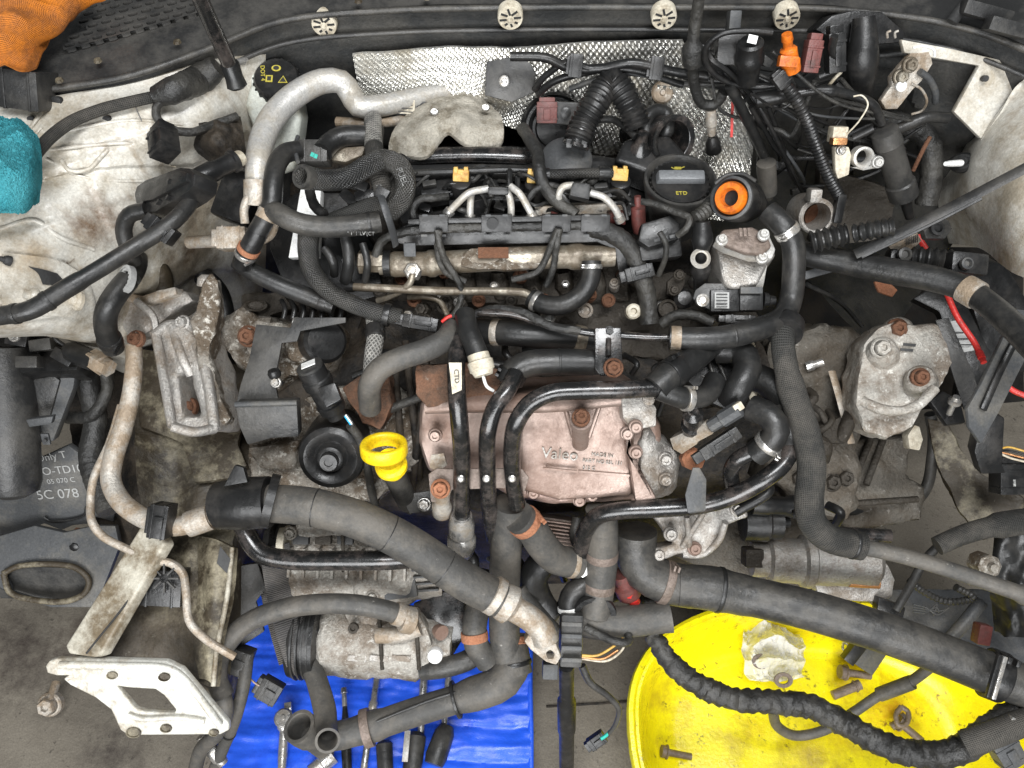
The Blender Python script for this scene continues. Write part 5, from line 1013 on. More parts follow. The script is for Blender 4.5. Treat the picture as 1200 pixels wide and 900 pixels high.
# ============================================================ lower front: alternator, compressor, belt, bottom pipes
al = thing('alternator', 'corroded alloy alternator under the black cross pipe', 'alternator', (410,650,-.1))
MB().cyl((325,660,.0),(520,668,.0), [(0,80),(.06,92),(.3,96),(.5,92),(.52,84),(.8,84),(.85,70),(1,60)], 36).obj('housing', 'cast_pale', al, rough=.003, rs=60)
for k in range(5):
    MB().box((352+k*26,632,.05), 19, 13, .012, 2).obj('vent_slot', 'print_black' if k % 2 == 0 else 'cast_dark', al.children[0], bev=.002)
    MB().box((356+k*26,684,.045), 18, 8, .01, 2).obj('vent_slot', 'cast_dark', al.children[0], bev=.002)
MB().poly([(345,615),(410,612),(412,628),(350,630)], at=(380,622,.052), n=CM, h=.02).obj('bracket_lug', 'cast_pale', al, bev=.004, rough=.002)
for k in range(9): MB().box((338+k*17,660+k*.6,.062), 3.5, 34, .02, 2).obj('cooling_rib', 'cast_pale', al.children[0], bev=.001)
MB().tube([(401,615,.05),(402,650,.06),(401,690,.05)], 4).obj('case_seam', 'cast_dark', al)
MB().poly([(447,668),(485,664),(490,700),(450,705)], at=(468,685,.05), n=CM, h=.04).obj('rear_cover', 'plastic_grey', al, bev=.005)
for k in range(4): MB().box((495+k*2,668+k*8,.05), 26, 3, .01, -4).obj('cooling_fin', 'plastic_dusty', al, bev=.001)
for x, y in ((340,625),(438,622),(436,700)): bolt((x,y,.058), 6, 'cast_pale', al)
MB().cyl((318,640,.02),(340,640,.02), [(0,70),(.3,72),(.5,60),(.7,72),(1,70)], 36).obj('pulley', 'plastic', al)
MB().cyl((330,640,.04),(338,640,.04), [(0,48),(1,48)], 30).obj('pulley_ring', 'cream', al)
cm_ = thing('ac_compressor', 'corroded alloy air conditioning compressor above the blue mat', 'compressor', (455,745,-.1))
MB().cyl((378,745,.0),(530,758,.0), [(0,72),(.05,86),(.38,88),(.42,82),(.75,82),(.8,70),(1,56)], 36).obj('body', 'cast_pale', cm_, rough=.004, rs=60)
MB().poly([(402,718),(445,722),(440,735),(425,748),(410,742)], at=(422,732,.045), n=CM, h=.02).obj('mount_ear', 'cast_pale', cm_, bev=.005, rough=.003)
MB().lathe((414,736,.056), CM, [(6,-.004),(6,.003),(3,.004),(2.6,.001),(.1,.001)], 16).obj('ear_hole', 'cast_dark', cm_)
MB().poly([(440,738),(470,720),(488,716),(500,735),(508,758),(480,762),(445,755)], at=(475,740,.05), n=CM, h=.03).obj('port_block', 'cast_pale', cm_, bev=.006, rough=.003)
MB().tube([(442,745,.058),(470,744,.064),(492,736,.066)], 18).obj('port_tube', 'alu_dull', cm_)
for x in (444,487): MB().tube([(x,716,.045),(x+2,750,.06),(x+4,784,.04)], 5).obj('case_seam', 'cast_dark', cm_)
for k in range(3): MB().box((418+k*26,772,.05), 22, 7, .004, 4).obj('cast_plate', 'cast', cm_, bev=.001)
MB().lathe((510,768,.06), CM, [(9,-.006),(9,.004),(8,.006),(.1,.006)], 28).obj('white_plug', 'white', cm_)
MB().cyl((345,745,.01),(380,747,.01), [(0,92),(.2,96),(.25,88),(.5,88),(.55,96),(.9,96),(.95,60),(1,60)], 40).obj('pulley', 'plastic', cm_)
for q in range(4): MB().cyl((352+q*6,745.5,.01),(354+q*6,745.6,.01), [(0,98),(1,98)], 36).obj('pulley_rib', 'rubber', cm_)
# drive belt
bl = thing('drive_belt', 'flat dusty ribbed drive belt over the pulleys', 'belt', (335,720,0))
MB().tube([(322,640,.065),(326,670,.068),(331,700,.066),(340,735,.062),(349,765,.055),(356,782,.03),(362,784,-.02)], 34, sides=16, flat=.12, wob=0).obj('belt_run', 'belt', bl)
MB().tube([(312,655,.01),(318,690,.01),(330,740,.0),(340,775,.0)], 26, sides=16, flat=.12, wob=0).obj('belt_back', 'belt', bl)
hose('cross_pipe', 'glossy black pipe crossing in front of the alternator', 'black_paint', 23, [(282,610,.08),(292,632,.10),(305,648,.115),(330,655,.12),(400,657,.125),(460,656,.125),(505,652,.11)], 'pipe', wob=.01)
hose('suction_hose', 'dusty rubber hose arching in front of the compressor', 'rubber_lower', 24, [A(262,815,.44),A(254,795,.455),A(257,770,.47),A(280,738,.485),A(320,717,.50),A(370,708,.505),A(420,709,.50),A(455,716,.49),A(478,724,.475)], clamps=((.97,.012,1.15,'alu_dull','crimp'),))
MB().cyl((470,725,.09),(486,728,.08), [(0,26),(.2,32),(.8,32),(1,22)], 24).obj('hose_fitting', 'alu_dull', cm_)
hose('drain_hose', 'dusty hose hanging beside the white flange end', 'rubber_lower', 17, [A(262,812,.42),A(265,835,.40),A(255,858,.38),A(236,878,.33),A(228,905,.27)])
hose('drain_hose', 'dusty hose crossing behind the arching rubber hose', 'rubber_lower', 15, [A(290,765,.42),A(286,800,.40),A(276,840,.36),A(262,875,.30),A(250,905,.25)], clamps=((.6,.004,1.1,'plastic','tie'),))
MB().cyl(A(236,862,.30), A(262,895,.27), [(0,14),(.4,14),(.45,17),(.8,17),(1,12)], 16).obj('hose_coupling', 'steel', None, 'steel threaded coupling hanging below the white flange', 'coupling')
dc = connector('dangling_connector', 'black round connector dangling over the blue mat', A(314,812,.38), (26,26), 30, .02, 'plastic_dusty', CM)
wire('dangling_wire', 'thin pink wire pair of the dangling connector', 'cooler_pink', 2.6, [A(308,806,.38),A(296,798,.39),A(286,785,.40)])
connector('bracket_plug', 'grey plug box behind the arching hose', A(278,778,.42), (24,30), 20, .03, 'plastic_dusty', CM)
MB().poly([(268,665),(302,660),(312,690),(300,705),(310,740),(268,768),(264,740)], at=A(288,712,.44), n=Vector((.2,-.5,.8)), h=.01).obj('shroud_plate', 'plastic_dusty', None, 'black plastic shroud plate beside the rail over the blue mat', 'shroud', bev=.002)
# bottom coolant pipe with tee
bp_ = hose('bottom_pipe', 'thick grey coolant pipe with open tee lying above the blue mat', 'rubber_lower', [(0,38),(.1,38),(.12,33),(.3,33),(.32,37),(.36,37),(.38,33),(.72,33),(.74,40),(.95,42),(1,42)], [A(350,851,.415),A(362,859,.392),A(388,863,.372),A(430,853,.37),A(500,830,.38),A(555,813,.39),A(590,798,.40),A(604,772,.405)], 'pipe', open0=True, clamps=((.33,.012,1.06,'brown_plate','band'),(.72,.004,1.05,'rubber','joint_line')))
MB().tube([A(360,770,.40),A(372,800,.405),A(380,830,.412),A(383,856,.425),A(384,868,.45)], [(0,24),(.6,27),(.7,25),(.9,26),(1,28)], open1=True).obj('tee_branch', 'rubber_lower', bp_)
MB().tube([A(440,846,.39),A(500,822,.40),A(552,806,.405)], 4).obj('moulded_seam', 'rubber', bp_)
hose('split_pipe', 'corrugated grey pipe joint with toothed collars', 'rubber_lower', 40, [(596,748,.03),(600,765,.035),(604,790,.035)], clamps=((.25,.010,1.1,'rust_orange','clamp'),(.75,.006,1.07,'plastic','toothed_collar')))
hose('side_pipe', 'short dusty pipe with orange clamp left of the toothed joint', 'rubber_lower', 29, [(560,712,.05),(556,735,.055),(558,755,.05),(572,775,.035)], clamps=((.5,.012,1.1,'rust_orange','clamp'),))
MB().poly([(484,708),(530,690),(545,700),(545,745),(530,770),(505,760),(492,735)], at=(515,728,.02), n=CM, h=.01).obj('black_support', 'black_paint', None, 'glossy black support plate beside the compressor', 'support', bev=.003)
o = MB().cyl((512,738,.05),(518,742,.06), [(0,14),(.5,18),(1,18)], 18).obj('spacer', 'cooler_pink', None, 'pale tubular spacer bolt on the glossy support plate', 'spacer'); 
hose('sensor_cable_boot', 'dark grey plug boot leaving the compressor', 'rubber_dusty', 24, [(495,785,.02),(520,782,.03),(545,775,.03),(562,765,.025)], 'boot')
# lower clear connector block
cb = thing('connector_block', 'grimy translucent connector block hanging at the pipe lug', 'connector', (665,760,0))
MB().box((670,752,.07), 26, 62, .04, 2).obj('block', 'plastic_dusty', cb, bev=.004)
for k in range(4): MB().box((670,732+k*14,.076), 24, 5, .006, 2).obj('rib', 'plastic_grey', cb, bev=.001)
MB().box((645,788,.06), 18, 18, .02, 2).obj('clip', 'plastic_grey', cb, bev=.002)
for k, (c, pts) in enumerate((('amber',[(682,768,.07),(700,768,.07),(718,758,.07),(730,748,.065)]),('copper',[(682,770,.068),(706,772,.07),(724,762,.068)]),('cream',[(682,772,.066),(712,774,.066),(730,760,.066),(732,748,.06)]))):
    wire('loom_wire', ('amber','copper coloured','whitish')[k]+' wire leaving the translucent connector block', c, 3, pts)
hose('loom_stub', 'black flat cable looping right of the connector block', 'tape', 10, [(686,735,.06),(705,745,.065),(722,752,.07),(736,752,.065),(734,740,.055),(722,742,.05)], 'wiring')
hose('hanging_lead', 'thin dark lead hanging over the bare floor to a green plug', 'plastic_dusty', [(0,9),(.4,8),(1,5)], [A(682,780,.38),A(692,800,.36),A(712,815,.34),A(725,830,.32),A(722,848,.29),A(712,862,.26)], 'wire')
o = connector('green_wired_plug', 'black plug with green wires hanging over the floor', A(700,870,.25), (22,14), -35, .015, 'plastic', CM)
hose('green_wire', 'green', 'green', 4, [A(704,866,.265),A(710,862,.265),A(715,857,.265)], parent=o)
# black telescopic support leg
tl = MB().cyl(A(664,780,.42), A(664,930,.05), [(0,16),(.22,16),(.24,21),(.45,21),(.47,18),(1,18)], 20).obj('support_leg', 'plastic', None, 'black telescopic tube standing under the connector block', 'tube')
# ============================================================ right side
gb = thing('gearbox', 'grimy alloy gearbox under the right engine mount', 'gearbox', A(1000,560,.2))
MB().poly([(905,395),(960,378),(1010,385),(1030,440),(1005,520),(1010,590),(985,612),(940,600),(900,560),(890,470)], at=A(960,490,.55), n=CM, h=.14).obj('bell_housing', 'cast_mid', gb, bev=.012, rough=.008, rs=35, seg=3)
MB().poly([(1000,515),(1065,510),(1070,525),(1062,560),(1085,570),(1080,610),(1000,625),(970,600),(1000,570)], at=A(1035,565,.44), n=CM, h=.10).obj('side_case', 'cast_mid', gb, bev=.010, rough=.005, rs=40, seg=3)
for p0, p1 in (((1020,515),(1000,565)),((1035,515),(1015,568)),((1000,590),(1075,585))): MB().tube([A(*p0,.475),A(*p1,.46)], 8).obj('rib', 'cast_dark', gb)
MB().poly([(770,600),(900,590),(960,610),(1040,650),(1045,690),(960,690),(850,690),(790,650)], at=A(900,645,.36), n=CM, h=.10).obj('lower_case', 'cast_mid', gb, bev=.010, rough=.005, rs=40)
for x, y, z_ in ((975,565,.5),(990,560,.5),(935,560,.5),(960,520,.56)): bolt(A(x,y,z_), 9, 'cast_dark', gb)
MB().lathe(A(963,515,.565), CM, [(15,-.02),(15,.004),(11,.006),(10,-.004),(.1,-.004)], 26).obj('bore', 'cast_dark', gb)
MB().poly([(958,500),(985,488),(998,498),(992,520),(970,520)], at=A(978,505,.58), n=CM, h=.03).obj('stamped_lug', 'cast_dark', gb, bev=.004, rough=.002)
MB().tube([A(975,435,.60),A(985,470,.59),A(998,520,.57)], 11, sides=8, flat=.4, wob=0).obj('selector_plate', 'alu_dull', gb)
MB().cyl(A(945,430,.60), A(965,424,.61), [(0,12),(.4,12),(.5,9),(1,9)], 14).obj('pin', 'steel', gb)
# alloy gearbox mount with rusty bolts
gm = thing('gearbox_mount', 'white flecked alloy gearbox mount with rusty bolts', 'gearbox mount', A(1055,440,.55))
GN = Vector((-.1,-.5,.86)).normalized()
MB().poly([(1010,420),(1012,402),(1030,385),(1050,376),(1072,382),(1098,378),(1112,402),(1116,425),(1106,448),(1085,470),(1070,500),(1040,515),(1015,505),(1003,475),(1006,440)], at=A(1058,440,.665), n=GN, h=.07).obj('casting', 'cast_pale', gm, bev=.005, seg=2, rough=.003, rs=60); GMC = gm.children[0].name
for x, y, z_, r_, m_ in ((1052,385,.69,9.5,'rust'),(1033,408,.69,9.5,'cast_pale'),(1079,442,.685,8.5,'rust')):
    MB().cyl(A(x,y+8,z_-.02), A(x,y,z_), [(0,40),(.8,34),(1,28)], 24).obj('boss', 'cast_pale', bpy.data.objects[GMC], rough=.001, rlen=.006); bolt(A(x,y,z_+.004), r_, m_, gm, GN)
for x, y in ((1066,404),(1063,410)): MB().box(A(x,y,.688), 14, 3, .002, 6, GN).obj('cast_slot', 'print_black', gm)
MB().tube([A(1010,470,.67),A(1035,480,.675),A(1070,478,.675),(1095,455,-.02)], 12).obj('cast_ridge', 'cast_pale', gm, rough=.0015)
MB().poly([(1046,392),(1070,390),(1100,386),(1110,404),(1108,428),(1086,424),(1060,428),(1040,440),(1022,436),(1022,418)], at=A(1066,412,.682), n=GN, h=.03).obj('upper_pad', 'cast_pale', gm, bev=.004, rough=.002, rs=70)
MB().poly([(1064,510),(1072,498),(1078,500),(1082,515),(1078,528),(1066,526)], at=A(1073,514,.52), n=CM, h=.02).obj('tan_stop', 'cream', gm, bev=.002)
# black frame around mount (battery tray edge)
bt = thing('battery_tray', 'black battery tray frame right of the gearbox mount', 'battery tray', A(1140,420,.5))
MB().poly([(1085,340),(1130,350),(1165,420),(1140,470),(1118,470),(1126,425),(1100,365),(1070,350)], at=A(1125,405,.60), n=Vector((-.2,-.4,.9)), h=.02).obj('tray_edge', 'plastic', bt, bev=.003)
MB().poly([(1096,375),(1112,372),(1142,440),(1150,470),(1130,480)], at=A(1128,430,.615), n=Vector((-.2,-.4,.9)), h=.004).obj('tray_side', 'plastic_dusty', bt, bev=.001)
o = MB().poly([(1110,377),(1124,375),(1144,410),(1128,413)], at=A(1127,394,.63), n=Vector((-.2,-.4,.9)), h=.002).obj('rating_plate', 'print_grey', bt)
for k in range(4): MB().box(A(1121+k*4,383+k*7,.6325), 14, 1.6, .0005, 0).obj('print_line', 'print_black', bt)
MB().poly([(1125,300),(1180,310),(1210,360),(1210,440),(1160,430),(1140,360)], at=A(1175,370,.60), n=LO, h=.05).obj('black_housing', 'plastic', bt, bev=.006, rough=.003)
# floor under the battery space, coloured near black for the bonnet's shade
MB().sheet([[A(925,300,.45),A(1050,290,.45),A(1200,290,.5)],[A(925,380,.36),A(1050,380,.36),A(1200,380,.42)],[A(1010,480,.28),A(1080,480,.28),A(1200,470,.36)]], 20, 20, .02, wr=.01, ws=10).obj('shade_black_shield', 'hollow', body)
# big pipe with pale band
hose('coolant_crossover_pipe', 'thick dusty black pipe with pale square label crossing the right bay', 'rubber', [(0,30),(.4,32),(.7,28),(1,30)], [A(935,296,.76),A(985,306,.77),A(1040,317,.785),A(1090,326,.80),A(1130,338,.81),A(1160,358,.82),A(1190,385,.83),A(1225,420,.84)], 'pipe', clamps=((.66,.020,1.04,'alu_dull','label_band'),))
hose('red_cable', 'bright red cable running down the right side', 'red', 7, [A(1075,276,.74),A(1090,300,.73),A(1108,340,.71),A(1122,372,.70),A(1142,402,.69),A(1153,425,.69)], 'cable', clamps=((.95,.010,1.2,'red','ferrule'),))
hose('red_cable', 'bright red cable coming out behind the black bracket arm', 'red', 7, [A(1172,445,.70),A(1188,458,.70),A(1215,468,.70)], 'cable')
bb = thing('pressed_bracket', 'slanted black pressed bracket arm over the red cable', 'bracket', A(1160,440,.7))
MB().poly([(1192,362),(1215,365),(1215,395),(1170,485),(1150,520),(1136,500),(1134,478),(1150,450)], at=A(1170,435,.76), n=Vector((.2,-.5,.84)), h=.006).obj('arm', 'plastic_grey', bb, bev=.002)
MB().tube([onplane(x,y,A(1170,435,.765),Vector((.2,-.5,.84))) for x,y in ((1192,395),(1172,435),(1152,480))], 9, flat=.6).obj('pressed_rib', 'plastic', bb)
o = MB().poly([(1150,495),(1165,485),(1178,490),(1175,545),(1180,555),(1150,556),(1142,530)], at=A(1160,522,.62), n=LO, h=.02).obj('relay_holder', 'plastic', None, 'black plastic holder below the bracket arm', 'holder', bev=.003)
fb = connector('fuse_plug', 'black fuse plug with white marks at the right edge', A(1190,562,.56), (36,34), 90, .03, 'plastic', CM, latch=False)
for y in (548,566): MB().box(A(1189,y,.568), 3, 8, .001, 0).obj('white_mark', 'print_white', fb)
for k, c in enumerate(('amber','plastic','copper','cream')): wire('fuse_wire', ('amber','black','copper','cream')[k]+' thin wire bunched above the fuse plug', c, 2.6, [A(1164+k*2,512+k*3,.60),A(1170+k,525+k*2,.60),A(1182,524+k*4,.60),A(1205,530+k*4,.60)])
# transmission lever bracket right of mount
o = MB().poly([(1090,470),(1105,458),(1125,468),(1132,495),(1110,498)], at=A(1110,482,.60), n=BL, h=.01).obj('stud_plate', 'plastic', None, 'small black plate with steel stud beside the mount', 'plate', bev=.002)
MB().cyl(A(1112,485,.61), A(1121,465,.64), [(0,7),(.6,7),(.65,15),(.8,15),(.85,10),(1,8)], 14).obj('stud', 'steel', o)
# hose running under gearbox
hose('breather_line', 'slim black hose curving under the gearbox mount', 'rubber_dusty', 13, [A(968,596,.42),A(1000,598,.41),A(1040,600,.40),A(1068,592,.39),A(1086,570,.40),A(1092,540,.42),A(1094,510,.45),A(1090,485,.48)], clamps=((.06,.03,1.5,'plastic','sleeve'),))
# fabric sleeved hose and silver pipe
FS = hose('sleeved_hose', 'long dusty fabric sleeved hose dropping beside the gearbox', 'fabric_sleeve', [(0,22),(.15,26),(.3,28),(.32,32),(1,34)], [A(927,355,.765),A(921,378,.768),A(917,398,.77),A(921,430,.75),A(930,465,.73),A(944,505,.70),A(951,545,.675),A(948,585,.65),A(952,612,.635),A(970,630,.625),A(1010,640,.615)], clamps=((.14,.018,1.3,'plastic','collar'),(.985,.004,1.05,'rubber','end_band')))
MB().tube([A(1005,640,.612),A(1060,652,.61),A(1120,670,.61),A(1215,702,.61)], [(0,19),(.9,19),(.92,24),(1,24)]).obj('grey_pipe', 'rubber_lower', FS)
# starter motor
stt = thing('starter_motor', 'dusty grey starter motor under the gearbox', 'starter motor', A(930,655,.36))
MB().cyl(A(880,655,.40), A(1030,662,.40), [(0,40),(.12,40),(.14,52),(.38,52),(.4,62),(.46,62),(.48,54),(.95,54),(1,36)], 32).obj('motor_body', 'cast', stt, rough=.001)
MB().box(A(885,655,.425), 22, 22, .03, 2).obj('nose', 'cast_dark', stt, bev=.004)
MB().cyl(A(995,682,.40), A(1030,684,.40), [(0,12),(1,12)], 16).obj('solenoid_post', 'copper', stt)
MB().poly([(955,685),(1040,660),(1050,680),(1045,700),(1020,706),(960,700)], at=A(1005,690,.37), n=CM, h=.03).obj('mount_lug', 'cast', stt, bev=.004, rough=.002)
MB().cyl(A(985,625,.44), A(1043,628,.44), [(0,16),(1,16)], 20).obj('solenoid_cap', 'black_paint', stt)
hose('sensor_boot', 'black ribbed sensor boot left of the starter motor', 'plastic', [(0,26),(.3,26),(.35,22),(.7,22),(.75,28),(1,28)], [A(882,590,.50),A(905,592,.50),A(935,594,.49)], 'sensor')
o = MB().cyl(A(870,612,.46), A(925,612,.46), [(0,44),(.5,46),(.55,40),(.8,40),(.82,14),(1,12)], 24).obj('speed_sensor', 'plastic', None, 'black round sensor with steel tip above the starter motor', 'sensor')
MB().cyl(A(905,612,.47), A(915,612,.47), [(0,14),(1,14)], 6).obj('tip_nut', 'steel', o)
# lower right hoses
hose('right_sleeve', 'dark fabric sleeved pipe entering from the right edge', 'fabric_sleeve', [(0,22),(.5,24),(.55,30),(1,30)], [A(1098,640,.46),A(1125,628,.47),A(1150,620,.48),A(1180,614,.49),A(1225,608,.49)])
hose('slim_pipe', 'slim grey pipe slanting behind the radiator hose', 'plastic_dusty', 10, [A(1105,635,.45),A(1085,655,.42),A(1065,690,.39),A(1050,715,.37)], 'pipe')
MB().poly([(1030,700),(1062,712),(1058,728),(1028,716)], at=A(1045,714,.37), n=CM, h=.02).obj('pipe_elbow', 'plastic', None, 'black elbow block on the slim grey pipe', 'elbow', bev=.003)
o = MB().lathe(A(1160,664,.45), CM, [(14,-.03),(14,.0),(10,.004),(6,.004),(5,.012),(.1,.012)], 8).obj('corroded_nut', 'cast_oxide', None, 'corroded pale nut near the lower right edge', 'nut')
MB().sheet([[A(1165,630,.44),A(1190,625,.46),A(1230,620,.46)],[A(1160,690,.40),A(1190,690,.43),A(1230,690,.44)],[A(1165,740,.34),A(1190,745,.38),A(1230,745,.40)]], 24, 24, .02, wr=.02, ws=26).obj('dark_boot', 'rubber', None, 'folded black rubber boot at the lower right edge', 'boot')
hose('corrugated_lead', 'thin corrugated lead with frayed wires under the grey pipe', 'plastic_dusty', 8, [A(1065,680,.34),A(1085,695,.33),A(1110,705,.34),A(1140,700,.36),A(1120,688,.37)], 'wire', style='corr', per=.006, amp=.0008)
for k in range(4): wire('frayed_wire', ('grey frayed wire strand','grey frayed wire strand curling down','short grey wire strand','grey wire strand bent right')[k]+' under the grey pipe', 'plastic_grey', 1.8, [A(1070,708+k*3,.33),A(1085,712+k*2,.33),A(1098,720-k*4,.33),A(1112-k*6,712+k*3,.33)])
hose('flat_bar', 'grey flat bar slanting behind the radiator hose', 'plastic_grey', 15, [A(1150,705,.33),A(1130,730,.32),A(1110,752,.31)], 'bar')
MB().box(A(1155,745,.40), 16, 24, .02, 10).obj('red_clip', 'maroon', None, 'dark red clip above the radiator hose clamp', 'clip', bev=.003)
MB().poly([(1010,690),(1200,690),(1230,760),(1200,780),(1120,760),(1060,735)], at=A(1110,725,.25), n=UP, h=.02).obj('undertray', 'plastic_grey', None, 'grey plastic undertray piece behind the thick radiator hose', 'undertray', bev=.004, rough=.002)
# ---- upper right: pump with brown lid, orange plug, sensors
vp = thing('vacuum_pump', 'alloy pump with brown oval lid beside the black hose', 'pump', (870,290,0))
MB().poly([(838,282),(850,268),(888,266),(908,284),(909,300),(900,308),(888,332),(860,338),(848,330),(842,300)], at=(874,300,.035), n=BL, h=.07).obj('pump_body', 'cast', vp, bev=.006, rough=.002, seg=3)
MB().poly([(837,284),(846,270),(880,266),(902,276),(909,292),(905,303),(880,302),(850,292)], at=(874,285,.048), n=BL, h=.012).obj('flange', 'alu', vp, bev=.002)
MB().poly([(840,278),(848,268),(882,265),(900,276),(905,288),(895,297),(875,296),(852,287)], at=(872,281,.058), n=BL, h=.01).obj('lid', 'brown_plate', vp, bev=.004, seg=3)
for k in range(3): MB().box((868+k*5,272,.064), 3, 11, .002, 0, BL).obj('stamped_bar', 'brown_plate', [c for c in vp.children if c.name.startswith('lid')][0])
for x, y in ((846,281),(893,302),(895,275)): bolt((x,y,.062), 5.5, 'alu', [c for c in vp.children if c.name.startswith('flange')][0], BL, hexa=False)
MB().box((890,322,.03), 16, 34, .04, 4, LO).obj('pump_leg', 'alu', vp, bev=.004)
op = thing('plug_housing', 'black intake outlet stopped with a bright orange plug', 'outlet', (860,235,.02))
ODR = Vector((-.45,-.62,.64)).normalized()
MB().cyl(L((885,240,.0)), L((857,232,.055)), [(0,30),(.5,50),(.9,52),(1,50)], 32).obj('outlet', 'plastic', op)
od = (L((857,232,.055))-L((885,240,.0))).normalized()
MB().lathe(L((857,232,.057)), od, [(25,-.004),(25,.002),(22,.004),(21,-.002)], 36).obj('outlet_lip', 'plastic_grey', op)
MB().lathe(L((857,232,.057)), od, [(19,-.01),(19,.004),(17,.008),(11,.008),(9.5,.004),(8.5,-.01),(.1,-.011)], 40).obj('orange_plug', 'orange', op)
MB().tube([(838,215,.06),(850,206,.065),(870,204,.065),(885,212,.06)], 5).obj('wire_bail', 'plastic_dusty', op)
ms = thing('map_sensor', 'black pressure sensor with printed label and bolt ear', 'sensor', (870,350,0))
MB().poly([(812,350),(815,340),(826,332),(858,332),(866,340),(866,364),(835,364),(822,358)], at=(840,348,.045), n=CM, h=.008).obj('bolt_ear', 'plastic_dusty', ms, bev=.001)
MB().box((850,352,.05), 34, 26, .02, 0).obj('case', 'plastic', ms, bev=.002); MB().box((846,352,.0535), 17, 19, .001, 0).obj('label', 'print_grey', ms)
for k in range(5): MB().box((846,345+k*3.6,.0545), 13, 1.2, .0005, 0).obj('print_line', 'print_black', ms)
MB().box((881,350,.052), 28, 28, .025, 0).obj('plug', 'plastic', ms, bev=.003); MB().box((881,340,.056), 26, 8, .006, 0).obj('latch', 'plastic_grey', ms, bev=.001)
MB().cyl((894,352,.045),(908,353,.045), [(0,20),(.4,18),(.5,14),(1,12)], 16).obj('cable_boot', 'plastic', ms); MB().lathe((823,352,.05), CM, [(7.5,-.004),(7.5,.003),(5,.004),(4,.002),(.1,.002)], 20).obj('screw', 'steel', ms)
connector('slim_plug', 'slim black plug under the pressure sensor', (868,374,.04), (36,10), 2, .015, 'plastic')
# sensor pipe left of the pump
sp = hose('sensor_tube', 'black tube with pale ringed joint left of the brown lidded pump', 'plastic', [(0,18),(.2,26),(.3,18),(.48,18),(.5,26),(.62,26),(.66,18),(1,18)], [(823,260,.045),(823,282,.045),(821,300,.04),(821,320,.03),(822,345,.01)], 'tube')
MB().lathe((821,303,.052), CM, [(11,-.004),(12,.0),(9,.003),(7,.002)], 24).obj('pale_ring', 'alu', sp)
ch = thing('chain_cover', 'black stepped plastic connector cover right of the thick loom', 'cover', (775,280,0))
MB().poly([(752,262),(785,252),(798,262),(796,280),(760,290),(748,282)], at=(773,270,.03), n=CM, h=.02).obj('upper_cover', 'plastic', ch, bev=.003)
MB().poly([(748,282),(798,276),(800,300),(752,306)], at=(774,291,.02), n=CM, h=.03).obj('lower_cover', 'plastic', ch, bev=.003)
for k in range(3): MB().box((770+k*9,281-k*2,.034), 7, 4, .004, -12).obj('step', 'plastic_grey', ch, bev=.0006)
wire('thin_lead', 'black pigtail crossing the black connector cover', 'tape', 7, [(773,272,.045),(780,285,.045),(780,300,.04),(772,322,.02)])
wire('filler_lead', 'grey lead curving under the oil filler funnel', 'tape', 8, [(752,236,.03),(770,240,.035),(790,248,.04),(808,256,.045),(804,268,.045),(794,276,.04)], style='tape', per=.01, amp=.0004)
hose('conduit', 'grey corrugated conduit beside the oil filler funnel', 'tape', 17, [(834,238,.03),(826,248,.036),(812,258,.04)], 'wiring', style='corr', per=.006, amp=.0008)
MB().poly([(782,330),(795,318),(805,320),(802,335),(796,345),(782,344)], at=(793,332,.012), n=CM, h=.01).obj('link_plate', 'cast_dark', en, bev=.002)
for x, y in ((796,322),(790,340)): bolt((x,y,.02), 5, 'cast_dark', en)
MB().lathe((742,365,.0), CM, [(9,-.01),(9,.004),(7,.006),(4,.006),(3.5,.0),(.1,.0)], 18).obj('pale_bush', 'cream', en)
MB().lathe((782,362,.0), CM, [(11,-.01),(11,.004),(8,.006),(7,.001),(.1,.001)], 20).obj('boss', 'cast_dark', en)
MB().lathe((801,350,.006), CM, [(12,-.01),(12,.003),(8,.008),(.1,.009)], 20).obj('dark_cap', 'plastic', en)
MB().lathe((686,364,.0), CM, [(9,-.01),(9,.003),(6,.004),(5,.0),(.1,.0)], 16).obj('boss', 'cast', en)
hose('plug_loop', 'black taped lead looping below the pump', 'tape', 12, [(775,380,.02),(790,370,.03),(815,370,.032),(835,378,.03)], 'wiring', style='tape', per=.008, amp=.0006)
# ---- upper right clutter
hose('vertical_harness', 'thick taped harness coming down from the scuttle', 'tape', [(0,12),(.35,14),(.4,26),(.5,24),(.52,13),(1,13)], [Yp(822,-20,.87),Yp(816,20,.87),Yp(812,50,.865),Yp(812,75,.86),Yp(815,105,.86),Yp(824,122,.86),Yp(838,122,.86),Yp(848,108,.86)], 'wiring', style='tape', per=.009, amp=.0006)
va = thing('solenoid_valve', 'black solenoid valve with white sticker at the bulkhead', 'valve', Yp(875,60,.88))
MB().cyl(Yp(880,48,.85), Yp(876,95,.85), [(0,24),(.05,30),(.3,30),(.35,34),(.5,34),(.52,28),(1,26)], 24).obj('coil', 'plastic', va)
MB().box(Yp(858,58,.86), 34, 34, .03, 0, LO).obj('valve_body', 'plastic', va, bev=.003); MB().box(Yp(882,46,.838), 11, 9, .001, 12, LO).obj('sticker', 'white', va)
MB().box(Yp(862,24,.89), 14, 22, .02, 0, LO).obj('mount_clip', 'plastic_grey', va, bev=.002)
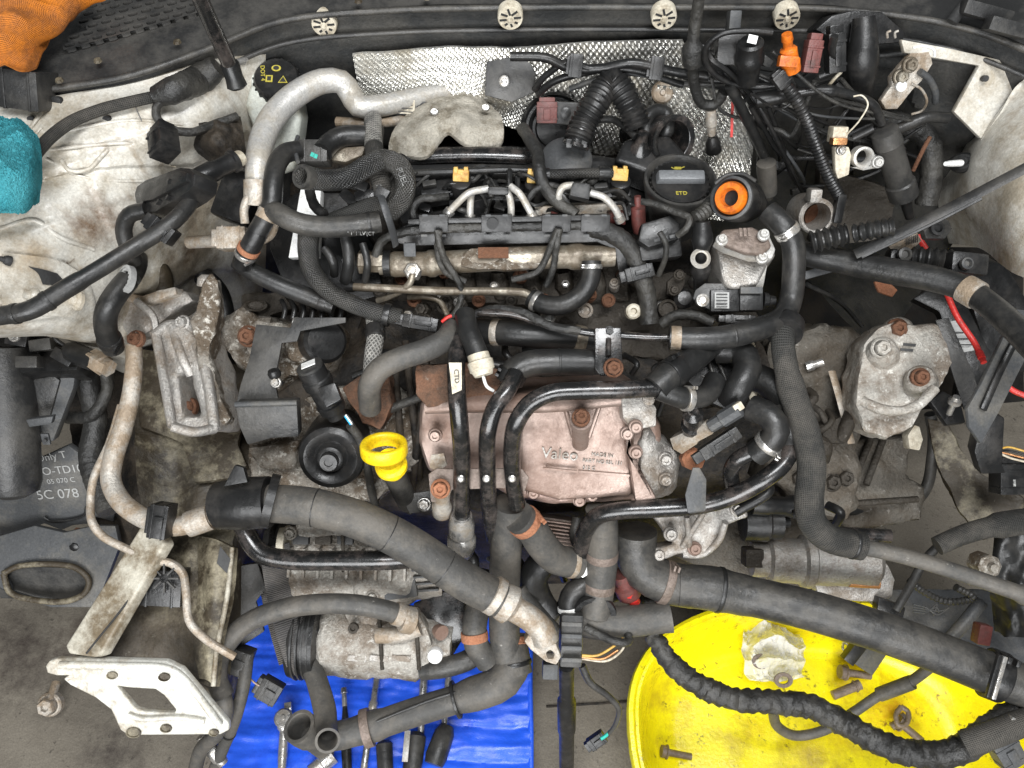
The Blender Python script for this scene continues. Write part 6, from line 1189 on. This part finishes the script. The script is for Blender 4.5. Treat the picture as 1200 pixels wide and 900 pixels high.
for k, (w_, pts, lab, m) in enumerate(((7,[(905,38),(880,36),(845,40),(828,55),(828,75),(850,95),(880,102),(910,100)],'black wire circling the solenoid valve','plastic'),
    (12,[(855,100),(868,125),(885,160),(898,190)],'black hose slanting down right of the foil','rubber'),
    (6,[(880,125),(895,150),(915,180),(932,185),(960,185)],'bent thin black pipe right of the foil','plastic'),
    (6,[(900,125),(915,165),(928,205),(940,218),(965,218)],'thin black pipe with a low bend','plastic'),
    (4,[(888,205),(888,170),(880,135)],'straight thin wire by the foil shield','plastic'),
    (9,[(960,90),(985,78),(975,60),(978,42)],'black lead rising from the maroon plug','plastic'))):
    hose('lead' if w_ < 10 else 'lead_hose', lab, m, w_, [Yp(x, y, .85) for x, y in pts], 'wire' if w_ < 10 else 'hose')
MB().cyl(Yp(898,190,.835), Yp(900,232,.825), [(0,18),(.02,22),(.85,22),(.9,14),(1,12)], 20).obj('grey_sleeve', 'rubber_lower', None, 'grey foam sleeve on the slanting black hose', 'sleeve')
MB().box(Yp(858,140,.86), 3, 40, .002, -82+78, LO).obj('red_stick', 'red', None, 'thin bright red strip against the foil shield', 'strip')
MB().cyl(Yp(833,128,.86), Yp(834,158,.855), [(0,12),(.6,13),(.65,10),(1,9)], 16).obj('silver_stub', 'alu_dull', None, 'short silver tube stub in front of the foil shield', 'tube')
MB().cyl(Yp(835,160,.855), Yp(836,178,.85), [(0,10),(.3,16),(.9,20),(1,18)], 20).obj('black_socket', 'plastic', None, 'small black open socket below the silver stub', 'socket')
oc_ = thing('orange_connector', 'bright orange stepped connector at the bulkhead', 'connector', Yp(924,65,.85))
MB().cyl(Yp(922,40,.845), Yp(927,84,.84), [(0,12),(.15,14),(.2,11),(.35,12),(.4,20),(.7,21),(.72,24),(.95,24),(1,14)], 10).obj('connector_body', 'orange', oc_)
MB().box(Yp(925,72,.828), 22, 12, .012, 4, LO).obj('latch', 'orange', oc_, bev=.001)
connector('maroon_connector', 'dull maroon connector right of the orange one', Yp(954,66,.85), (36,18), 94, .02, 'maroon', LO)
connector('black_connector', 'ribbed black connector right of the maroon one', Yp(982,62,.85), (44,20), 82, .02, 'plastic', LO)
wire('pale_wires', 'pale wires fanning under the ribbed black connector', 'cream', 4, [Yp(986,84,.845),Yp(978,92,.845),Yp(970,102,.85)])
hose('conduit_pipe', 'dark pipe with sleeves running across below the connectors', 'plastic', [(0,18),(.18,18),(.2,11),(.45,11),(.47,14),(.52,14),(.54,11),(1,10)], [Yp(886,118,.84),Yp(920,112,.84),Yp(960,106,.84),Yp(1000,112,.84),Yp(1022,122,.835),Yp(1034,145,.83)], 'pipe')
hose('spiral_conduit', 'shiny black spiral conduit sloping to the right', 'plastic', 13, [Yp(917,95,.825),Yp(930,112,.82),Yp(945,140,.81),Yp(958,175,.80),Yp(970,205,.79),Yp(986,235,.78)], 'wiring', style='corr', per=.0052, amp=.0011)
connector('conduit_end', 'black square end of the spiral conduit', Yp(917,94,.82), (18,16), 50, .015, 'plastic', LO, latch=False)
dv = thing('fuel_filter_tube', 'black cylindrical canister slanting below the conduit pipe', 'canister', Yp(1050,200,.80))
MB().cyl(Yp(1036,152,.82), Yp(1060,232,.79), [(0,22),(.02,30),(.2,33),(.22,30),(.75,30),(.77,34),(.97,34),(1,22)], 32).obj('canister', 'plastic_dusty', dv)
MB().cyl(Yp(1060,230,.79), Yp(1066,255,.78), [(0,14),(.6,12),(1,10)], 16).obj('outlet', 'plastic', dv)
hose('curved_lead_hose', 'black hose curving right from the top of the canister', 'rubber', 13, [Yp(1035,160,.83),Yp(1060,148,.84),Yp(1085,138,.845),Yp(1110,138,.85)])
hose('short_lead', 'short black fitting left of the canister', 'plastic', 9, [Yp(1000,162,.82),Yp(1012,156,.82),Yp(1024,150,.82)])
# battery terminal clamps
tcl = thing('battery_clamp', 'pale metal battery terminal clamp with open ring', 'battery clamp', Yp(1000,185,.80))
MB().poly([(978,172),(995,172),(998,182),(995,205),(982,210),(979,200)], at=Yp(988,190,.80), n=LO, h=.012).obj('clamp_plate', 'cream', tcl, bev=.002)
MB().lathe(Yp(1011,184,.80), LO, [(12,-.012),(12,.004),(9.5,.005),(8,.003),(7.5,-.01)], 28).obj('clamp_ring', 'alu', tcl)
MB().poly([(996,196),(1012,200),(1034,196),(1036,182),(1024,180),(1020,194)], at=Yp(1018,192,.802), n=LO, h=.01).obj('clamp_jaw', 'alu', tcl, bev=.002); bolt(Yp(1029,190,.79), 5.5, 'alu', tcl, LO)
MB().box(Yp(985,158,.80), 18, 18, .02, 0, LO).obj('clamp_block', 'cream', tcl, bev=.002); MB().box(Yp(985,166,.79), 17, 8, .015, 0, LO).obj('copper_bar', 'copper', tcl, bev=.002); bolt(Yp(986,176,.79), 4.5, 'steel', tcl, LO)
wire('loop_wire', 'thin pale wire looping above the battery clamp', 'cream', 2, [Yp(992,158,.80),Yp(1008,140,.80),Yp(1017,122,.81),Yp(1010,112,.82),Yp(1000,113,.82)])
ec = thing('earth_clamp', 'tarnished earth strap plate with bolts on the splash panel', 'terminal', Yp(1060,90,.89))
MB().poly([(1068,62),(1090,60),(1094,75),(1080,95),(1070,105),(1052,128),(1038,128),(1032,118),(1045,100),(1044,90),(1056,75)], at=Yp(1062,92,.885), n=LO, h=.012).obj('strap_plate', 'alu_dull', ec, bev=.002, rough=.001)
for x, y in ((1067,76),(1056,90)): bolt(Yp(x,y,.875), 7, 'zinc', ec, LO)
MB().lathe(Yp(1055,101,.868), LO, [(6,0),(6,.004),(.1,.005)], 18).obj('white_cap', 'white', ec)
MB().tube([Yp(1070,56,.885),Yp(1080,54,.885),Yp(1094,58,.885),Yp(1095,66,.885)], 3).obj('wire_hook', 'white', ec)
wire('earth_lead', 'grey insulated lead curving from the earth plate', 'plastic_grey', 8, [Yp(1078,84,.885),Yp(1088,92,.885),Yp(1096,108,.885),Yp(1096,120,.885)])
wire('bent_strap', 'thin tarnished strap bent beside the earth plate', 'alu_dull', 3, [Yp(1068,98,.88),Yp(1080,105,.88),Yp(1086,120,.88),Yp(1080,130,.88),Yp(1068,134,.88)])
hose('grommet_hose', 'black taped trunk hose dropping beside the canister', 'tape', 26, [Yp(1010,100,.90),Yp(1005,125,.90),Yp(1040,140,.90),Yp(1085,160,.885),Yp(1092,200,.86),Yp(1085,240,.83)], 'wiring', style='tape', per=.014, amp=.001)
wire('brown_rod', 'brown rusty rod behind the canister', 'rust', 5, [Yp(1070,200,.84),Yp(1082,175,.85),Yp(1090,160,.86)], cat='rod')
o = MB().lathe(A(1128,190,.80), Vector((-.6,-.4,.6)).normalized(), [(16,-.01),(16,.0),(12,.004),(8,.004),(7,.008),(.1,.008)], 24, flat=.7).obj('rubber_grommet', 'rubber', None, 'round black grommet with pale stud in the right wing', 'grommet')
MB().cyl(A(1126,191,.806), A(1108,192,.82), [(0,8),(.8,7),(1,5)], 12).obj('stud', 'white', o)
# ring flange (open intake) in the right dark area
rf = thing('open_ring_flange', 'open alloy ring flange with rusty bore right of the black hose', 'flange', Yp(955,252,.78))
MB().lathe(Yp(956,253,.77), LO, [(21,-.05),(21,.004),(19,.006),(16,.006),(15.5,.0),(14,-.05),(.1,-.051)], 36).obj('ring', 'cast', rf)
MB().box(Yp(957,230,.77), 14, 16, .02, 0, LO).obj('ring_ear', 'cast', rf, bev=.003)
MB().lathe(Yp(956,253,.80), LO, [(14,-.0),(14,.004),(.1,.005)], 24).obj('rusty_bore', 'rust', rf)
MB().box(Yp(985,245,.765), 10, 34, .015, 3, LO).obj('black_post', 'plastic', None, 'shiny black post right of the ring flange', 'post', bev=.002)
MB().sheet([[Yp(960,200,.86),Yp(1010,210,.86),Yp(1050,225,.85)],[Yp(960,250,.84),Yp(1010,250,.84),Yp(1045,255,.83)],[Yp(950,285,.81),Yp(1000,285,.81),Yp(1030,280,.81)]], 20, 20, .02, wr=.006, ws=30).obj('grimy_plate', 'cast_dark', None, 'grimy brown metal plate behind the spiral conduit', 'plate')
hose('selector_bellows', 'black corrugated rubber bellows left of the stay rod', 'rubber', 24, [A(950,284,.80),A(975,278,.81),A(992,274,.815)], 'bellows', style='corr', per=.0085, amp=.0022)
hose('selector_cable', 'black ribbed cable end beyond the bellows', 'rubber', 20, [A(1000,274,.82),A(1020,270,.83),A(1045,266,.835)], 'cable', style='corr', per=.0085, amp=.0016)
vbx = thing('valve_block', 'black valve block with bellows and pale ring behind the stay rod', 'valve', A(1120,305,.74))
MB().tube([A(1068,302,.77),A(1085,303,.775),A(1115,306,.78)], 24, style='corr', per=.0085, amp=.002).obj('bellows', 'rubber', vbx)
MB().box(A(1138,308,.80), 44, 26, .03, 6).obj('block', 'plastic', vbx, bev=.005); MB().lathe(A(1132,309,.805), CM, [(7,-.002),(7,.004),(5,.005),(4,.0),(.1,0)], 18).obj('port', 'plastic_grey', vbx)
MB().box(A(1056,302,.785), 24, 20, .02, 8).obj('ear', 'plastic', vbx, bev=.003); MB().lathe(A(1060,298,.795), CM, [(8,-.002),(8,.003),(5,.004),(4,.0),(.1,0)], 18).obj('ear_bore', 'plastic_dusty', vbx)
o = MB().poly([(1080,262),(1095,255),(1112,257),(1117,268),(1108,280),(1085,280)], at=A(1098,268,.80), n=CM, h=.012).obj('cable_grommet', 'rubber_dusty', None, 'oval grey rubber grommet plate by the stay rod', 'grommet', bev=.003); MB().lathe(A(1098,268,.806), CM, [(8,-.002),(8,.003),(5,.004),(4,.0),(.1,0)], 20).obj('bore', 'print_black', o)
o = MB().poly([(1040,285),(1075,272),(1080,282),(1070,292),(1045,295)], at=A(1060,284,.78), n=CM, h=.006).obj('name_plate', 'alu_dull', None, 'small silver barcode plate beneath the stay rod', 'plate', bev=.001)
for k in range(7): MB().box(A(1062+k*2.2,283-k*.6,.784), 1, 9, .0005, 0).obj('bar', 'print_black', o)
MB().box(A(960,318,.74), 52, 10, .01, -16).obj('lever_arm', 'plastic_grey', None, 'grey lever arm end poking from under the thick pipe', 'lever', bev=.002)
hose('link_rod', 'thin dark rod slanting into the dark hollow', 'plastic_dusty', 5, [A(945,333,.62),A(985,355,.56),A(1010,382,.52)], 'rod')
o = MB().poly([(1025,330),(1040,328),(1052,340),(1046,348),(1030,342)], at=A(1038,338,.66), n=CM, h=.006).obj('rusty_tab', 'rust_orange', None, 'small rusty metal tab in the dark hollow', 'tab', bev=.001)

# ---- dense thin wiring: one loom with many strands, plus small clips
rnd = random.Random(11)
ul = thing('bulkhead_loom', 'tangle of thin dark wires and clips across the right bulkhead', 'wiring', Yp(940,150,.88))
AN = [(830,60),(850,95),(880,110),(905,60),(930,95),(955,95),(985,92),(1000,120),(900,150),(935,175),(960,190),(1040,140),(1085,145),(1090,190),(1060,175),(910,205),(940,225)]
for k in range(34):
    a, c = rnd.sample(AN, 2); Y0 = rnd.uniform(.84, .92); mx = (a[0]+c[0])/2+rnd.uniform(-30,30); my = (a[1]+c[1])/2+rnd.uniform(-5,40)
    MB().tube([Yp(*a, Y0), Yp(a[0]*.6+mx*.4+rnd.uniform(-8,8), a[1]*.6+my*.4, Y0-.01), Yp(mx, my, Y0-.015), Yp(*c, Y0+rnd.uniform(-.03,.03))], rnd.choice((2.5,3,4,5,6)), sides=8).obj('wire_strand', rnd.choice(('plastic','plastic','rubber','tape','plastic_grey')), ul)
for k in range(16):
    x, y = rnd.choice(AN); x += rnd.uniform(-14,14); y += rnd.uniform(-14,14)
    MB().box(Yp(x, y, rnd.uniform(.84,.9)), rnd.uniform(9,18), rnd.uniform(7,13), .012, rnd.uniform(-60,60), LO).obj('wire_clip', rnd.choice(('plastic','plastic_dusty','plastic_grey')), ul, bev=.0012)
il = thing('injector_loom', 'thin black wires and small plugs threaded between the injectors', 'wiring', (600,225,.0))
for k in range(26):
    x = rnd.uniform(470,740); y = rnd.uniform(200,245); dx = rnd.uniform(-45,45); l0 = rnd.uniform(.0,.018)
    MB().tube([(x,y,l0),(x+dx*.4,y+rnd.uniform(-8,8),l0+.01),(x+dx,y+rnd.uniform(-6,16),l0+.006),(x+dx*1.3,y+rnd.uniform(8,30),l0-.005)], rnd.choice((3,4,5,7)), sides=8).obj('wire_strand', rnd.choice(('plastic','tape','rubber','plastic_dusty')), il)
for k in range(22):
    x = rnd.uniform(470,735); y = rnd.uniform(205,250)
    MB().box((x, y, rnd.uniform(.0,.012)), rnd.uniform(10,22), rnd.uniform(7,13), .016, rnd.uniform(-25,25), BL).obj('small_plug', rnd.choice(('plastic','plastic','plastic_dusty')), il, bev=.0014)
hl = thing('head_fittings', 'grimy bolts and bosses studding the front of the cylinder head', 'fittings', (600,340,-.02))
for k in range(26):
    x = rnd.uniform(440,860); y = rnd.uniform(318,378); r_ = rnd.uniform(4,8)
    MB().lathe((x,y,-.024+rnd.uniform(0,.012)), CM+Vector((rnd.uniform(-.3,.3),rnd.uniform(-.3,.3),0)), [(r_*1.3,-.012),(r_*1.3,.002),(r_,.004),(r_,.009),(r_*.6,.010),(r_*.5,.006),(.1,.006)], rnd.choice((6,16))).obj('bolt_head', rnd.choice(('cast_dark','cast_dark','cast','rust','steel')), hl)
for k in range(12):
    x = rnd.uniform(380,860); y = rnd.uniform(380,440)
    MB().tube([(x,y,-.03),(x+rnd.uniform(-30,30),y+rnd.uniform(5,25),-.015),(x+rnd.uniform(-50,50),y+rnd.uniform(20,50),-.03)], rnd.uniform(6,14)).obj('dark_tube', rnd.choice(('rubber','plastic','tape')), hl)
hk = thing('front_tangle', 'dark tubes and wires in the gaps between the lower hoses', 'wiring', (640,680,-.02))
for k in range(22):
    x = rnd.uniform(540,760); y = rnd.uniform(600,720)
    MB().tube([(x,y,-.02),(x+rnd.uniform(-20,20),y+rnd.uniform(10,30),.0),(x+rnd.uniform(-35,35),y+rnd.uniform(25,60),-.015)], rnd.uniform(4,16)).obj('dark_tube', rnd.choice(('rubber','plastic','tape','rubber_dusty')), hk)
for k in range(14):
    x = rnd.uniform(890,1010); y = rnd.uniform(430,600)
    MB().tube([A(x,y,.58),A(x+rnd.uniform(-20,20),y+rnd.uniform(5,20),.59),A(x+rnd.uniform(-35,35),y+rnd.uniform(20,45),.57)], rnd.uniform(6,18)).obj('casting_rib', rnd.choice(('cast_dark','plastic','rubber')), gb)
# ============================================================ on the floor: blue mat, tools, yellow tub with small parts
def quilt(u, v):
    return .0035*abs(math.sin(v*math.pi*8+.5*math.sin(u*5)))**.6 + .0028*noise.noise(Vector((u*5,v*22,2))) + .0016*noise.noise(Vector((u*16,v*40,5)))
mt_ = MB().sheet([[A(282,640,.03),A(400,640,.035),A(520,640,.035),A(630,640,.03)],[A(272,720,.03),A(400,720,.04),A(520,720,.04),A(622,720,.03)],[A(264,800,.03),A(400,800,.04),A(520,800,.04),A(622,800,.03)],[A(255,920,.03),A(400,930,.04),A(520,930,.04),A(622,930,.03)]], 140, 140, .03, wr=.004, ws=14, n=UP, fn=quilt).obj('kneeling_mat', 'blue_vinyl', None, 'padded bright blue mat on the floor under the engine', 'mat')
MB().tube([A(622,930,.028),A(622,860,.028),A(621,800,.028),A(622,740,.028)], 7).obj('piping', 'blue_vinyl', mt_)
def tool(name, label, segs, m='steel', cat='tool', parts=()):
    o = MB().cyl(A(*segs[0], .06), A(*segs[1], .06), segs[2], 16).obj(name, m, None, label, cat)
    return o
o = tool('ratchet', 'chrome ratchet handle lying on the blue mat', ((330,905),(334,842),[(0,9),(.3,11),(.75,11),(.8,16),(1,22)]))
MB().lathe(A(333,842,.07), UP, [(11,-.02),(11,.006),(9,.009),(3,.009),(2.5,.011),(.1,.011)], 24).obj('ratchet_head', 'steel', o); MB().box(A(337,828,.07), 8, 10, .01, -12, UP).obj('square_drive', 'steel', o, bev=.001)
o = tool('screwdriver', 'thin screwdriver with black handle and bright ball tip', ((407,905),(404,825),[(0,11),(.3,12),(.6,11),(.8,8),(1,5)]), 'plastic')
MB().cyl(A(404,828,.06), A(403,806,.06), [(0,6),(.7,6),(.72,9),(1,7)], 14).obj('tip', 'steel', o)
o = tool('extension_bar', 'long chrome extension bar on the blue mat', ((425,910),(444,780),[(0,8),(.55,8),(.57,11),(.65,11),(.67,8),(1,8)]))
o = tool('extension_bar', 'slim chrome bar between the grey pliers handles', ((490,910),(497,790),[(0,8),(.5,8),(.52,10),(1,10)]))
o = tool('pliers', 'grey handled pliers with slotted grips beside the slim bar', ((482,910),(488,858),[(0,22),(.9,24),(1,16)]), 'plastic_dusty'); MB().box(A(476,874,.085), 7, 34, .004, 92-90, UP).obj('grip_slot', 'alu', o, bev=.001)
MB().cyl(A(452,910,.06), A(450,868,.06), [(0,18),(.9,20),(1,12)], 16).obj('second_grip', 'plastic_dusty', o)
o = tool('tool_handle', 'dark plastic tool handle with rounded end on the mat', ((508,896),(524,850),[(0,22),(.2,26),(.8,24),(1,16)]), 'plastic_dusty'); MB().cyl(A(520,858,.06), A(526,790,.06), [(0,8),(1,8)], 12).obj('shaft', 'steel', o)
o = tool('socket', 'small ridged chrome socket by the pipe tee', ((365,905),(390,884),[(0,18),(.45,18),(.5,22),(1,22)]))
o = tool('spanner', 'chrome spanner shaft beneath the grey pipe', ((384,905),(388,880),[(0,8),(1,8)]))
# ---- yellow tub
TC = A(952,872,.02); tm = mpp(TC)
tub = thing('yellow_tub', 'large bright yellow plastic tub with oil grime on the floor', 'tub', TC)
b = MB(); rings = []
def oval(rx, ry, z, cx=0., cy=0.):
    out = []
    for k in range(72):
        a = 2*math.pi*k/72; c, s_ = math.cos(a), math.sin(a)
        e = .80; out.append(Vector((TC.x+cx + rx*abs(c)**e*(1 if c > 0 else -1), TC.y+cy + ry*abs(s_)**e*(1 if s_ > 0 else -1), z)))
    return out
p0 = A(738,880,.16); rx = abs(TC.x-p0.x); ry = A(960,702,.16).y-TC.y
for fx, z in ((.70,.012),(.74,.013),(.80,.022),(.86,.05),(.915,.11),(.935,.142),(.945,.150),(.958,.150),(.964,.160),(.975,.164),(.995,.163),(1.003,.156),(1.0,.14),(.985,.136),(.965,.14),(.935,.11),(.88,.05),(.81,.014),(.70,.004)):
    rings.append(oval(rx*fx, ry*(fx if fx > .9 else fx*.98), z))
b.rings(rings, False, False)
k0 = len(b.v); b.add([v+Vector((0,0,0)) for v in rings[0]], [tuple(range(72))]); b.add(rings[-1], [tuple(range(71,-1,-1))])
b.fix = True
b.obj('tub_shell', 'yellow_plastic', tub, rough=.0015, rs=9, rlen=.03)
for k in range(9):
    a = R(150+k*2.6); c, s_ = math.cos(a), math.sin(a); e = .80
    q = Vector((TC.x + rx*.985*abs(c)**e*(-1), TC.y + ry*.985*abs(s_)**e*(1 if s_ > 0 else -1), .1612)); MB().box(q, 2.6, 2.2, .002, 0, UP).obj('rim_hole', 'rust', tub)
BZ = .02
bg_ = MB().sheet([[A(868,735,BZ+.03),A(890,730,BZ+.06),A(935,745,BZ+.03)],[A(868,770,BZ+.05),A(900,765,BZ+.09),A(942,770,BZ+.05)],[A(875,800,BZ+.02),A(905,800,BZ+.05),A(940,795,BZ+.03)]], 90, 90, .0012, wr=.016, ws=30, fn=lambda u, v: .018*(1-abs(noise.noise(Vector((u*3,v*3,1)))*3)) + .005*(1-abs(noise.noise(Vector((u*8,v*8,4)))*3))).obj('plastic_bag', 'bag', None, 'crumpled clear plastic bag with washers in the yellow tub', 'bag')
for x, y, lab in ((918,797,'rusty steel washer at the foot of the clear plastic bag'),(892,775,'thin steel washer inside the clear plastic bag')):
    b = MB().lathe(A(x,y,BZ+.075), CM, [(11,-.002),(11,.002),(6,.002),(6,-.002)], 24, flat=.8); b.obj('washer', 'brown_plate', None, lab, 'washer')
def tbolt(p, q, lab, m='brown_plate', hw=16, sw=9, name='loose_bolt'):
    o = MB().cyl(A(*p, BZ+.02), A(*q, BZ+.012), [(0,hw),(.14,hw),(.16,hw*1.2),(.2,hw*1.2),(.21,sw),(1,sw)], 12).obj(name, m, None, lab, 'bolt'); return o
tbolt((775,880),(810,887),'dirty bolt lying flat near the tub front', hw=14, sw=8)
tbolt((984,787),(1020,792),'flange bolt beside the black and grey bracket')
tbolt((1008,802),(976,815),'short stud bolt below the bracket in the tub', hw=12, sw=11)
tbolt((1052,845),(1080,868),'oily bolt crossed over another in the tub')
tbolt((1062,840),(1045,852),'short oily bolt under the crossed one', hw=12)
b = MB().tube([A(1056,828,.05),A(1050,838,.05),A(1053,850,.05),A(1062,848,.05),A(1064,834,.05),A(1056,828,.05)], 6); b.obj('oily_link', 'brown_plate', None, 'oily oval chain link among the bolts', 'link')
MB().box(A(1016,770,.075), 36, 30, .02, 34).obj('small_bracket', 'plastic_grey', None, 'grey metal bracket box in the yellow tub', 'bracket', bev=.003)
MB().box(A(1003,766,.085), 28, 14, .02, -52).obj('black_tab', 'plastic', None, 'black rubber tab on the grey bracket box', 'tab', bev=.002)
MB().tube([A(988,753,.06),A(993,755,.06),A(993,763,.06),A(988,761,.06),A(988,753,.06)], 3).obj('small_ring', 'steel', None, 'tiny steel ring near the black tab', 'ring')
hose('tub_hose', 'thin grey hose snaking over the yellow tub', 'rubber_lower', 12, [A(905,830,.20),A(912,852,.14),A(932,862,.12),A(965,856,.13),A(1000,835,.15),A(1030,815,.18),A(1065,800,.22),A(1090,782,.26),A(1105,770,.28)], clamps=((.75,.06,1.4,'rubber_lower','sleeve'),))
hose('big_loom', 'thick tape wrapped wiring loom hanging in front of the yellow tub', 'tape', [(0,20),(.1,26),(1,32)], [A(764,742,.40),A(785,775,.39),A(815,800,.38),A(855,818,.37),A(905,823,.37),A(950,828,.37),A(990,848,.37),A(1030,870,.38),A(1075,884,.39),A(1120,880,.41),A(1160,855,.43),A(1225,815,.45)], 'wiring', style='tape', per=.015, amp=.0026)
hose('loom_branch', 'grey sleeved branch joining the thick loom at the right edge', 'fabric_sleeve', 30, [A(1130,872,.44),A(1160,862,.455),A(1190,850,.46),A(1225,838,.46)], 'wiring')
cn = connector('corner_connector', 'grey connector with steel latch at the lower right corner', A(1186,885,.42), (34,30), 60, .03, 'plastic_grey', CM)
MB().box(A(1192,852,.47), 20, 16, .01, 30).obj('latch_plate', 'steel', cn, bev=.002)
